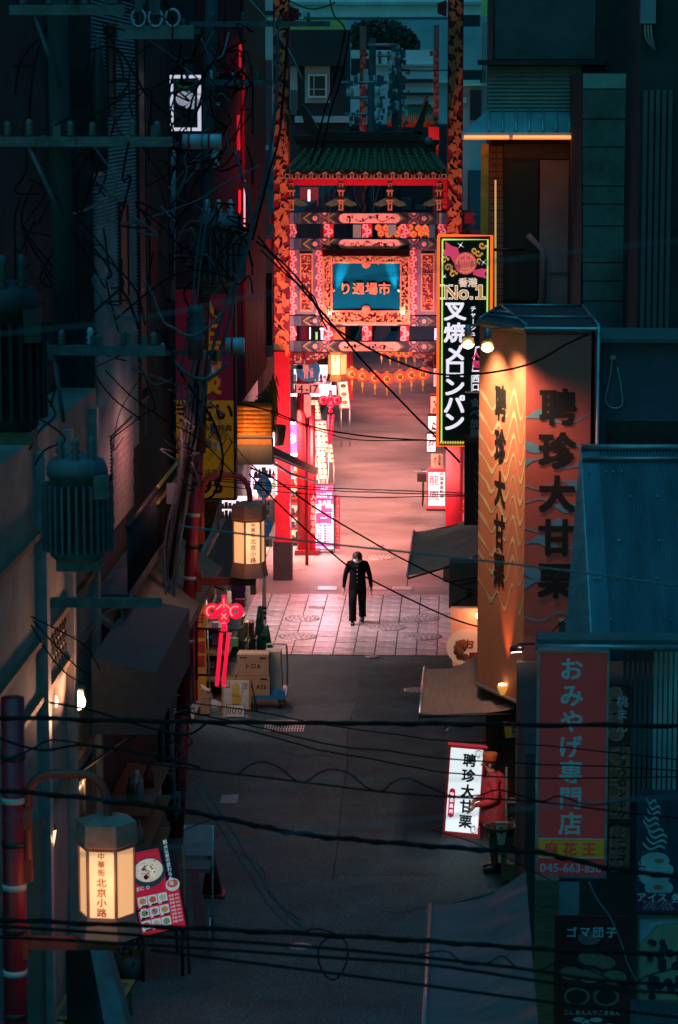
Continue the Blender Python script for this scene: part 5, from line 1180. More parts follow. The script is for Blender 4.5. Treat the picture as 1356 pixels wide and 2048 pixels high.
for y0, y1, kind in ((953, 996, 0), (1034, 1073, 1)):
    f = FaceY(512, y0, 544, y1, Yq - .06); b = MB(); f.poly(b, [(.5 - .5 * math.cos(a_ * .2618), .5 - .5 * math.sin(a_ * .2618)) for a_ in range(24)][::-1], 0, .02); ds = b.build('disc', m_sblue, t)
    b = MB()
    if kind: f.poly(b, [(.45, .85), (.45, .4), (.3, .4), (.52, .15), (.74, .4), (.59, .4), (.59, .85)], .006)
    else: f.ell(b, .5, .2, .04, .006, None, 0, 8); f.poly(b, [(.38, .3), (.4, .85), (.6, .85), (.62, .3)], .006)
    b.build('figures', m_sw if kind else m_spost, ds)
for y0, y1, tx in ((1000, 1014, '12-14'), (1016, 1030, '翌10'), (1076, 1094, '翌12')):
    f = FaceY(510, y0, 545, y1, Yq - .05); b = MB(); boxF(b, f, .02); pl_ = b.build('plate', m_sw, t); b = MB(); f.text(b, tx, .52, .5, .135, bold=.015, o=.006, sx=.95); b.build('plate_lettering', m_ink2, pl_)
# ================================================================== LEFT SHOPS ROUND THE GATE
m_bamb = M('bamboo_lit', (.70, .32, .07), rough=.45, var=.35, scale=9, emit=.06, ecol='#ff8a2a'); m_thatch = M('thatch', (.22, .15, .04), rough=.9, var=.5, scale=14)  # part of the lamplight on the bamboo is put in as emission
f = FaceY(470, 806, 544, 882, 57.5)
t = thing('bamboo_stall', 'orange-lit bamboo clad stall front with a thatched eave', 'stall', (f.p(.5, 0).x, 57.5, 0))
b = MB(); boxF(b, f, .3); b.box((f.p(0, 0).x, 57.52, f.p(0, 1).z - .5), (f.p(1, 0).x, 58.0, f.p(0, 1).z)); b.build('wall', m_gr, t)
bb = None
for q in range(7):
    v = .12 + q * .112
    b = MB(); b.tube([f.p(0, v, .02), f.p(.24, v, .035), f.p(.25, v, .05), f.p(.26, v, .035), f.p(.55, v, .035), f.p(.56, v, .05), f.p(.57, v, .035), f.p(.98, v, .02)], .05, 8); b.build('bamboo_pole', m_bamb, t)
b = MB(); f.rect(b, 0, .93, 1, 1.08, .12, .15)
b.build('sill', M('bamboo_sill', (.42, .2, .08), rough=.6, var=.3), t)
b = MB(); f.rect(b, 0, -.02, 1, .06, .1, .2); b.build('dark_beam', m_black, t)
b = MB(); e0, e1 = P(512, 800, 57.4), P(545, 745, 58.4)
for q in range(900):
    s = rnd.random(); r2_ = rnd.random(); px = 500 + 48 * s + rnd.uniform(-3, 6); py = 815 - 70 * s * rnd.uniform(.3, 1) + rnd.uniform(-4, 60 * s)
    p = P(px, py, 57.6 + .7 * r2_); d = V((rnd.uniform(-.04, .08), rnd.uniform(-.04, .04), rnd.uniform(-.26, -.1))); u = V((.012, .006, 0))
    b.add([p - u, p + u, p + d + u * .5, p + d - u * .5], [(0, 1, 2, 3)])
b.build('thatch', m_thatch, t, kind='stuff')
lamp('bamboo_light', 'AREA', f.p(.5, 1.0, .55), 9, '#ffa060', .8, to=f.p(.5, .4, 0), sy=.15)
# slanting retractable awning
A0, A1, A2, A3 = P(524, 893, 60.2), P(633, 944, 63.3), P(636, 932, 64.2), P(540, 890, 61.4)
t = thing('awning', 'half-folded pale awning arm slanting across the gate pillar', 'awning', A0)
b = MB(); b.slab([A0, A1, A1 + V((0, 0, -.09)), A0 + V((0, 0, -.14))], (.02, .3, .06)); b.build('roller_case', M('awning_tan', (.36, .27, .21), rough=.6, var=.2), t)
b = MB(); b.tube([A0 + V((0, -.05, -.2)), A0.lerp(A1, .5) + V((0, -.1, -.3)), A1 + V((0, -.05, -.22))], .035, 6); b.tube([A0 + V((0, -.1, -.05)), A1 + V((0, -.1, -.02))], .03, 6); b.build('folding_arm', m_alu, t)
f = FaceY(560, 851, 575, 893, 60.5); b = MB(); b.lathe(P(555, 872, 60.5) + V((0, 0, -.2)), [(.13, 0), (.17, .2), (.19, .42), (.17, .44)], 10); solo(b, 'hanging_basket', M('basket_brown', (.16, .09, .06), rough=.7, var=.4, scale=18), 'brown woven basket hung on the red gate pillar', 'basket')
# shop interiors (lit windows with shelves) between pillar and columns
m_shop = M('shop_light', '#fff0f4', var=.55, scale=5, emit=1.25, ecol='#ffe6ee'); m_shopw = M('shop_light_warm', '#ffe0c8', var=.5, scale=6, emit=1.1, ecol='#ffd4b4'); m_mag = M('panel_magenta', '#e050b0', var=.05, emit=.85, ecol='#f058c0')
m_vio = M('tube_violet', '#e8d0ff', var=0, emit=4, ecol='#dcb8ff'); m_ptube = M('tube_pink', '#ffd8dc', var=0, emit=6, ecol='#ffb8c0')
GOODS = [M('goods_%d' % k, c, rough=.5, var=.3, scale=12) for k, c in enumerate(((.5, .05, .06), (.7, .6, .5), (.1, .3, .12), (.65, .35, .08), (.2, .15, .3), (.75, .72, .7)))]
def shelf_shop(label, x0, y0, x1, y1, Yq, m=None, rows=4, dep=.8, light=20, col='#ffe0dc'):
    f = FaceY(x0, y0, x1, y1, Yq); t = thing('shop_display', label, 'shop display', (f.p(.5, 1).x, Yq, f.p(.5, 1).z))
    b = MB(); f.rect(b, 0, 0, 1, 1, -dep, .1); b.build('lit_back', m or m_shop, t)
    for r in range(rows):
        v = (r + 1) / rows; b = MB(); f.rect(b, 0, v - .02, 1, v, 0, dep * .9); sh = b.build('shelf', m_redd, t)
        n = max(2, int((x1 - x0) / 7))
        for q in range(n):
            b = MB(); u = (q + .5) / n; p = f.p(u, v - .02, -dep * .35); hh = f.h / rows * rnd.uniform(.35, .7); ww = f.w / n * .38
            if rnd.random() < .5: b.box(p + V((-ww, -.05, 0)), p + V((ww, .05, hh)))
            else: b.lathe(p, [(ww, 0), (ww * 1.1, hh * .5), (ww * .5, hh)], 8)
            b.build('goods', rnd.choice(GOODS), sh)
    if light: lamp('shop_glow', 'AREA', f.p(.6, .3, .35), light * .7, col, f.w, to=f.p(1.8, 3.2, 1.2), sy=f.h * .5, spread=110)
    return f, t
shelf_shop('bright shop window crowded with souvenirs beside the red gate pillar', 500, 935, 549, 1000, 61.0, rows=3)
shelf_shop('lit stall shelves between gate pillar and red columns, upper part', 579, 855, 598, 1000, 72.2, m_shopw, rows=6)
shelf_shop('pale display of round goods between gate pillar and red columns', 580, 985, 598, 1085, 72.0, m_shopw, rows=4)
shelf_shop('white glowing shop front directly behind the blue footpath sign', 577, 735, 660, 800, 84.0, rows=2, light=60)
shelf_shop('lit souvenir shop under the yellow signboard', 440, 1000, 500, 1036, 57.0, m_shop, rows=2, dep=.5, light=10)
f = FaceY(575, 845, 594, 910, 71.8); t = thing('lit_panel', 'magenta glowing panel with a white six-pointed star emblem', 'sign', f.p(.5, 1)); b = MB(); boxF(b, f, .1); b.build('panel', m_mag, t)
b = MB()
for k in (0, 1):
    pts = [f.p(.55 + .33 * math.sin(q * 2.094 + k * math.pi), .5 - .095 * math.cos(q * 2.094 + k * math.pi) * 1.4, .012) for q in range(3)]; b.tube(pts + [pts[0]], .008, 4, cap=False, smooth=False)
pts = [f.p(.55 + .37 * math.sin(q * 1.047), .5 - .15 * math.cos(q * 1.047), .012) for q in range(6)]; b.tube(pts + [pts[0]], .009, 4, cap=False, smooth=False); f.ell(b, .55, .5, .05, .014); b.build('star_emblem', m_swht, t)
for k, (x0, y0, x1, y1, Yq, m, lb) in enumerate(((576, 846, 592, 846, 71.6, m_ptube, 'short white tube light above the magenta panel'), (578, 910, 596, 910, 71.6, m_ptube, 'short white tube light below the magenta panel'), (546, 865, 547, 892, 60.3, m_ptube, 'short upright pink tube on the edge of the gate pillar'), (618, 380, 618, 406, 98, m_ptube, 'upright pink tube seen through the top opening of the gate'), (619, 655, 619, 678, 90, m_ptube, 'upright pink tube seen through the lower opening of the gate'), (537, 845, 531, 868, 58.8, m_ptube, 'slanting pink tube beside the bamboo stall'), (575, 790, 598, 790, 83, m_ptube, 'white tube light over the far shop between the gate pillar and 14-17 plate'), (622, 772, 672, 774, 82, m_ptube, 'white tube light over the far shop between 14-17 plate and knot'), (620, 790, 655, 790, 82.5, m_ptube, 'lower white tube light over the far shop'), (640, 658, 648, 658, 92, m_vio, 'short violet tube seen through the lower gate opening'), (644, 660, 644, 680, 92.2, m_vio, 'violet upright tube seen through the lower gate opening'), (633, 664, 633, 682, 92.3, m_neg, 'green upright tube seen through the lower gate opening'), (505, 940, 503, 990, 59.6, m_vio, 'violet upright tube beside the souvenir window'))):
    b = MB(); b.tube([P(x0, y0, Yq), P(x1, y1, Yq)], .035 if Yq > 65 else .025, 8); solo(b, 'tube_light', m, lb, 'tube light')
# red round columns with pipes behind the gate
t = thing('red_column', 'paired red lacquer columns with pipes beside the fortune teller sign', 'column', G(612, 1112))
b = MB(); p = P(607, 1000, 70.8); b.lathe((p.x, 70.8, 0), [(.16, 0), (.16, 6.5)], 16); b.build('shaft', m_lred, t)
for px, r, yt in ((617, .055, 850), (626, .06, 810), (622, .035, 820)): q = P(px, 1000, 70.6); b = MB(); b.lathe((q.x, 70.6, 0), [(r, .05), (r, P(px, yt, 70.6).z)], 10); b.build('pipe', m_rlac if px != 622 else m_lred, t)
b = MB(); b.box((p.x - .22, 70.5, 0), (p.x + .42, 71.1, .12)); b.build('footing', m_redd, t)
b = MB()
fz = FaceY(620, 975, 634, 1080, 70.4); fz.text(b, '人生相談手相', .5, .5, .16, vert=True, bold=.01); b.build('lettering', m_pink, t)
# 占 sign and its side banner
f = FaceY(630, 969, 668, 1100, 71.0); t = thing('standing_sign', 'glowing white and pink fortune teller street sign with price list', 'sign', (f.p(.5, 1).x, 71, 0))
b = MB(); boxF(b, f, .2); b.build('case', m_sblk, t)
m_wl2 = M('fortune_white', (.8, .8, .85), rough=.5, emit=.95, ecol='#f0e8ff', var=0); m_pk2 = M('fortune_pink', (.8, .2, .45), rough=.5, emit=.55, ecol='#f060b8', var=.05)
b = MB(); f.rect(b, .03, .01, .97, .225, .01); f.rect(b, .03, .235, .97, .30, .01); b.build('pink_panel', m_pk2, t)
b = MB(); f.rect(b, .03, .30, .97, .985, .01); wp = b.build('white_panel', m_wl2, t)
b = MB(); f.text(b, '500円', .48, .165, .155, bold=.03, o=.016); b.build('price', m_swht, t)
b = MB(); f.text(b, '生占館', .5, .268, .11, bold=.03, o=.016); f.text(b, '鑑定', .5, .06, .1, bold=.02, o=.016); b.build('pale_lettering', m_wl2, t)
b = MB(); f.text(b, '占', .5, .455, .46, bold=.075, o=.014); b.build('big_character_outline', M('fortune_plum', (.3, .06, .3), emit=.15, ecol='#803090', var=0), wp)
b = MB(); f.text(b, '占', .5, .455, .46, bold=.045, o=.02); b.build('big_character', m_pk2, wp)
b = MB()
for q, tx in enumerate(('手相', '四柱', 'タロット', '姓名', '家相', '相性', '総合')): f.text(b, tx, .25, .625 + .04 * q, .055, bold=.02, o=.016); f.text(b, '鑑3000円', .7, .625 + .04 * q, .055, bold=.02, o=.016)
b.build('price_list', M('fortune_green', (.03, .12, .10), var=0), wp)
b = MB(); f.rect(b, .03, .9, .97, .945, .016); f.text(b, '占館', .45, .965, .05, bold=.03, o=.018); b.build('lower_band', m_pk2, wp)
b = MB()
for u in (.1, .9): b.box(f.p(u, 1, 0) + V((-.02, -.1, -f.p(u, 1).z)), f.p(u, 1, 0) + V((.02, .2, 0)))
b.build('feet', m_black, t)
lamp('sign_glow', 'AREA', f.p(.5, .5, .3), 20, '#ffd8f0', f.w, to=f.p(.5, 2.5, 3), sy=f.h)
f = FaceY(669.5, 992, 680, 1098, 71.1); t = thing('side_banner', 'narrow crimson banner with white kana beside the fortune sign', 'banner', f.p(.5, 1)); b = MB(); boxF(b, f, .05); b.build('cloth', M('banner_crimson', (.6, .03, .10), rough=.6, var=.1, emit=.10, ecol='#d02040'), t)
b = MB(); f.text(b, 'よく当たる中華街占いNO1', .5, .5, .105, vert=True, bold=.01, gap=1.0); b.build('lettering', m_pink, t)
b = MB(); b.tube([f.p(0, 0, .02), f.p(0, 1, .02) + V((0, 0, -f.p(0, 1).z))], .012, 5); b.build('pole', m_alu, t)
# leaning boards & menu stands along the left of the far street
ST = [(628, 842, 656, 905, 76, 'white menu stand full of dish pictures, beneath the red knot lamp', 0), (640, 870, 666, 925, 78, 'tall menu board leaning beside the hanging red tassel', 0), (633, 895, 653, 958, 73.5, 'leaning white menu sheet board beside the slanting awning', 0), (678, 762, 698, 816, 93, 'pink-edged menu stand with three dishes below the far lantern', 1), (622, 800, 640, 838, 80, 'small white framed board beside the folded flag', 0), (640, 936, 656, 975, 74.5, 'pale plastic crate-like stand at the foot of the menu boards', 2)]
for x0, y0, x1, y1, Yq, lb, kd in ST:
    f = FaceY(x0, y0, x1, y1, Yq); f.D = f.D + V((.10, -.12, 0)); f.R = f.R + V((0, .1, 0)); f.O = f.O + V((-.05, 0, 0)); f.N = f.D.cross(f.R).normalized()
    t = thing('menu_stand', lb, 'menu stand', (f.p(.5, 1).x, Yq, 0)); b = MB(); boxF(b, f, .06); b.build('board', (m_shopw if kd != 2 else m_sw), t)
    b = MB(); f.frame(b, 0, 0, 1, 1, .02, .01, .03); b.build('frame', m_pkf if kd == 1 else m_alu, t)
    b = MB()
    if kd < 2:
        for r in range(5 if kd == 0 else 3):
            for c in range(3 if kd == 0 else 1):
                f.ell(b, (c + .5) / (3 if kd == 0 else 1), (r + .6) / (5.4 if kd == 0 else 3.3), f.w * (.11 if kd == 0 else .3), .012, None, rnd.randrange(4), 9, ry=f.w * (.09 if kd == 0 else .2)); f.rect(b, (c + .2) / (3 if kd == 0 else 1), (r + .95) / (5.4 if kd == 0 else 3.3), (c + .8) / (3 if kd == 0 else 1), (r + 1.0) / (5.4 if kd == 0 else 3.3), .012, None, 4)
    else: f.rect(b, .2, .3, .8, .35, .012, None, 4)
    b.build('dish_print', GOODS[:4] + [m_ink2], t)
    b = MB()
    for u in (.08, .92): b.tube([f.p(u, 1, 0), V((f.p(u, 1).x, f.p(u, 1).y, 0))], .02, 5); b.tube([f.p(u, .1, -.06), V((f.p(u, 1).x, f.p(u, 1).y + .5, 0))], .02, 5)
    b.build('legs', m_alu, t)
m_fasc = M('dim_fascia', '#c8a8a0', var=.5, scale=9, emit=.25, ecol='#ffb0a0')
# red end posts / gable boards of the far left shops and lit fascias seen above the street
for k, (x0, y0, x1, y1, Yq, m, lb) in enumerate(((640, 778, 672, 790, 83, m_shop, 'white lit fascia strip with pale letters over the far shop'), (695, 705, 705, 800, 94, m_rlac, 'upright red board beside the far lantern'), (600, 750, 640, 815, 85, M('rose_wall', (.5, .12, .14), rough=.6, var=.3), 'rose red back wall of the far shop'), (655, 655, 690, 682, 108, M('lit_orange_flower', '#ff9060', var=.6, scale=9, emit=.5, ecol='#ff7850'), 'orange flowered lit panel seen through the lower gate opening'), (690, 560, 700, 700, 125, m_redd, 'dark red far facade post'), (600, 375, 636, 412, 99, M('rose_lit', '#c03038', var=.15, emit=.22, ecol='#d03a40'), 'rose lit wall panel seen through the top opening of the gate'), (618, 450, 646, 476, 101, MATS['rose_wall'], 'rose wall seen between the two upper beams'), (706, 450, 722, 476, 104, m_fasc, 'pale lit sign between the two upper beams above the first carved character'), (776, 450, 792, 470, 104, m_fasc, 'pale lit sign between the two upper beams above the last carved character'), (858, 450, 870, 476, 104, m_sw, 'pale upright board between the two upper beams near the black sign'))):
    f = FaceY(x0, y0, x1, y1, Yq); b = MB(); boxF(b, f, .25); solo(b, 'facade_panel', m, lb, 'panel')
# the knot lamp + tassels (twice)
m_knot = M('knot_red', (.8, .03, .08), rough=.3, emit=.85, ecol='#ff1a48', var=.12, scale=8); m_knot2 = M('knot_hot', '#ff8a80', var=0, emit=2.0, ecol='#ff6a60')
def knot(label, cx, cy2, wpx, Yq, ty0, ty1, dx):
    s = wpx * mpp(Yq) / 2; c = P(cx, cy2, Yq); t = thing('knot_lamp', label, 'lamp', c, 'red knot lamps')
    def q3(x, z): return c + V((x * s, 0, z * s))
    b = MB(); r = s * .13
    for pts in ([(0, .1), (0, .85)], [(-.45, .0), (0, .5), (.45, .0)], [(-.3, .15), (0, -.2), (.3, .15)], [(-.2, -.5), (.25, 0)], [(.2, -.5), (-.25, 0)], [(-.22, -.45), (0, -.65), (.22, -.45)], [(0, -.6), (0, -.9)], [(-.16, -.95), (.16, -.95)]): b.tube([q3(x, z) for x, z in pts], r, 10)
    for sg in (-1, 1):
        for rr in (.28,): b.tube([q3(sg * .62 + rr * math.cos(a_ * .39), -.0 + rr * math.sin(a_ * .39)) for a_ in range(17)], r * 1.15, 10, cap=False)
    b.build('knot', m_knot, t)
    b = MB()
    for sg in (-1, 1): b.tube([q3(sg * .62 + .28 * math.cos(a_ * .39 + 1), .28 * math.sin(a_ * .39 + 1)) + V((0, -r * 1.1, 0)) for a_ in range(9)], r * .3, 6)
    b.tube([q3(0, .2) + V((0, -r, 0)), q3(0, .7) + V((0, -r, 0))], r * .3, 6)
    for (xa, za), (xb, zb) in (((-.4, .1), (-.08, .38)), ((.4, .1), (.08, .38)), ((-.14, -.4), (.14, -.1)), ((.14, -.4), (-.14, -.1)), ((-.1, -.62), (.1, -.62))): b.tube([q3(xa, za) + V((0, -r * 1.05, 0)), q3(xb, zb) + V((0, -r * 1.05, 0))], r * .26, 6)
    b.build('hot_line', m_knot2, t)
    for k, (xa, xb) in enumerate(((cx - wpx * .07, cx - wpx * .07 + dx), (cx + wpx * .12, cx + dx * .2))):
        b = MB(); b.tube([P(xa, ty0, Yq), P(xb, ty1, Yq)], s * .105, 10); b.build('tassel_tube', m_knot, t)
    lamp('knot_light', 'POINT', c + V((.1, -.45, -.3)), 5 if Yq < 60 else 40, '#ff2040', .15); return t
knot('large glowing red knotted lamp over the crates and cartons', 448, 1222, 78, 45.5, 1266, 1372, -9)
knot('smaller glowing red knot lamp further up the street, above the menu boards', 661, 800, 46, 76.0, 830, 888, 0)
b = MB(); b.tube([P(393, 1258, 45.7), P(455, 1258, 45.7)], .02, 6); b.tube([P(393, 1350, 45.7), P(440, 1350, 45.7)], .02, 6); b.tube([P(393, 1160, 45.7), P(448, 1180, 45.7)], .02, 6); b.tube([P(393, 1150, 45.7), P(393, 1360, 45.7)], .025, 6); solo(b, 'lamp_bracket', m_railg, 'dark iron bracket bars holding the large red knot lamp', 'bracket')
# string lanterns across the far street
m_rl = M('paper_lantern', (.8, .14, .07), rough=.6, emit=1.25, ecol='#ff4a30', var=.15, scale=5); m_tas = M('gold_tassel', (.8, .42, .08), rough=.5, emit=.5, ecol='#ff9a30', var=.1); m_lg = M('lantern_gold', (.9, .5, .2), emit=1.0, ecol='#ff9a50', var=.1)
def lan(c, r, label, grp, src=None):
    if src is None:
        t = thing('paper_lantern', label, 'lantern', c, grp)
        b = MB(); b.ball(c, (r, r * .9, r * .92), 14); bd_ = b.build('globe', m_rl, t)
        b = MB()
        for a0 in (0, 1.05, 2.1): b.tube([c + V((r * 1.0 * math.cos(a0) * math.sin(q * .157 * 2), -abs(r * .92 * math.sin(a0) * math.sin(q * .157 * 2)) - .004, r * .92 * math.cos(q * .157 * 2))) for q in range(11)], .006, 4)
        b.build('ribs', M('rib_red', (.4, .02, .02), rough=.6), bd_)
        fz = Face(c + V((-r * .5, -r * .93, r * .5)), (r, 0, 0), (0, 0, -r)); b = MB(); fz.ell(b, .5, .5, r * .52, .0, None, 0, 14); fz.text(b, '福', .5, .5, r * .75, bold=.02, o=.01, mi=1); b.build('emblem', [m_lg, MATS['rib_red']], bd_)
        b = MB(); b.box(c + V((-r * .16, -r * .16, -r * 1.75)), c + V((r * .16, r * .16, -r * .95))); tg = b.build('tag', m_tas, t)
        b = MB(); b.tube([c + V((0, 0, -r * 1.7)), c + V((0, 0, -r * 2.55))], r * .06, 5); b.build('tassel', m_tas, tg)
        b = MB(); b.lathe(c, [(r * .25, r * .85), (r * .28, r * 1.0), (r * .1, r * 1.1)], 8); b.build('top_cap', m_tas, t); return t
    t = copy_tree(src); t.location = c; t['label'] = label; return t
src = None; LN = [(704, 747), (725, 751), (750, 755), (774, 757), (800, 753), (823, 749), (846, 748)]
for k, (px, py) in enumerate(LN):
    nm = ('end red lantern of the front string, against the far lantern post', 'second red lantern from the far lantern post on the front string', 'third red lantern from the far lantern post on the front string', 'middle red lantern, lowest of the front string', 'third red lantern from the black sign on the front string', 'second red lantern from the black sign on the front string', 'end red lantern of the front string, by the black shop sign')[k]
    src2 = lan(P(px, py, 80), 13.5 * mpp(80), nm, 'round red lanterns on the front string', src); src = src or src2
for k, px in enumerate((763, 780, 797, 812, 830, 848, 862)):
    c = P(px, 700 + 6 * math.sin(k * .52), 92)
    lan(c, 10.5 * mpp(80), 'red lantern on the back string under the gate beam, ' + ('first from the white lantern', 'second from the white lantern', 'third from the white lantern', 'middle one', 'third from the black sign', 'second from the black sign', 'end one by the black sign')[k], 'round red lanterns on the back string', src).scale = (.9, .9, .9)
b = MB(); b.tube(smooth_path([P(690, 735, 80), P(725, 740, 80), P(774, 745, 80), P(823, 738, 80), P(870, 728, 80)]), .012, 5); solo(b, 'lantern_string', m_black, 'cord carrying the front string of round red lanterns', 'cord')
b = MB(); b.tube(smooth_path([P(745, 688, 92), P(812, 694, 92), P(875, 688, 92)]), .012, 5); solo(b, 'lantern_string', m_black, 'cord carrying the back string of lanterns under the gate', 'cord')
# ================================================================== UTILITY POLES AND TRANSFORMERS
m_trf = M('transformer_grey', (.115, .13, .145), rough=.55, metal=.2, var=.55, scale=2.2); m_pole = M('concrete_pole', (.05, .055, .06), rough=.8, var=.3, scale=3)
m_arms = M('shaded_steel', (.13, .14, .15), rough=.6, metal=.3, var=.5, scale=7); m_insd = M('shaded_porcelain', (.12, .13, .13), rough=.5, var=.2); m_ins = M('porcelain', (.55, .55, .56), rough=.25, var=.1); m_cab = M('cable_black', (.010, .011, .012), rough=.75, var=.2, spec=.12); m_cabg = M('cable_grey', (.15, .16, .17), rough=.55, var=.3); m_cabb = M('cable_bluegrey', (.07, .11, .14), rough=.6, var=.3)  # arm steel and second porcelain are darkened copies; shade is in their colour
def insulator(b, p, r=.05, h=.22):
    b.lathe(p, [(r * .5, 0), (r, h * .15), (r * .55, h * .3), (r, h * .45), (r * .55, h * .6), (r * .9, h * .75), (r * .4, h)], 8)
def util_pole(label, base, top, r, Y, bars, grp='concrete utility poles'):
    base, top = V(base), V(top); t = thing('utility_pole', label, 'utility pole', base, grp)
    b = MB(); b.tube([base, top], [r * 1.15, r * .9], 14); b.build('shaft', m_pole, t)
    for (x0, x1, py, n) in bars:
        a, c = P(x0, py, Y - r - .1), P(x1, py, Y - r - .1); b = MB(); b.box((a.x, a.y - .04, a.z - .04), (c.x, a.y + .04, a.z + .04)); ar = b.build('crossarm', m_arms, t)
        for q in range(n):
            b = MB(); p = a.lerp(c, (q + .5) / n); p = p + (c - a) * rnd.uniform(-.04, .04); insulator(b, p + V((0, 0, .04)), .035, rnd.uniform(.10, .15)); b.build('insulator', rnd.choice((m_insd, m_insd, m_ins)), ar)
        b = MB(); b.tube([a.lerp(c, .2), V((base.x, a.y + .05, a.z - .6))], .02, 5); b.build('brace', m_arms, ar)
    return t
def transformer(label, x0, y0, x1, y1, Y, nf=12, m_trf=m_trf, m_ins=m_ins):
    c = P((x0 + x1) / 2, (y0 + y1) / 2, Y); r = (x1 - x0) / 2 * mpp(Y); h = (y1 - y0) * mpp(Y); z0 = c.z - h / 2
    t = thing('transformer', label, 'transformer', (c.x, c.y, z0), 'pole transformers'); o = V((c.x, c.y, z0))
    b = MB(); b.lathe(o, [(r * .7, 0), (r * .78, h * .03), (r * .78, h * .78), (r * .86, h * .80), (r * .86, h * .86), (r * .75, h * .95), (r * .3, h)], 20); b.build('tank', m_trf, t)
    fin = None
    for q in range(nf * 2):
        a = math.pi * 2 * q / (nf * 2)
        if fin is None: b = MB(); b.box((c.x + r * .74, c.y - .012, z0 + h * .08), (c.x + r, c.y + .012, z0 + h * .72)); fin = b.build('cooling_fin', m_trf, t); fin.location = (0, 0, 0)
        else: o2 = inst(fin, (0, 0, 0), t); o2.location = (0, 0, 0); o2.rotation_euler = (0, 0, a)
    for q in range(3):
        b = MB(); a = -2.4 + q * .9; insulator(b, o + V((r * .55 * math.cos(a), r * .55 * math.sin(a), h * .93)), r * .14, h * .25); b.build('bushing', m_ins, t)
    b = MB(); b.box((c.x - r * .6, c.y - .05, z0 - .12), (c.x + r * .6, c.y + .3, z0 - .02)); b.build('platform', m_arms, t)
    b = MB(); b.box((c.x + r * .55, c.y - r * .8, z0 + h * .6), (c.x + r * .95, c.y - r * .4, z0 + h * .82)); b.build('terminal_box', m_trf, t)
    return t
Y = 23.0; xp = P(128, 600, Y).x
util_pole('thick dark utility pole before the grey siding with crossarms high up', (xp, Y, P(128, 712, Y).z), (xp - .03, Y, 13.5), .085, Y, [(-20, 345, 283, 6), (20, 250, 20, 4), (50, 330, 700, 5)])
transformer('dark blue-grey finned transformer in front of the iron balcony', 82, 905, 228, 1118, 24.5, 15, m_trf, m_insd)
transformer('shadowy black transformer with only its finned outline showing', -70, 560, 95, 860, 21.5, 12, M('shaded_tank_paint', (.018, .022, .026), rough=.6, var=.5), M('shaded_bushing', (.04, .045, .05), rough=.5, var=.3))  # near-black tank and bushing colours carry the shadow it hangs in
Y = 43.0
util_pole('slim dark utility pole tangled in wires, standing in front of the red building', P(397, 905, Y), P(427, -120, Y), .10, Y, [(95, 492, 705, 6), (235, 400, 62, 3), (355, 545, 165, 4), (380, 660, 48, 4)])
transformer('pale finned transformer on the slim pole above the maroon and yellow signboard', 385, 425, 492, 572, 42.4, 12)
f = FaceY(100, 1198, 322, 1216, 30); b = MB(); boxF(b, f, .1); solo(b, 'steel_crossbar', m_arms, 'long horizontal steel arm crossing before the dark porch roof', 'steel arm')
for k, (px, py, L, lb) in enumerate(((268, 60, .9, 'large pale insulator ring row on the top crossarm'), (384, 283, .35, 'pale cylindrical fuse with red bands on the crossarm, further from the gate'), (424, 283, .35, 'pale cylindrical fuse with red bands on the crossarm, closer to the gate'), (391, 665, .0, 'ribbed grey cable joint standing on the crossarm before the signboard'), (470, 690, .35, 'small pale fuse with a red stripe at the crossarm end'))):
    Yk = 36.5; p = P(px, py, Yk); t = thing('line_fuse', lb, 'fuse', p)
    b = MB()
    if L == 0: b.lathe(p + V((0, 0, -.35)), [(.10, 0), (.11, .25), (.13, .28), (.10, .32), (.13, .4), (.10, .45), (.13, .52), (.09, .58), (.11, .62), (.07, .7)], 12); b.build('body', m_trf, t)
    elif k == 0:
        for q in range(3): pq = P(277 + q * 34, 36, Yk); b.tube([pq + V((.09 * math.cos(i * .35), 0, .11 * math.sin(i * .35))) for i in range(19)], .018, 6, cap=False)
        b.build('rings', m_ins, t); b = MB(); fz = FaceY(236, 50, 386, 78, Yk); boxF(b, fz, .2); b.build('trough', m_beige, t)
    else:
        b.tube([p + V((-.12, 0, 0)), p + V((.12, 0, 0))], .10, 12); b.build('body', m_ins, t); b = MB(); b.tube([p + V((-.05, 0, 0)), p + V((-.02, 0, 0))], .104, 12); b.build('band', m_rlac, t)
b = MB(); b.lathe(P(197, 178, 30) + V((0, 0, -.9)), [(.02, .0), (.10, .05), (.10, .9), (.06, 1.2), (.02, 1.45)], 12); solo(b, 'cable_sleeve', m_black, 'black tapering cable sleeve hanging over the grey siding wall', 'cable sleeve')
t = thing('pole_hardware', 'cluster of clamps, boxes and bands fixed round the slim utility pole', 'pole hardware', P(415, 350, 42.8))
for q in range(26):
    px, py = rnd.uniform(396, 440), rnd.uniform(120, 900); p = P(px, py, 42.7); s = rnd.uniform(.04, .12); b = MB(); b.cbox(p, (s, s, s * rnd.uniform(.8, 2.4)), rnd.random()); b.build(rnd.choice(('clamp', 'band_clip', 'splice_box')), rnd.choice((m_trf, m_insd, m_ins, m_arms)), t)
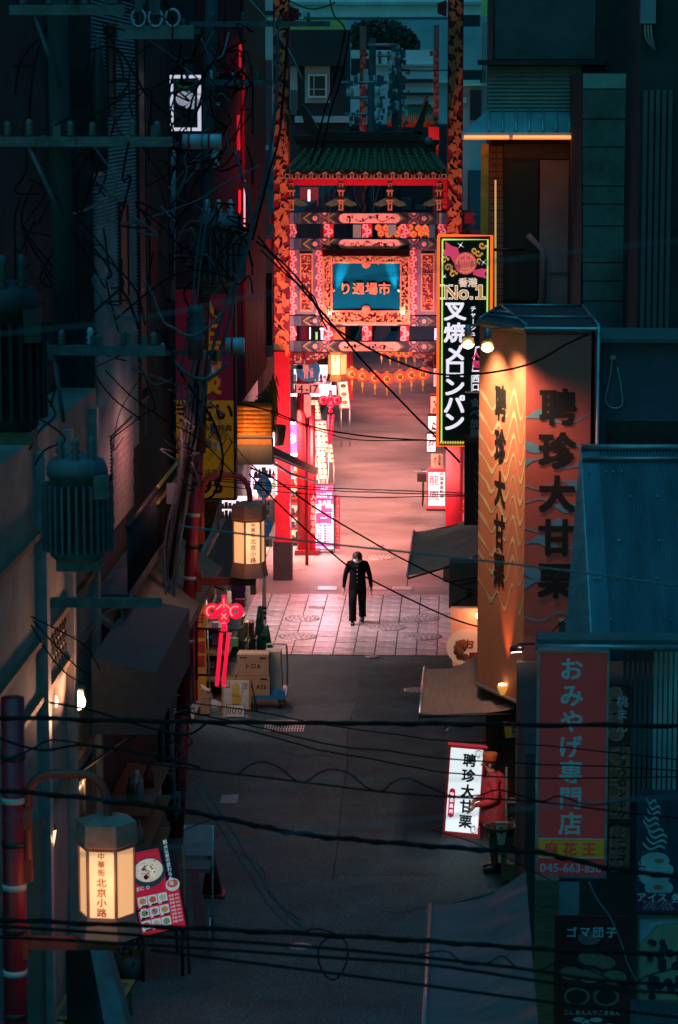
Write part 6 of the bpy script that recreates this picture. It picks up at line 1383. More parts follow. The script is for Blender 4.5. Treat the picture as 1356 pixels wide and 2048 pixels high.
# far poles behind the gate, bristling with hardware
t = thing('utility_pole', 'far utility pole bristling with insulators and boxes behind the gate roof', 'utility pole', (P(800, 300, 140).x, 140, 0), 'far utility poles')
for px, y0, y1, Yq in ((745, 76, 300, 140), (797, 95, 260, 142), (742, 165, 270, 130), (790, 92, 94, 140)):
    b = MB(); p = P(px, y0, Yq); b.tube([(p.x, Yq, 0), p], .17, 8); b.build('shaft', m_pole, t)
for x0, x1, y in ((735, 795, 90), (680, 775, 165), (755, 790, 111), (700, 770, 195), (790, 820, 140), (690, 760, 228)):
    b = MB(); b.tube([P(x0, y, 139.5), P(x1, y, 139.5)], .08, 6); b.build('crossarm', m_steel, t)
b = MB()
for q in range(170):
    px = rnd.gauss(795, 10) if q < 90 else rnd.uniform(692, 815); py = rnd.uniform(95, 225) if q < 90 else rnd.uniform(150, 255); p = P(px, py, 139 + rnd.uniform(-1, 1)); s = rnd.uniform(.05, .17); b.cbox(p, (s, s, s * rnd.uniform(1, 3.4)), rnd.random(), rnd.choice((0, 0, 1)))
b.build('line_hardware', [m_trf, m_ins], t, kind='stuff')
for px, py in ((753, 183), (753, 207), (752, 232), (744, 178), (700, 185)): b = MB(); b.lathe(P(px, py, 138.5), [(.15, -.2), (.2, 0), (.15, .25)], 10); b.build('drum', m_ins, t)
# ================================================================== CABLES
nc = [0]
def cable(label, pts, r_px, Y, m=None, grp=None, k=6, dbl=0, Y1=None, wob=0):
    n = len(pts); path = []
    for i, (x, y) in enumerate(pts):
        yy = Y if Y1 is None else Y + (Y1 - Y) * i / (n - 1); path.append(P(x, y, yy))
    sp = smooth_path(path, k); r = r_px * mpp(Y); b = MB()
    if wob: sp = [p + V((0, 0, rnd.uniform(-wob, wob) * r)) for p in sp]
    b.tube(sp, r, 6)
    if dbl: b.tube([p + V((r * .5 * math.sin(i * .9), .0, r * .8 * math.cos(i * .9))) for i, p in enumerate(sp)], r * .7, 5)
    return solo(b, 'cable', m or m_cab, label, 'cable', grp)
cable('thick black cable running diagonally from the slim pole to the black shop sign', [(508, 462), (560, 528), (640, 620), (720, 715), (800, 800), (860, 862), (920, 925)], 2.3, 56, wob=.3)
cable('second black cable swinging from the slim pole under the gate to the orange banner', [(512, 482), (560, 520), (612, 578), (650, 640), (700, 675), (770, 712), (860, 745), (960, 748), (1060, 728), (1130, 690), (1178, 668)], 2.3, 40, Y1=40, wob=.3)
cable('loose thin strand twisted round the diagonal cable over the gate', [(522, 500), (575, 552), (626, 592), (640, 630), (655, 660)], 1.8, 40)
cable('thin black wire from the bamboo stall across to the maroon sign', [(470, 806), (540, 822), (620, 852), (700, 868), (800, 878), (960, 884)], 1.7, 55)
cable('faint wire just below the bamboo stall wire', [(540, 826), (640, 862), (720, 880), (880, 880)], 1.1, 56)
cable('thin wire slanting across above the walking person', [(500, 935), (550, 959), (634, 1018), (726, 1073), (819, 1125), (948, 1184), (1080, 1210), (1180, 1220)], 1.9, 50)
cable('thin wire slanting across in front of the walking person', [(498, 948), (572, 1022), (656, 1099), (708, 1140), (782, 1180), (892, 1232), (960, 1254), (1040, 1267), (1104, 1263)], 1.9, 48)
cable('soft grey wire sagging across the pink street behind the person', [(360, 1052), (520, 1072), (680, 1090), (850, 1108), (1000, 1125), (1200, 1150), (1356, 1172)], 2.2, 24, m_cabg)
for q, (a, c2, lb) in enumerate(((963, 985, 'upper of three thin wires crossing by the gate pillar foot'), (968, 989, 'middle of three thin wires crossing by the gate pillar foot'), (978, 992, 'lowest of three thin wires crossing by the gate pillar foot'))):
    cable(lb, [(380, a - 12), (500, a), (640, a + 12), (760, a + 17), (900, c2), (1050, c2 + 3), (1180, c2 + 2)], 1.1, 45, wob=.4)
cable('thick straight black cable crossing the whole view at awning height', [(-40, 1434), (250, 1441), (500, 1445), (760, 1447), (1000, 1449), (1400, 1452)], 4.6, 20, k=14, wob=.12, dbl=1)
cable('thin wavy wire, upper one below the thick straight cable', [(380, 1405), (505, 1422), (640, 1448), (800, 1470), (895, 1482), (1100, 1492), (1400, 1525)], 1.5, 30, wob=.5)
cable('thin wavy wire, middle one below the thick straight cable', [(380, 1425), (505, 1452), (664, 1490), (780, 1502), (895, 1518), (1080, 1528), (1250, 1535), (1400, 1545)], 1.7, 30, wob=.5)
cable('thin wavy wire, lowest one below the thick straight cable', [(380, 1438), (505, 1463), (640, 1500), (720, 1514), (895, 1545), (1080, 1556), (1400, 1552)], 1.7, 30, wob=.5)
cable('dark messenger wire carrying looping coils across the road', [(280, 1525), (480, 1549), (620, 1566), (760, 1583), (900, 1594), (1080, 1604), (1250, 1625), (1400, 1640)], 2.2, 22)
cable('slack cable looped in arches above the messenger wire', [(476, 1549), (500, 1530), (528, 1524), (560, 1536), (590, 1560), (612, 1563), (640, 1545), (665, 1539), (700, 1548), (735, 1576), (764, 1582), (785, 1565), (815, 1557), (860, 1575), (905, 1592), (960, 1590), (1000, 1580), (1080, 1602), (1120, 1592), (1180, 1610), (1260, 1600)], 1.8, 22)
cable('heavy twisted black cable sagging across the dark road', [(-40, 1578), (130, 1592), (330, 1616), (480, 1644), (600, 1668), (760, 1684), (940, 1698), (1080, 1706), (1230, 1738), (1400, 1758)], 5.2, 18, k=12, wob=.15, dbl=1)
cable('upper of the heavy parallel cables near the bottom of the view', [(-40, 1838), (200, 1848), (500, 1862), (760, 1876), (950, 1889), (1150, 1902), (1400, 1909)], 5.0, 17, k=12, wob=.12, dbl=1)
cable('second heavy parallel cable near the bottom of the view', [(-40, 1850), (300, 1872), (600, 1892), (850, 1915), (1050, 1938), (1200, 1960), (1400, 1972)], 3.8, 17, wob=.1)
cable('third heavy parallel cable near the bottom, under the loops', [(-40, 1872), (300, 1890), (620, 1912), (860, 1930), (1050, 1958), (1200, 1978), (1400, 1988)], 3.6, 17, wob=.1)
cable('lowest dark cable crossing the slate awning', [(300, 1900), (600, 1938), (860, 1972), (1080, 2002), (1300, 2028), (1400, 2040)], 3.4, 17)
cable('slack wire in zigzag arches hanging under the bottom cables', [(830, 1912), (890, 1902), (930, 1928), (975, 1926), (1005, 1912), (1035, 1935), (1080, 1940), (1120, 1925), (1180, 1940), (1250, 1970), (1300, 1950), (1356, 1935)], 1.8, 17)
cable('pale blurred wire very close to the viewer, sweeping across the dark road', [(120, 1712), (400, 1690), (640, 1660), (900, 1632), (1180, 1606), (1400, 1590)], 2.1, 7.5, m_cabb)
cable('faint blurred wire close to the viewer across the upper part of the view', [(-40, 672), (260, 640), (520, 590), (760, 552), (1000, 522), (1400, 476)], 2.0, 7.5, m_cabb)
cable('pale blurred wire close to the viewer over the beige wall lamps', [(-40, 1650), (200, 1600), (420, 1590), (700, 1560), (1000, 1560)], 1.0, 8, m_cabb)
cable('thin grey wire slanting down from the cable knot to the bottom edge', [(612, 1898), (560, 1948), (510, 2005), (460, 2070)], 1.6, 22, m_cabg)
cable('twisted guy wire slanting from the wrapped pole to the cable knot, upper strand', [(395, 1560), (450, 1640), (500, 1720), (560, 1810), (612, 1862)], 2.4, 30, m_cabb, dbl=1)
cable('twisted guy wire slanting from the wrapped pole to the cable knot, lower strand', [(388, 1570), (440, 1655), (490, 1735), (545, 1820), (600, 1866)], 2.2, 30, m_cabb)
cable('small round coil of slack cable hanging at the cable knot', [(605, 1868), (625, 1858), (655, 1862), (690, 1882), (694, 1920), (676, 1955), (655, 1955), (638, 1925), (640, 1890), (665, 1870)], 1.8, 22)
cable('thin wire from the junction box loop down to the red sign', [(862, 1660), (960, 1690), (1100, 1760)], 1.2, 30)
cable('pale cable sagging over the sesame poster to the road', [(1178, 1764), (1195, 1800), (1220, 1835), (1242, 1885), (1258, 1935), (1290, 1990)], 2.2, 31, m_cabg)
cable('thin black wire swinging from the box over the orange banner to the corrugated roof', [(1104, 1263), (1130, 1240), (1165, 1220), (1190, 1222)], 1.4, 40)
f = FaceY(1118, 1244, 1180, 1284, 40.5); b = MB(); boxF(b, f, .3); solo(b, 'junction_box', m_dk, 'dark junction box at the foot of the orange banner beside the corrugated roof', 'box')
# cables on the left tangle
LC = [([(470, 300), (500, 420), (495, 500), (455, 600), (420, 720), (400, 850)], 3.4, 'thick blue-grey cable curving down beside the pale transformer', m_cabb, 37), ([(555, 60), (552, 200), (535, 330), (510, 430), (480, 530), (460, 640), (440, 700)], 3.8, 'thick blue-grey cable dropping beside the tall gate pillar', m_cabb, 40), ([(575, 70), (560, 260), (540, 340), (520, 420), (505, 480)], 2.4, 'black cable dropping beside the tall gate pillar behind the blue one', m_cab, 42),
      ([(410, 400), (392, 520), (380, 640), (350, 790)], 2.4, 'pair cable on the dark wall beside the signboard, outer strand', m_cabb, 37), ([(418, 400), (402, 520), (390, 640), (372, 780)], 1.8, 'pair cable on the dark wall beside the signboard, inner strand', m_cabg, 37), ([(300, 90), (262, 130), (262, 220), (290, 300), (340, 372)], 1.5, 'thin black wire looping over the grey siding wall', m_cab, 30),
      ([(215, 440), (260, 446), (330, 425), (400, 398), (440, 372), (520, 330)], 1.6, 'thin pale wire rising across the siding wall to the pole', m_cabb, 34), ([(288, 560), (305, 590), (325, 640), (345, 655), (365, 668)], 3.2, 'corrugated pale conduit dropping to the signboard crossarm', m_cabg, 35), ([(365, 668), (385, 672), (410, 660), (440, 630), (460, 600)], 3.0, 'corrugated conduit rising from the crossarm to the signboard', m_cabg, 36),
      ([(345, 720), (370, 745), (400, 758), (430, 750), (455, 725)], 4.2, 'fat blue hose hanging under the crossarm before the signboard', m_cabb, 36), ([(355, 735), (390, 790), (420, 830), (440, 880), (445, 930), (430, 985), (410, 1000)], 2.6, 'black cable bowing across the yellow half of the signboard', m_cab, 40), ([(430, 830), (450, 860), (480, 905), (520, 945)], 1.3, 'thin bronze wire from the signboard to the bamboo stall', M('wire_bronze', (.40, .28, .18), rough=.5, var=.2), 45),
      ([(150, 10), (90, 60), (60, 200), (75, 330), (110, 400), (170, 430)], 2.0, 'black wire arching down from the topmost crossarm', m_cab, 24), ([(180, 300), (150, 370), (160, 430), (190, 330)], 2.6, 'black forked cable tail below the upper crossarm', m_cab, 25), ([(190, 300), (196, 340), (170, 400), (160, 420)], 2.4, 'second black cable tail below the upper crossarm', m_cab, 25),
      ([(65, 1240), (110, 1290), (150, 1330), (180, 1350)], 1.6, 'upper thin wire fanning over the lamp-lit wall', m_cab, 30), ([(62, 1250), (100, 1310), (130, 1345), (170, 1370)], 1.6, 'lower thin wire fanning over the lamp-lit wall', m_cab, 30), ([(60, 1232), (120, 1262), (170, 1292), (200, 1340)], 1.6, 'topmost thin wire fanning over the lamp-lit wall', m_cab, 30), ([(145, 1275), (180, 1262), (205, 1230), (240, 1215), (245, 1240)], 1.3, 'pale wire curling round the steel arm', m_cabg, 30),
      ([(58, 900), (80, 860), (110, 830), (90, 790), (70, 760)], 2.2, 'black wire scribbled over the near pilaster', m_cab, 26), ([(60, 830), (100, 850), (130, 880), (90, 900), (70, 930)], 2.0, 'second black wire scribbled over the near pilaster', m_cab, 26), ([(210, 740), (260, 790), (330, 840), (400, 880), (470, 950)], 1.5, 'thin wire slanting behind the crossarm towards the red pole', m_cab, 36), ([(230, 640), (330, 560), (400, 540), (470, 560)], 2.2, 'black service wire arching past the pale transformer', m_cab, 36),
      ([(100, 1405), (180, 1420), (280, 1450), (370, 1470), (420, 1440)], 2.6, 'black cable draped below the wall lamp', m_cab, 28), ([(-20, 1470), (80, 1500), (170, 1490), (300, 1510), (400, 1535)], 2.8, 'black cable draped across the near red pole', m_cab, 24), ([(-20, 1535), (60, 1500), (110, 1480), (220, 1500)], 2.0, 'thin cable crossing over the near red pole', m_cab, 24), ([(265, 1700), (330, 1690), (370, 1660), (420, 1640)], 1.2, 'thin wire from the near lantern to the cable-wrapped pole', m_cab, 27),
      ([(500, 0), (548, 55), (555, 70), (580, 105), (605, 160)], 1.9, 'thin tan wire slanting across the top of the gate pillar', M('wire_tan', (.36, .36, .30), rough=.6, var=.2), 50), ([(575, 0), (620, 18), (660, 10), (670, 4)], 1.3, 'thin dark wire sagging across the top of the view', m_cab, 60), ([(660, 0), (668, 30), (690, 60), (680, 110), (665, 165)], 1.4, 'dark wire looping off the pole in front of the far house', m_cab, 70), ([(690, 60), (672, 150), (650, 220), (632, 290), (620, 330)], 1.8, 'black wire dropping to the gate roof, outer strand', m_cab, 60), ([(700, 60), (684, 150), (662, 220), (646, 290), (634, 330)], 1.8, 'black wire dropping to the gate roof, inner strand', m_cab, 60), ([(800, 138), (840, 142), (900, 140)], 1.0, 'thin far wire between the second gate and the far pole', m_cab, 120)]
for pts, r, lb, m, Yq in LC: cable(lb, pts, r, Yq, m)
t = thing('wire_tangle', 'black loops of slack wire crossing the dark siding wall and its crossarms', 'wire tangle', P(150, 500, 25))
for q in range(70):
    x0, y0 = rnd.uniform(40, 330), rnd.uniform(0, 760); Yq = rnd.uniform(22, 36); k = [(x0, y0)]
    for j in range(rnd.choice((2, 3, 3))): k.append((max(30, min(345, k[-1][0] + rnd.uniform(-70, 70))), k[-1][1] + rnd.uniform(-30, 95)))
    b_ = MB(); b_.tube(smooth_path([P(x, y, Yq) for x, y in k], 5), rnd.uniform(.005, .013), 5); b_.build('wire', rnd.choice((m_cab, m_cab, m_cab, m_cab, m_cab, m_cabb)), t)
for q in range(26):
    px, py = rnd.uniform(60, 330), rnd.choice((283, 700, 20)) + rnd.uniform(-26, 6); p = P(px, py, 22.8); s_ = rnd.uniform(.02, .06); b = MB(); b.cbox(p, (s_, s_, s_ * rnd.uniform(1, 2.5)), rnd.random()); b.build('clamp', rnd.choice((m_arms, m_insd, m_trf)), t)
# cable bundle on the leaning pole
t = thing('cable_bundle', 'thick bundle of dark cables strapped down the leaning red pole', 'cable bundle', P(350, 1600, 42.5))
for q in range(13):
    o = rnd.uniform(-16, 16); o *= .8; pts = [(398 + o * .6, 700), (382 + o, 850), (362 + o, 980), (345 + o, 1120), (336 + o, 1260), (332 + o, 1400), (334 + o, 1540), (344 + o * .6, 1640)]
    b = MB(); sp = smooth_path([P(x + rnd.uniform(-5, 5), y, 42.3 + rnd.uniform(-.25, .2)) for x, y in pts], 5); b.tube(sp, rnd.uniform(.018, .045), 6); b.build('cable', rnd.choice((m_cab, m_cab, m_cabb, m_cabg)), t)
for q in range(46):
    b_ = MB(); lo_ = rnd.random() < .5; x0, y0 = (rnd.uniform(320, 365), rnd.uniform(1380, 1620)) if lo_ else (rnd.uniform(330, 420), rnd.uniform(740, 960)); x1, y1 = x0 + rnd.uniform(-40, 40), y0 + rnd.uniform(-40, 60)
    b_.tube(smooth_path([P(x0, y0, 42), P((x0 + x1) / 2 + rnd.uniform(-30, 30), (y0 + y1) / 2 + rnd.uniform(-25, 25), 41.8), P(x1, y1, 42)], 5), rnd.uniform(.008, .016), 5); b_.build('loose_wire', rnd.choice((m_cab, m_cabg, m_cabb)), t)
b = MB()
for q in range(70): s = q / 69; p = P(362 - 46 * s + 8 * math.sin(s * 9), 860 + 420 * s, 41.9); b.cbox(p, (.03, .03, .05), s * 40)
b.build('cable_chain', m_cabg, t, kind='stuff')
t = thing('wire_tangle', 'tangle of black wires and clamps high on the slim pole before the red building', 'wire tangle', P(420, 250, 37.5))
for q in range(95):
    b_ = MB(); x0, y0 = rnd.uniform(345, 500), rnd.uniform(60, 520); k = [(x0, y0)]
    for j in range(3): k.append((min(505, max(340, k[-1][0] + rnd.uniform(-45, 45))), k[-1][1] + rnd.uniform(-20, 60)))
    b_.tube(smooth_path([P(x, y, 37.3 + rnd.uniform(-.3, .3)) for x, y in k], 5), rnd.uniform(.006, .016), 5); b_.build('wire', rnd.choice((m_cab, m_cab, m_cab, m_cabg)), t)
f = FaceY(333, 968, 356, 1008, 42.2); b = MB(); boxF(b, f, .1); solo(b, 'pole_box', m_gr, 'pale small box on the cable-wrapped pole beside the yellow sign', 'box')
f = FaceY(331, 1583, 361, 1628, 42.4); t = thing('pole_notice', 'white paper notice with a black symbol on the dark pole foot', 'notice', f.p(.5, 1)); b = MB(); boxF(b, f, .02); b.build('sheet', m_gr, t); b = MB(); f.text(b, '禁止', .25, .5, .09, vert=True, bold=.02); f.ell(b, .65, .35, .06, .006, None, 0, 10); f.rect(b, .55, .5, .8, .7, .006); b.build('print', m_ink2, t)
for q in range(16):
    x0 = rnd.uniform(640, 800); cable('dark far wire hanging behind the top opening of the gate', [(640 + 10 * q + rnd.uniform(-4, 4), 372), (640 + 10 * q + rnd.uniform(-14, 14), 395), (640 + 10 * q + rnd.uniform(-20, 20), 424)], rnd.uniform(.7, 1.5), 100, rnd.choice((m_cab, m_cab, m_cabg)), 'wires behind the gate opening')
for q in range(14):
    FL = None
    c = P(755 + 8 * q + rnd.uniform(-2, 2), (456, 468)[q % 2] + rnd.uniform(-2, 2), 112 + q % 3)
    FL = lan(c, 9 * mpp(112), 'far red lantern glimpsed between the two upper beams of the gate', 'far lanterns between the upper beams', src); FL.scale = (.75, .75, .75); FL['group'] = 'far lanterns between the upper beams'
# ================================================================== STREET CLUTTER ON THE LEFT
m_card = M('cardboard', (.42, .25, .15), rough=.8, var=.15, scale=3); m_card2 = M('cardboard_pale', (.60, .48, .38), rough=.8, var=.15, scale=3); m_cblue = M('cart_blue', (.02, .22, .42), rough=.4, var=.15); m_cone = M('cone_green', (.01, .16, .08), rough=.45, var=.2); m_crate = M('crate_green', (.03, .10, .07), rough=.5, var=.2); m_yel = M('yellow_plastic', (.65, .36, .03), rough=.45, var=.2)
# hand cart
c = G(540, 1418); gx, gy = c.x, c.y
dk = .26
t = thing('hand_cart', 'blue platform hand cart with a silver push handle on the dark road', 'cart', (gx, gy, 0))
xa, xb, ya, yb2 = P(496, 1390, gy).x - .2, P(572, 1390, gy).x + .0, gy - .05, gy + .95
b = MB(); b.box((xa, ya, .20), (xb, yb2, .27)); b.build('deck', m_cblue, t)
for x, y in ((xb - .12, ya + .12), (xb - .1, yb2 - .1), (xa + .12, ya + .12), (xa + .12, yb2 - .1)):
    b = MB(); b.tube([(x - .02, y, .085), (x + .02, y, .085)], .085, 14); w_ = b.build('wheel', m_black, t); b = MB(); b.box((x - .035, y - .03, .08), (x + .035, y + .03, .2)); b.build('fork', m_steel, w_)
b = MB(); b.tube(smooth_path([(xa + .5, yb2 - .03, .27), (xa + .5, yb2 - .03, 1.0), (xa + .55, yb2 - .03, 1.08), (xb - .12, yb2 - .03, 1.08), (xb - .04, yb2 - .03, 1.0), (xb - .03, yb2 - .03, .27)], 5), .018, 8); b.build('handle', m_alu, t)
def carton(label, lo, hi, m, tx='', grp=None, rz=0.):
    lo, hi = V(lo), V(hi); c = (lo + hi) / 2; t = thing('cardboard_box', label, 'box', (c.x, c.y, lo.z), grp); b = MB(); b.box(lo, hi); b.build('carton', m, t)
    b = MB(); b.box((lo.x - .002, c.y - .03, hi.z - .05), (hi.x + .002, c.y + .03, hi.z + .002)); b.build('tape', m_card2, t)
    f = Face((lo.x, lo.y, hi.z), (hi.x - lo.x, 0, 0), (0, 0, lo.z - hi.z)); b = MB()
    if tx: f.text(b, tx, .5, .55, min(.11, f.h * .4), bold=.02, o=.004); f.rect(b, .08, .12, .3, .17, .004); f.rect(b, .72, .12, .92, .2, .004)
    if b.v: b.build('stamp', m_ink2, t)
    f = Face((hi.x, lo.y, hi.z), (0, hi.y - lo.y, 0), (0, 0, lo.z - hi.z)); b = MB(); f.rect(b, .25, .3, .7, .6, .004); b.build('sticker', m_sw, t)
    t.rotation_euler = (0, 0, rz); return t
xm = xb - .33
carton('brown cardboard box with black print, upper one on the blue cart', (xa, ya + .02, .66), (xm, ya + .5, 1.06), m_card, 'トロA')
carton('brown cardboard box with black print, lower one on the blue cart', (xa, ya + .0, .272), (xm + .02, ya + .5, .655), m_card, '1710A A52')
carton('pale white carton standing at the rear of the blue cart, upper one', (xm - .1, ya + .52, .66), (xm + .2, yb2 - .1, 1.02), m_card2)
carton('pale white carton standing at the rear of the blue cart, lower one', (xm - .1, ya + .52, .272), (xm + .22, yb2 - .1, .655), m_card2)
b = MB(); b.box((xb - .25, ya + .05, .272), (xb - .03, ya + .25, .36)); solo(b, 'plastic_tray', m_cblue, 'small blue plastic tray on the front corner of the cart', 'tray')
# green cones with a white pole between
def cone(label, c, h, r):
    c = V(c); t = thing('traffic_cone', label, 'traffic cone', c, 'green traffic cones'); b = MB(); b.box(c + V((-r * 1.25, -r * 1.25, 0)), c + V((r * 1.25, r * 1.25, .04))); b.build('base', m_cone, t)
    b = MB(); b.lathe(c, [(r, .04), (r * .26, h)], 18); b.build('body', m_cone, t); b = MB(); b.lathe(c, [(r * .56, h * .62), (r * .42, h * .8)], 18, sx=1.02, sy=1.02); b.build('band', m_cone, t)
    f = Face(c + V((r * .1, -r * .72, h * .42)), (r * .6, 0, 0), (0, r * .2, -.12)); b = MB(); boxF(b, f, .01); b.build('label', m_sw, t)
cone('green traffic cone in front of the cart handle, nearer of two', G(533, 1325), .78, .17); cone('green traffic cone behind the other one against the sign post', G(520, 1305) , 1.0, .16)
# crates, cartons and stock along the wall
def crate(label, x0, y0, x1, y1, Yq, dep, m=m_crate):
    a, c = P(x0, y1, Yq), P(x1, y0, Yq); t = thing('plastic_crate', label, 'crate', (a.x, Yq, a.z), 'green plastic crates')
    b = MB(); th = .02; b.box((a.x, Yq, a.z), (c.x, Yq + dep, a.z + .02)); b.box((a.x, Yq + .02, a.z + .02), (a.x + th, Yq + dep, c.z)); b.box((c.x - th, Yq + .02, a.z + .02), (c.x, Yq + dep, c.z)); b.box((a.x, Yq + dep - th, a.z + .02), (c.x, Yq + dep, c.z)); b.box((a.x, Yq, a.z + .02), (c.x, Yq + th, c.z - .06)); b.build('shell', m, t)
    b = MB(); b.box((a.x - .015, Yq - .02, c.z - .06), (c.x + .015, Yq + .01, c.z)); b.box((c.x - .01, Yq, c.z - .05), (c.x + .02, Yq + dep, c.z + .002))
    for q in range(5): x = a.x + (c.x - a.x) * (q + .5) / 5; b.box((x - .015, Yq - .015, a.z), (x + .015, Yq + .005, c.z - .06))
    b.build('ribs', m, t, kind='stuff')
crate('dark green plastic crate, lower one under the brown carton', 455, 1300, 490, 1328, 55.5, .6); crate('dark green plastic crate, upper one under the brown carton', 455, 1282, 490, 1300, 55.5, .6); crate('small dark green crate beside the pale pavers', 494, 1278, 511, 1304, 57, .4)
a = P(456, 1282, 55.6); c = P(486, 1255, 55.6); carton('brown open carton with red print on top of the green crates', (a.x, 55.6, a.z), (c.x, 56.2, c.z), m_card, '')
a = P(494, 1278, 57.1); c = P(506, 1246, 57.1); carton('small red-brown carton on the small green crate', (a.x, 57.1, a.z), (c.x, 57.5, c.z), M('carton_red', (.28, .09, .06), rough=.8, var=.2), '')
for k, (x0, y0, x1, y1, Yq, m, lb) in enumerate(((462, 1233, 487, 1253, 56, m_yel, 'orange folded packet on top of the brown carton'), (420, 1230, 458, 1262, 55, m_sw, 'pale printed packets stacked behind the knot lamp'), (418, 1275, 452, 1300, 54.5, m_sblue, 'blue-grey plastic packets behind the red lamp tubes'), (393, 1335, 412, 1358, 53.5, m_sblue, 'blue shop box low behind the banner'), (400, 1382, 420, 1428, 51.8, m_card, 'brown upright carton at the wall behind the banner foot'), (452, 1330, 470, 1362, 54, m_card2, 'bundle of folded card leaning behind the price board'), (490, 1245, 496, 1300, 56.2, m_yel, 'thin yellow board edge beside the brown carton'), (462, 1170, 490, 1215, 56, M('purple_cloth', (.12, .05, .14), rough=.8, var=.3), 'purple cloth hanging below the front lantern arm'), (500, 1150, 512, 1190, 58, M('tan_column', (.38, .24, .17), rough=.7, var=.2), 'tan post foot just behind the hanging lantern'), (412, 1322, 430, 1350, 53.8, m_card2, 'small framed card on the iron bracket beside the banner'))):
    f = FaceY(x0, y0, x1, y1, Yq); b = MB()
    for q in range(3): f.rect(b, .03 * q, q / 3, 1 - .04 * (q % 2), (q + 1) / 3 - .02, .02 * q, .25)
    solo(b, 'shop_stock', m, lb, 'shop stock', kind=None)
# support shelf for the floating stock
t = thing('stock_shelf', 'dim tiered shelf of stock behind the knot lamp', 'shelf', (-4.7, 53, 0))
a, c = P(395, 1300, 53.4), P(500, 1300, 57.4)
for q, z in enumerate((.0, .45, .9, 1.35)):
    b = MB(); b.box((-5.0, 52.4 + .3 * q, z), (-4.15 - .12 * q, 57.4, z + .05)); b.build('board', m_wood, t)
b = MB(); b.box((-5.03, 52.4, 0), (-4.99, 57.4, 1.9)); b.build('back', m_redd, t)
for q in range(12):
    x = rnd.uniform(-4.95, -4.4); y = rnd.uniform(52.6, 57.2); z = (.95, 1.4)[q // 6]; s = rnd.uniform(.12, .22)
    b = MB(); b.box((x, y, z), (x + s * 1.2, y + s, z + s * rnd.uniform(.7, 1.6))); solo(b, 'stock_packet', GOODS[q % 6], ('red', 'cream', 'green', 'amber', 'violet', 'white')[q % 6] + ' packet on the ' + ('second', 'top')[q // 6] + ' tier of the dim stock shelf behind the knot lamp', 'packet', 'stock packets on the tiered shelf')
f = FaceY(402, 1133, 428, 1190, 55); b = MB(); f.poly(b, [(.15, 1), (0, .85), (.12, .3), (.3, .05), (.6, 0), (.85, .08), (.95, .3), (1, .85), (.85, 1)], 0, .08); solo(b, 'advert_board', m_yel, 'rounded yellow board standing behind the lower lantern arm', 'board')
# red-yellow flag banner and its weighted foot
f = FaceY(392, 1196, 414, 1420, 52.6); t = thing('flag_banner', 'drooping yellow flag banner with red characters on a white pole', 'banner', (f.p(.9, 1).x, 52.6, 0))
b = MB(); n = 16
for i in range(n + 1):
    v = i / n; wv = .10 * math.sin(v * 7); l = .02 + .45 * max(0, v - .55); rr = .95 - .35 * max(0, v - .75); b.v += [tuple(f.p(l, v, .03 + wv * .3)), tuple(f.p((l + rr) / 2, v, .0 - wv * .4)), tuple(f.p(rr, v, .03 + wv * .2))]
for i in range(n): b.f += [(3 * i, 3 * i + 3, 3 * i + 4, 3 * i + 1), (3 * i + 1, 3 * i + 4, 3 * i + 5, 3 * i + 2)]; b.m += [0, 0]; b.sm += [True, True]
b.build('flag', M('flag_yellow', (.62, .30, .03), rough=.7, var=.2), t)
b = MB(); f.text(b, '甘栗福運', .45, .36, .22, vert=True, bold=.03, o=.09, gap=1.25, sx=.8); b.build('lettering', M('flag_red', (.40, .02, .02), rough=.7, var=.1), t)
pz = P(418, 1440, 52.0); b = MB(); b.tube([(pz.x, 52.3, .1), (P(412, 1196, 52.4).x, 52.5, P(412, 1190, 52.4).z)], .014, 6); b.build('pole', m_alu, t)
b = MB(); b.lathe((pz.x, 52.3, 0), [(.26, 0), (.27, .09), (.18, .15), (.05, .2), (.04, .3)], 8, smooth=False); b.build('water_base', M('base_grey', (.36, .36, .34), rough=.6, var=.2), t)
b = MB(); b.slab([P(401, 1370, 51.8), P(404, 1377, 51.8), P(418, 1388, 51.8), P(417, 1380, 51.8)], (0, .1, 0)); b.build('clip', m_sw, t)
# price board with the hand
Yq = 51.6; f = FaceY(446, 1362, 497, 1440, Yq); t = thing('price_board', 'wooden A-frame board with a yellow palm drawing and 1100 yen price', 'signboard', (f.p(.5, 1).x, Yq, 0))
f.O = f.O + V((0, .14, 0)); f.D = f.D + V((0, -.14, 0)); f.N = f.D.cross(f.R).normalized()
b = MB(); boxF(b, f, .02); b.build('panel', M('board_white', (.46, .46, .44), rough=.5, var=.12), t)
mwo = M('frame_orange_wood', (.36, .17, .04), rough=.55, var=.25); b = MB(); f.frame(b, -.07, -.05, 1.08, 1.0, .035, .012, .05)
for u in (-.05, 1.04): b.tube([f.p(u, .95, 0), V((f.p(u, 1).x, Yq - .03, .01))], .022, 4)
b.tube([f.p(-.05, 1.16, 0), f.p(1.04, 1.16, 0)], .022, 4); b.build('frame', mwo, t)
b = MB()
for u in (-.03, 1.08): b.tube([f.p(u, 0, -.03), V((f.p(u, 1).x + .08, Yq + .55, .01))], .022, 4)
b.tube([V((f.p(1.08, 1).x + .02, Yq + .3, .3)), V((f.p(-.03, 1).x, Yq + .3, .3))], .015, 4); b.build('rear_legs', mwo, t)
myh = M('palm_yellow', (.50, .32, .03), rough=.6, var=.15); b = MB()
f.poly(b, [(.34, .62), (.32, .38), (.36, .30), (.60, .30), (.66, .40), (.74, .24), (.79, .26), (.72, .45), (.66, .60)], .008)
for u, v in ((.355, .12), (.43, .06), (.51, .05), (.58, .10)): f.poly(b, [(u - .03, .33), (u - .028, v + .03), (u, v), (u + .028, v + .03), (u + .03, .33)], .0085)
b.build('palm_drawing', myh, t)
b = MB()
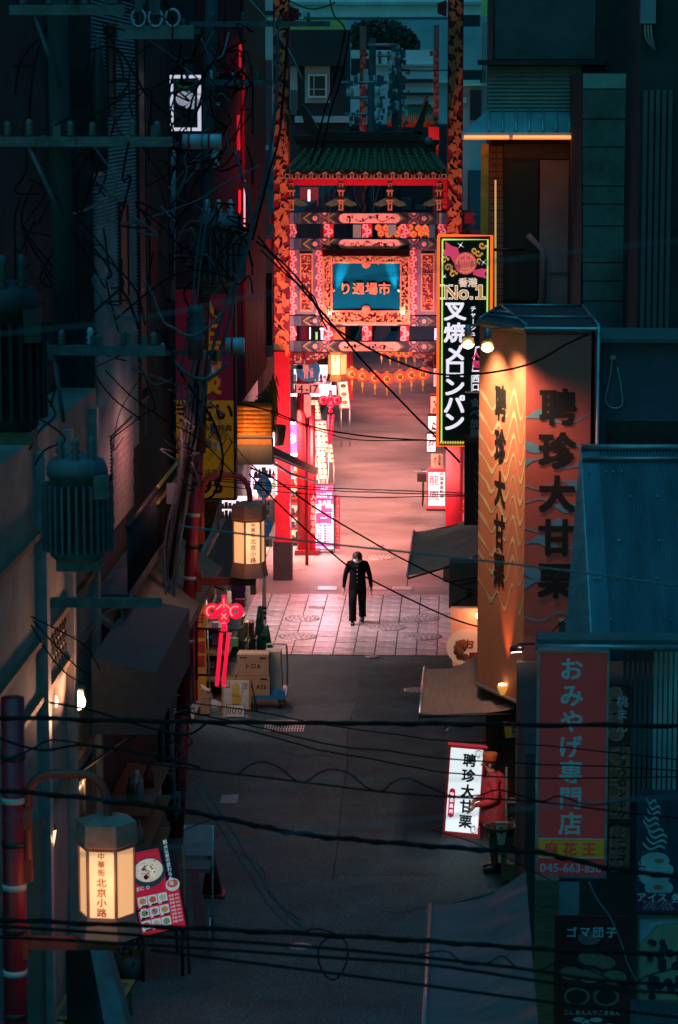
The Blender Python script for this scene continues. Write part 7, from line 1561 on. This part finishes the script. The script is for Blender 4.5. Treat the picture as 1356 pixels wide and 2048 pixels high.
for q in range(9): u = .36 + .03 * q; f.poly(b, [(u, .36 + .02 * (q % 3)), (u + .05, .42 + .02 * (q % 2)), (u + .05, .43 + .02 * (q % 2)), (u, .37 + .02 * (q % 3))], .012)
for q in range(3): f.text(b, '手相占', .84, .10 + .06 * q, .04, o=.012)
f.frame(b, .12, .62, .84, .93, .008, .014, .004); b.build('black_print', m_ink2, t)
b = MB(); f.rect(b, .13, .63, .83, .92, .011); pc = b.build('price_paper', m_sw, t); b = MB(); f.text(b, '1100', .46, .77, .17, bold=0, o=.018, sx=1.05, gap=1.12); f.text(b, '円', .93, .84, .12, bold=.02, o=.014); b.build('price', m_ink2, pc)
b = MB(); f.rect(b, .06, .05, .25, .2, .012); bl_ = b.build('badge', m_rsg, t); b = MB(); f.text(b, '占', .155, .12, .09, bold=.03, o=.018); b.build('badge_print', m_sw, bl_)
# sloping tarpaulin screen behind the lantern
b = MB(); b.slab([P(398, 1150, 48), P(455, 1032, 51), P(500, 1036, 52.5), P(470, 1150, 51), P(440, 1165, 49.5)], (0, .05, -.08)); t = solo(b, 'stall_tarp', M('tarp_greygreen', (.13, .17, .155), rough=.7, var=.25), 'grey-green tarpaulin stall roof sloping behind the hanging lantern', 'tarpaulin')
b = MB(); b.slab([P(398, 1152, 47.9), P(402, 1100, 48.5), P(430, 1048, 50), P(434, 1050, 50), P(408, 1104, 48.4), P(404, 1152, 47.9)], (0, .05, -.05)); solo(b, 'awning_edge', m_gr, 'pale slanting edge strip of the stall roof beside the red pole', 'edge strip')
f = FaceY(392, 1002, 440, 1120, 50.8); b = MB(); f.poly(b, [(.0, 1), (.2, .0), (1, .0), (.25, 1)], 0, .1); solo(b, 'stall_banner', m_po, 'ochre cloth strip slanting behind the red pole under the signboard', 'cloth')
# near-left street things
f0 = FaceY(300, 1700, 378, 1860, 36.0)
O = P(256, 1708, 36); R1 = P(344, 1690, 36.3); D1 = P(283, 1872, 35.6)
f = Face(O, R1 - O, D1 - O); t = thing('menu_board', 'tilted lit red menu board with noodle bowl and dish photos beside the near lantern', 'menu board', ((O.x + R1.x) / 2, 35.8, 0))
m_men = M('menu_red', (.45, .02, .05), rough=.4, var=.12, emit=.42, ecol='#c82038'); m_menk = M('menu_dark', (.03, .03, .05), rough=.35, var=.1)
b = MB(); boxF(b, f, .05); b.build('panel', m_men, t); f.R = f.R * 1.0
b = MB(); f.frame(b, -.03, -.02, 1.04, 1.02, .02, .012, .07); b.build('frame', m_black, t)
b = MB(); f.poly(b, [(.68, 0), (.74, .42), (1, .42), (1, 0)], .006); b.build('dark_field', m_menk, t); b = MB(); f.poly(b, [(0, 0), (0, .2), (.18, .0)], .006); b.build('dark_corner', m_menk, t)
m_bw = M('bowl_print', (.05, .09, .10), emit=.12, ecol='#406070', var=.2); m_nd = M('noodle_print', (.7, .62, .55), emit=.5, ecol='#d8c8b8', var=.5, scale=26); m_di = M('dish_pale', (.6, .68, .7), emit=.42, ecol='#b8d0d8', var=.1)
b = MB(); f.ell(b, .38, .27, .235, .012, None, 0, 24, ry=.20); f.ell(b, .38, .245, .205, .016, None, 1, 24, ry=.155); f.ell(b, .3, .32, .035, .02, None, 2, 10)
for q in range(90): f.ell(b, .38 + rnd.gauss(0, .085), .245 + rnd.gauss(0, .03), rnd.uniform(.008, .028), .018 + .0002 * q, None, (1, 3, 4, 1, 0, 5)[q % 6], 6, ry=rnd.uniform(.006, .016))
b.build('bowl_print', [m_bw, m_nd, m_rlac, M('meat_print', (.4, .2, .14), emit=.25, ecol='#a07058', var=.5, scale=30), M('leek_print', (.4, .5, .3), emit=.25, ecol='#98a880', var=.4), M('pale_noodle', (.8, .75, .7), emit=.6, ecol='#e8dccc', var=.3)], t)
DISH = [M('dish_%d' % k, c, var=.6, scale=30, emit=.35, ecol=c) for k, c in enumerate(((.55, .30, .10), (.6, .12, .05), (.55, .5, .35), (.25, .3, .10), (.5, .2, .18)))]
b = MB()
for r in range(3):
    for c_ in range(3):
        u, v = .04 + .225 * c_, .545 + .145 * r; f.rect(b, u, v, u + .205, v + .12, .01, None, 0); f.ell(b, u + .10, v + .055, .062, .014, None, 6, 14, ry=.052); f.ell(b, u + .10, v + .055, .05, .018, None, 1 + (r * 3 + c_) % 5, 12, ry=.042); f.rect(b, u + .06, v + .105, u + .2, v + .125, .02, None, 7)
b.build('dish_photos', [m_di] + DISH + [m_di, m_menk], t)
b = MB(); f.ell(b, .86, .475, .10, .014, None, 0, 16, ry=.085); f.ell(b, .86, .46, .08, .018, None, 1, 14, ry=.055); b.build('side_bowl_print', [m_di, DISH[1]], t)
b = MB(); f.text(b, '創業以来の変わらぬ味', .84, .20, .062, vert=True, bold=.02, o=.02, gap=1.0); f.text(b, 'うまに O', .14, .445, .06, bold=.02, o=.02)
for q in range(8): f.text(b, '炒飯 800', .84, .60 + .045 * q, .036, bold=.01, o=.02)
b.build('lettering', m_di, t)
b = MB()
for u in (.05, .95): p = f.p(u, 1, -.05); b.tube([p, (p.x, p.y, 0)], .025, 6); p2 = f.p(u, .2, -.05); b.tube([p2, (p2.x, p2.y + .7, 0)], .02, 6)
b.build('legs', m_black, t); lamp('menu_glow', 'AREA', f.p(.5, .5, .3), 5, '#ff90a0', 1, to=f.p(.5, .5, 3))
t = thing('standing_sign', 'dark maroon folding sign beside the lit menu board', 'sign', (P(400, 1840, 36).x, 36, 0)); b = MB(); b.slab([P(380, 1740, 36.4), P(388, 1862, 36), P(416, 1862, 36), P(396, 1740, 36.4)], (0, .06, 0)); b.build('board', m_redd, t); b = MB(); b.tube([P(366, 1690, 36.2), P(372, 1790, 36), (P(378, 1870, 36).x, 36, .0)], .02, 6); b.build('pole', m_wood, t)
c = G(424, 1790); t = thing('traffic_cone', 'dull red traffic cone in the shadows beside the folding sign', 'traffic cone', c); b = MB(); b.box(c + V((-.2, -.2, 0)), c + V((.2, .2, .04))); b.build('base', m_redd, t); b = MB(); b.lathe(c, [(.15, .04), (.035, .72)], 16); b.build('body', m_redd, t)
f = FaceY(367, 1656, 424, 1728, 37.5); t = thing('chair', 'dark folding chair with a pale cover standing beside the maroon folding sign', 'chair', (f.p(.5, 1).x, 37.5, 0))
z0 = f.p(0, 1).z; xa, xb = f.p(0, 0).x, f.p(1, 0).x; zt = f.p(0, 0).z
b = MB(); b.slab([(xa, 37.5, z0 + .12), (xb, 37.5, z0 + .12), (xb, 37.65, zt), (xa, 37.65, zt)], (0, .03, 0)); b.build('backrest', m_gr, t)
b = MB(); b.box((xa, 37.05, max(.42, z0)), (xb, 37.5, max(.47, z0 + .06))); b.build('seat', m_dk, t)
for x in (xa, xb):
    b = MB(); b.tube([(x, 37.65, zt), (x, 37.5, .45), (x, 37.6, .0)], .015, 6); b.build('leg', m_alu, t); b = MB(); b.tube([(x, 37.1, .45), (x, 37.0, 0)], .015, 6); b.build('leg', m_alu, t)
# sunken sandwich board with orange frame and bushes at the bottom left
O, Rr, Dd = G(215, 1962, .55), G(272, 1960, .55), G(95, 2062, .15)
f = Face(G(150, 1958, .45), G(272, 1960, .45) - G(150, 1958, .45), G(100, 2040, .12) - G(150, 1958, .45)); t = thing('sandwich_board', 'low dark board with an orange wooden frame lying by the potted shrub', 'signboard', (f.p(.5, .9).x, f.p(.5, .9).y, 0))
b = MB(); boxF(b, f, .03); b.build('panel', m_dk, t); b = MB(); f.frame(b, 0, 0, 1, 1, .07, .01, .05); b.build('frame', mwo, t); b = MB(); f.text(b, 'OK', .2, .4, .16, bold=.03, o=.012, tilt=.2); f.text(b, 'P', .3, .75, .16, bold=.03, o=.012); b.build('lettering', M('amber_print', (.45, .22, .03), rough=.6, var=.2), t)
b = MB()
for u in (.06, .94): b.tube([f.p(u, .1, -.02), (f.p(u, .1).x, f.p(u, .1).y, 0)], .02, 5); b.tube([f.p(u, .95, -.02), (f.p(u, .95).x, f.p(u, .95).y, 0)], .02, 5)
b.build('legs', m_wood, t)
c = G(262, 1955); t = thing('potted_shrub', 'dark leafy shrub in a pot below the near lantern', 'plant', c); b = MB(); b.lathe(c, [(.16, 0), (.22, .3), (.2, .31)], 14); b.build('pot', m_dk, t); b = MB(); b.tube([c + V((0, 0, .3)), c + V((0, 0, .7))], .02, 6); b.build('stem', m_wood, t)
b = MB()
for q in range(420):
    p = c + V((rnd.gauss(0, .2), rnd.gauss(0, .18), .62 + rnd.gauss(0, .16))); a = V((rnd.gauss(0, 1), rnd.gauss(0, 1), rnd.gauss(0, 1))).normalized(); u = a.orthogonal().normalized(); w_ = a.cross(u); s = rnd.uniform(.03, .055); b.add([p + u * s, p + w_ * s * .5, p - u * s, p - w_ * s * .5], [(0, 1, 2, 3)])
b.build('leaves', M('shrub_leaf', (.05, .09, .03), rough=.5, var=.4, scale=9), t, kind='stuff')
b = MB(); b.slab([P(175, 1870, 28), P(215, 2080, 27), P(262, 2080, 27), P(205, 1870, 28)], (0, .3, 0)); solo(b, 'steel_frame_leg', m_trf, 'slanting blue-grey steel leg below the larger lantern', 'steel leg')
f = FaceY(133, 1895, 195, 2090, 28.5); b = MB(); boxF(b, f, .4); solo(b, 'service_cabinet', m_black, 'black upright service cabinet below the larger lantern', 'cabinet')
f = FaceY(40, 1640, 82, 2090, 27.5); b = MB(); boxF(b, f, .3); solo(b, 'support_post', m_dk, 'dark square post beside the strapped red pole', 'post')
p = G(560, 1888)
for k, (x0, y0, x1, y1, lb) in enumerate(((440, 1588, 476, 1606, 'pale flat card lying on the dark road edge'), )):
    pa = [G(440, 1606, .012), G(474, 1606, .012), G(478, 1588, .012), G(444, 1590, .012)]; b = MB(); b.slab(pa, (0, 0, -.015)); solo(b, 'flat_card', m_gr, lb, 'card')
t = thing('stall_shelf', 'dim stall shelf with bottles and jars in the shadows below the canopy', 'shelf', (-4.75, 40.5, 0))
for z in (.5, 1.0, 1.5): b = MB(); b.box((-5.0, 38.5, z), (-4.35, 41.5, z + .05)); b.build('board', m_wood, t)
for q in range(12):
    z = (.55, 1.05, 1.55)[q // 4]; y = rnd.uniform(38.7, 41.3); b = MB(); r = rnd.uniform(.05, .09); b.lathe((rnd.uniform(-4.8, -4.5), y, z), [(r, 0), (r, .2), (r * .4, .28), (r * .35, .36)], 10); solo(b, 'bottle', (m_sw, m_redd, m_gr, m_black)[q % 4], ('white', 'red', 'grey', 'black')[q % 4] + ' bottle on the ' + ('lowest', 'middle', 'top')[q // 4] + ' board of the dim stall shelf', 'bottle', 'bottles on the dim stall shelf')
# ================================================================== THE LIT WHITE SIGN AND CHESTNUT SELLER'S STAND
O = P(901, 1493, 43.6); R1 = P(968, 1499, 43.5); D1 = P(889, 1664, 43.2)
f = Face(O, R1 - O, D1 - O); t = thing('standing_sign', 'glowing white standing sign with black characters beside the red-clad figure', 'sign', (f.p(.5, 1).x, 43.2, 0))
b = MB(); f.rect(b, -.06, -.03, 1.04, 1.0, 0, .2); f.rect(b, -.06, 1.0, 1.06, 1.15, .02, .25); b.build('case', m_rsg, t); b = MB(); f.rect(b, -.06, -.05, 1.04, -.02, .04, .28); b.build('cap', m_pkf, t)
m_bkl = M('backlit_white', (.8, .85, .88), rough=.4, emit=1.0, ecol='#e2eef2', var=.35, scale=2.2)
b = MB(); f.rect(b, .02, .01, .98, .985, .012); pn = b.build('lit_panel', m_bkl, t)
b = MB(); f.text(b, '聘珍大甘栗', .60, .50, .215, vert=True, bold=.035, o=.02, gap=1.13); b.build('lettering', M('sign_navy', (.02, .04, .07), rough=.5, var=0), pn)
b = MB(); n = 8
pl = [(.155 + .06 * math.cos(math.pi + math.pi * i / n), .535 - .035 + -.03 * math.sin(math.pi * i / n)) for i in range(n + 1)] + [(.155 + .06 * math.cos(math.pi * i / n), .81 + .03 * math.sin(math.pi * i / n)) for i in range(n + 1)]
f.rect(b, .065, .52, .245, .79, .018); f.ell(b, .155, .52, .18 * f.w / 2, .0175, None, 0, 18); f.ell(b, .155, .79, .18 * f.w / 2, .0175, None, 0, 18); pill = b.build('red_pill', M('pill_red', (.6, .04, .1), rough=.4, emit=.35, ecol='#e83058', var=0), pn)
b = MB(); f.text(b, '製造直売', .155, .655, .066, vert=True, bold=.02, o=.024, gap=1.35); b.build('pill_lettering', m_swht, pill)
b = MB()
for cu, cv, sg in ((.86, .06, 1), (.86, .94, -1)):
    for q in range(12): a_0 = q * .6; r = .05 + .012 * q; f.frame(b, cu + .12 * math.cos(a_0) * r * 6 - .03, cv + sg * .02 * math.sin(a_0) * 2 - .008, cu + .12 * math.cos(a_0) * r * 6 + .02, cv + sg * .02 * math.sin(a_0) * 2 + .008, .006, .02, .002)
b.build('corner_scrolls', m_ink2, pn, kind='stuff')
lamp('sign_glow', 'AREA', f.p(.5, .5, .25), 4, '#c8f0ff', f.w, to=f.p(-.5, 3, 4), sy=f.h)
# ---- figures grown as single skinned bodies
def grow(name, joints, edges, mat_fn, mats, parent, root=0, sub=2):
    me = bpy.data.meshes.new('s'); me.from_pydata([V(j[0]) for j in joints], edges, []); o = bpy.data.objects.new('s', me); COL.objects.link(o)
    md = o.modifiers.new('k', 'SKIN'); md.use_smooth_shade = True; md.use_x_symmetry = False
    ms = o.modifiers.new('u', 'SUBSURF'); ms.levels = sub; ms.render_levels = sub
    if not me.skin_vertices: pass
    for i, j in enumerate(joints):
        sv = me.skin_vertices[0].data[i]; r = j[1]; sv.radius = r if isinstance(r, tuple) else (r, r); sv.use_root = i == root
    dg = bpy.context.evaluated_depsgraph_get(); dg.update(); m2 = bpy.data.meshes.new_from_object(o.evaluated_get(dg)); bpy.data.objects.remove(o); m2.name = name
    m2.materials.clear()
    for m in mats: m2.materials.append(m)
    for p in m2.polygons: p.material_index = mat_fn(p.center); p.use_smooth = True
    off = wloc(parent)
    for v in m2.vertices: v.co -= off
    ob = bpy.data.objects.new(name, m2); COL.objects.link(ob); ob.parent = parent; return ob
def hand(J, E, wrist_i, w, d, side, r=.011, curl=.5, fwd=V((0, -1, 0))):
    """palm and five separate bent fingers rooted in the palm, hanging along d"""
    d = d.normalized(); s = d.cross(fwd).normalized() * side; n = fwd
    pal = w + d * .07; k = len(J); J.append((pal, (.022, .038))); E.append((wrist_i, k))
    for q, (o, l) in enumerate(((-.030, .072), (-.010, .082), (.010, .078), (.029, .062))):
        a = pal + d * .035 + n * o; b1 = a + d * l * .55 + s * -.008; c1 = b1 + d * l * .4 + s * (-.03 * curl); i = len(J); J += [(a, r), (b1, r * .92), (c1, r * .75)]; E += [(k, i), (i, i + 1), (i + 1, i + 2)]
    a = w + d * .03 + n * .03; b1 = a + d * .035 + n * .028; c1 = b1 + d * .03 + n * .006; i = len(J); J += [(a, r * 1.1), (b1, r), (c1, r * .8)]; E += [(k, i), (i, i + 1), (i + 1, i + 2)]
m_suit = M('suit_black', (.004, .0055, .007), rough=.9, spec=.08, var=.4, scale=9, bump=1.0, bscale=9); m_skin = M('skin', (.46, .28, .20), rough=.55, var=.1); m_hair = M('hair_black', (.010, .009, .008), rough=.6, var=.3, scale=40); m_shoe = M('shoe_black', (.01, .01, .01), rough=.25, var=.1); m_mask = M('mask_white', (.55, .5, .48), rough=.8, var=.05); m_btn = M('button_brass', (.6, .42, .2), rough=.3, metal=.8, var=0)
def walker():
    o = G(715, 1248); t = thing('person', 'person in a dark buttoned suit and white mask walking towards the viewer, head bowed', 'person', o)
    q = lambda x, y, z: o + V((x, y, z))
    J = [(q(0, 0, .86), (.135, .10)), (q(0, .01, 1.02), (.145, .105)), (q(0, .0, 1.2), (.175, .12)), (q(0, -.01, 1.34), (.165, .10)), (q(0, -.03, 1.43), .062), (q(0, -.10, 1.475), (.072, .085)), (q(0, -.145, 1.54), (.080, .095)), (q(0, -.15, 1.60), (.06, .07))]
    E = [(i, i + 1) for i in range(7)]
    def limb(pts, at):
        p = at
        for c, r in pts: J.append((c, r)); E.append((p, len(J) - 1)); p = len(J) - 1
        return p
    limb([(q(-.10, 0, .80), .098), (q(-.105, -.13, .46), .070), (q(-.10, -.14, .12), .058), (q(-.10, -.14, .07), .04)], 0)
    limb([(q(.10, 0, .80), .098), (q(.10, .02, .47), .070), (q(.10, .25, .17), .058), (q(.10, .27, .12), .04)], 0)
    for s in (-1, 1):
        w = q(s * .305, -.06 if s < 0 else .03, .82); wi = limb([(q(s * .185, 0, 1.36), .078), (q(s * .27, .01, 1.10), .058), (q(s * .295, -.02 * s, .92), .048), (w, .034)], 3); hand(J, E, wi, w, V((s * .02, -.03, -1)), s)
    hd = q(0, -.15, 1.535)
    def mf(c): c = V(c); return 1 if (c.z < o.z + .835 and abs(c.x - o.x) > .225) or (c.z > o.z + 1.44 and c.y < o.y) else 0
    grow('body', J, E, mf, [m_suit, m_skin], t)
    # jacket skirt, collar, hair cap, mask, nose, ears, buttons, shoes, trouser cuffs
    b = MB(); b.lathe(q(0, 0, 0), [(.195, .74), (.20, .80), (.185, .95), (.178, 1.1), (.185, 1.24), (.15, 1.37), (.07, 1.43)], 22, sx=1.0, sy=.68); b.build('jacket', m_suit, t)
    b = MB(); b.lathe(hd + V((0, .018, -.01)), [(.092, -.045), (.108, -.01), (.110, .04), (.098, .085), (.06, .118), (.01, .13)], 18, sx=.96, sy=1.08)
    for k in range(60): a = rnd.uniform(0, 6.28); zz = rnd.uniform(-.05, .1); rr = .108 * math.sqrt(max(.05, 1 - (max(0, zz) / .13) ** 2)); p = hd + V((math.cos(a) * rr, .018 + math.sin(a) * rr * 1.08, zz)); b.add([p, p + V((.01, .0, -.03)), p + V((-.01, 0, -.03))], [(0, 1, 2)])
    for k in range(260):
        a = rnd.uniform(0, 6.28); e = rnd.uniform(-.3, 1.5); d = V((math.cos(a) * math.cos(e), math.sin(a) * math.cos(e), math.sin(e))); p = hd + V((0, .018, .0)) + V((d.x * .103, d.y * .113, d.z * .125)); s2 = d.cross(V((0, 0, 1))); s2 = (s2.normalized() if s2.length > .1 else V((1, 0, 0))) * .012; b.add([p + s2, p - s2, p + d * .018 + V((rnd.uniform(-.02, .02), -.02, -.025))], [(0, 1, 2)])
    b.build('hair', m_hair, t)
    f = Face(hd + V((-.062, -.115, -.035)), (.124, 0, 0), (0, .03, -.085)); b = MB(); b.lathe(hd + V((0, -.02, -.075)), [(.055, -.045), (.085, -.01), (.088, .03), (.08, .035)], 16, sy=1.02); b.build('mask', m_mask, t)
    b = MB(); b.tube([hd + V((0, -.098, -.0)), hd + V((0, -.118, -.035))], [.012, .017], 8); b.build('nose', m_skin, t)
    for s in (-1, 1): b = MB(); b.ball(hd + V((s * .092, .0, -.02)), (.016, .024, .036), 10); b.build('ear', m_skin, t)
    for s in (-1, 1): b = MB(); b.ball(hd + V((s * .034, -.088, .008)), (.014, .010, .009), 8); b.build('eye', m_ink2, t)
    bt = None
    for z in (1.33, 1.24, 1.15, 1.06, .97):
        b = MB(); yb_ = -.68 * (.185 if z < 1.3 else .165) - .004; b.ball(q(.0, yb_, z), (.011, .006, .011), 8); b.build('button', m_btn, t)
    for s, y in ((-1, -.14), (1, .24)):
        x = s * .103; b = MB(); b.tube([q(x, y - .01, .09 if s < 0 else .13), q(x, y * .98, .15 if s < 0 else .19), q(x, -.13 if s < 0 else .04, .46), q(x * .95, -.04 if s < 0 else .01, .76)], [.086, .080, .088, .104], 14); b.build('trouser_leg', m_suit, t)
        b = MB(); c0 = q(x, y - .06, .0 if s < 0 else .035); b.v, b.f, b.m, b.sm = [], [], [], []
        b.tube([c0 + V((0, .13, .05)), c0 + V((0, .04, .055)), c0 + V((0, -.06, .045)), c0 + V((0, -.13, .032))], [.042, .048, .046, .026], 12); b.box(c0 + V((-.04, -.13, 0)), c0 + V((.04, .15, .018))); b.build('shoe', m_shoe, t)
    b = MB(); b.tube([q(.22, .0, 0.86), q(.1, -.15, .78), q(.16, -.14, .84)], .006, 5); return t
walker()
m_tun = M('tunic_red', (.50, .05, .055), rough=.7, var=.25, scale=5, bump=1.0, bscale=8); m_hat = M('cap_orange', (.62, .14, .03), rough=.7, var=.15); m_trs = M('trouser_rust', (.30, .07, .04), rough=.75, var=.2); m_bask = M('basket_cane', (.20, .15, .10), rough=.7, var=.5, scale=30)
def seller():
    o = G(985, 1742); o.z = 0; s_ = 1.03
    t = thing('person', 'figure in a red tunic and orange cap standing beside the glowing white sign', 'person', o)
    q = lambda x, y, z: o + V((x * s_, y * s_, z * s_))                       # faces -X, leaning a little forward
    J = [(q(.03, 0, .92), (.15, .14)), (q(.03, 0, 1.08), (.19, .16)), (q(.02, 0, 1.25), (.19, .16)), (q(0, 0, 1.42), (.13, .15)), (q(-.03, 0, 1.50), .06), (q(-.055, 0, 1.56), (.075, .075)), (q(-.06, 0, 1.65), (.095, .085)), (q(-.05, 0, 1.73), (.07, .065))]
    E = [(i, i + 1) for i in range(7)]
    def limb(pts, at):
        p = at
        for c, r in pts: J.append((c, r)); E.append((p, len(J) - 1)); p = len(J) - 1
        return p
    for s in (-1, 1): limb([(q(.03, s * .09, .84), .10), (q(.0, s * .09, .48), .075), (q(.03, s * .1, .12), .055), (q(.03, s * .1, .08), .04)], 0)
    for s in (-1, 1):
        w = q(-.27, s * .16, 1.03); wi = limb([(q(.0, s * .19, 1.41), .085), (q(.05, s * .24, 1.14), .07), (q(-.12, s * .22, 1.07), .058), (w, .036)], 3); hand(J, E, wi, w, V((-.55, -.1 * s, -.8)), s, fwd=V((0, -1, 0)) if s < 0 else V((0, 1, 0)))
    def mf(c):
        c = (V(c) - o) / s_
        if c.z > 1.515 or (c.x < -.265 and c.z < 1.2): return 1
        return 2 if c.z < .86 else 0
    grow('body', J, E, mf, [m_tun, m_skin, m_trs], t)
    b = MB(); b.lathe(q(.03, 0, 0), [(.235 * s_, .70 * s_), (.225 * s_, .80 * s_), (.205 * s_, 1.0 * s_), (.215 * s_, 1.2 * s_), (.175 * s_, 1.40 * s_), (.07 * s_, 1.50 * s_)], 22, sx=1, sy=1.0); b.build('tunic', m_tun, t)
    b = MB(); b.lathe(q(-.045, 0, 1.66), [(.108, .0), (.112, .06), (.118, .085), (.10, .125), (.03, .13)], 20); b.build('cap', m_hat, t)
    b = MB(); b.lathe(q(-.03, 0, 1.62), [(.075, -.06), (.1, -.02), (.102, .03)], 14); b.build('hair', m_hair, t)
    b = MB(); b.tube([q(-.15, 0, 1.63), q(-.175, 0, 1.59)], [.012, .018], 8); b.build('nose', m_skin, t)
    for s in (-1, 1):
        b = MB(); b.ball(q(-.05, s * .088, 1.61), (.024, .014, .036), 10); b.build('ear', m_skin, t); b = MB(); b.ball(q(-.137, s * .035, 1.64), (.01, .014, .009), 8); b.build('eye', m_ink2, t)
        b = MB(); c0 = q(.03, s * .1, 0); b.tube([c0 + V((.10, 0, .05)), c0 + V((0, 0, .055)), c0 + V((-.1, 0, .045)), c0 + V((-.17, 0, .03))], [.042, .05, .048, .028], 12); b.box(c0 + V((-.16, -.045, 0)), c0 + V((.12, .045, .018))); b.build('shoe', m_black, t)
    b = MB(); b.tube([q(-.145, -.03, 1.535), q(-.15, 0, 1.53), q(-.145, .03, 1.535)], .009, 6); b.build('mouth', M('lip', (.3, .1, .08), rough=.5), t)
    lamp('seller_fill', 'SPOT', o + V((-.5, -1.6, 2.25)), 60, '#ffc0b0', .12, to=q(0, 0, 1.2), spot=42, blend=.8)  # added spot without a fixture, brightens the figure's front
    # table, basket, packets
    tb = thing('display_table', 'dark wooden crate table at the feet of the red-clad figure', 'table', o + V((.35, -.35, 0))); a = o + V((.12, -.7, 0)); c = o + V((.62, -.2, .0))
    b = MB(); b.box((a.x, a.y, .48), (c.x, c.y, .52)); b.build('top', m_wood, tb); 
    for x in (a.x + .03, c.x - .03):
        for y in (a.y + .03, c.y - .03): b = MB(); b.box((x - .025, y - .025, 0), (x + .025, y + .025, .48)); b.build('leg', m_wood, tb)
    b = MB(); b.box((a.x, a.y, .05), (c.x, a.y + .02, .3)); b.build('front_board', m_wood, tb)
    r = o + V((.10, -.55, .72)); bs = thing('chestnut_basket', 'round shallow cane basket of chestnuts in front of the red tunic', 'basket', r); b = MB(); b.lathe(r, [(.14, 0), (.24, .12), (.26, .14), (.24, .14), (.2, .09)], 20); b.build('cane', m_bask, bs)
    b = MB()
    for k in range(90): aa = rnd.uniform(0, 6.28); rr = .22 * math.sqrt(rnd.random()); b.ball(r + V((rr * math.cos(aa), rr * math.sin(aa), .115 + rnd.uniform(0, .02))), .022, 6)
    b.build('chestnuts', M('chestnut', (.14, .05, .02), rough=.3, var=.3), bs, kind='stuff')
    b = MB(); b.box((r.x - .16, r.y - .12, .52), (r.x + .2, r.y + .12, .719)); solo(b, 'tin_box', M('tin_green', (.03, .07, .06), rough=.4, var=.2), 'dark green tin box carrying the chestnut basket', 'box')
    p = P(1003, 1645, o.y - .75); b = MB(); b.slab([p + V((-.09, 0, .0)), p + V((-.05, 0, -.34)), p + V((.05, 0, -.34)), p + V((.09, 0, 0))], (0, .06, 0)); k = solo(b, 'paper_bag', m_card2, 'tapering cream paper bag with a diamond mark beside the basket', 'bag')
    fz = Face(p + V((-.06, -.004, -.06)), (.12, 0, 0), (0, 0, -.12)); b = MB(); fz.poly(b, [(.5, 0), (0, .5), (.5, 1), (1, .5)], .002); fz.frame(b, -.2, -.3, 1.2, -.25, .004, .002, .001); b.build('diamond_mark', m_ink2, k)
    f = FaceY(1012, 1600, 1040, 1690, o.y - .3); t2 = thing('stall_stand', 'grey metal rack with bottles beside the red-clad figure', 'rack', (f.p(.5, 1).x, o.y - .3, 0))
    for u in (0, 1): b = MB(); b.box((f.p(u, 0).x - .015, o.y - .3, 0), (f.p(u, 0).x + .015, o.y - .27, f.p(0, 0).z + .5)); b.build('upright', m_alu, t2)
    for v in (.05, .5, .95): b = MB(); b.box((f.p(0, 0).x, o.y - .3, f.p(0, v).z - .015), (f.p(1, 0).x, o.y, f.p(0, v).z)); b.build('tier', m_dk, t2)
    f = FaceY(1007, 1444, 1042, 1478, o.y + .5); b = MB(); f.poly(b, [(.0, 0), (.12, .95), (1, .85), (1, .1)], 0, .03); k = solo(b, 'price_card', m_yel, 'small orange and peach hanging price card under the brown awning', 'price card'); b = MB(); f.poly(b, [(.45, .06), (.48, .9), (.97, .84), (.97, .13)], .004); f.text(b, 'D.', .72, .45, .13, bold=.02, o=.008, mi=1); b.build('print', [m_pp, m_ink2], k)
seller()
f = FaceY(885, 1444, 905, 1460, 43.5); b = MB(); b.ball(P(900, 1447, 43.0), (.06, .06, .04), 8); b.tube([P(900, 1447, 43.0), P(890, 1460, 43.0)], .03, 6); solo(b, 'awning_spotlight', m_alu, 'small silver spotlight clipped under the brown awning edge', 'lamp')
# ================================================================== STREET LIGHT: lamps without fixtures for the far shops' small lights, then added fills
for k, (x, y, z, p, c2, sx, sy, tx) in enumerate([(-4.7, 76, 2.6, 640, '#ff9a90', 2.2, 8, 0), (-4.7, 90, 2.6, 560, '#ff8a80', 2.2, 12, 0), (-4.7, 108, 2.6, 430, '#ff7a78', 2.2, 16, 0), (-.1, 82, 2.6, 520, '#ff9088', 2.0, 9, 1), (-.1, 98, 2.6, 450, '#ff8078', 2.0, 14, 1), (-.1, 120, 2.8, 380, '#ff7070', 2.0, 18, 1), (-4.8, 62.4, 3.0, 430, '#ffb8b0', 1.6, 5, 0), (-4.7, 70.5, 3.4, 560, '#ffa8a0', 1.2, 3, 0)]):
    c2 = '#ffa696' if k not in (2, 5) else '#ff8c80'
    if k == 6: c2 = '#ffd2d4'
    o = lamp('shop_row_light', 'AREA', (x, y, z), p, c2, sy, to=(x + (2.2 if tx == 0 else -2.2), y + .6, 0), sy=sx, spread=120)

for x, y, z, p, c2, to in ((-.25, 64.4, 2.6, 330, '#ff9088', (-4.6, 67.2, 2.6)), (-4.3, 64.6, 2.6, 60, '#ff7070', (-4.2, 66.9, 4.5)), (-4.6, 58.9, 2.2, 45, '#ffc8b0', (-4.0, 57, 0)), (-4.75, 53.0, 2.5, 12, '#ffd0b8', (-3.7, 52.8, .3)), (-4.6, 50.3, 2.3, 11, '#ffd8c8', (-4.1, 51.8, .8))):
    lamp('front_fill', 'AREA', (x, y, z), p, c2, 1.6, to=to, sy=.8, spread=130)  # added fills for pillars, cartons and price board; no fixtures there
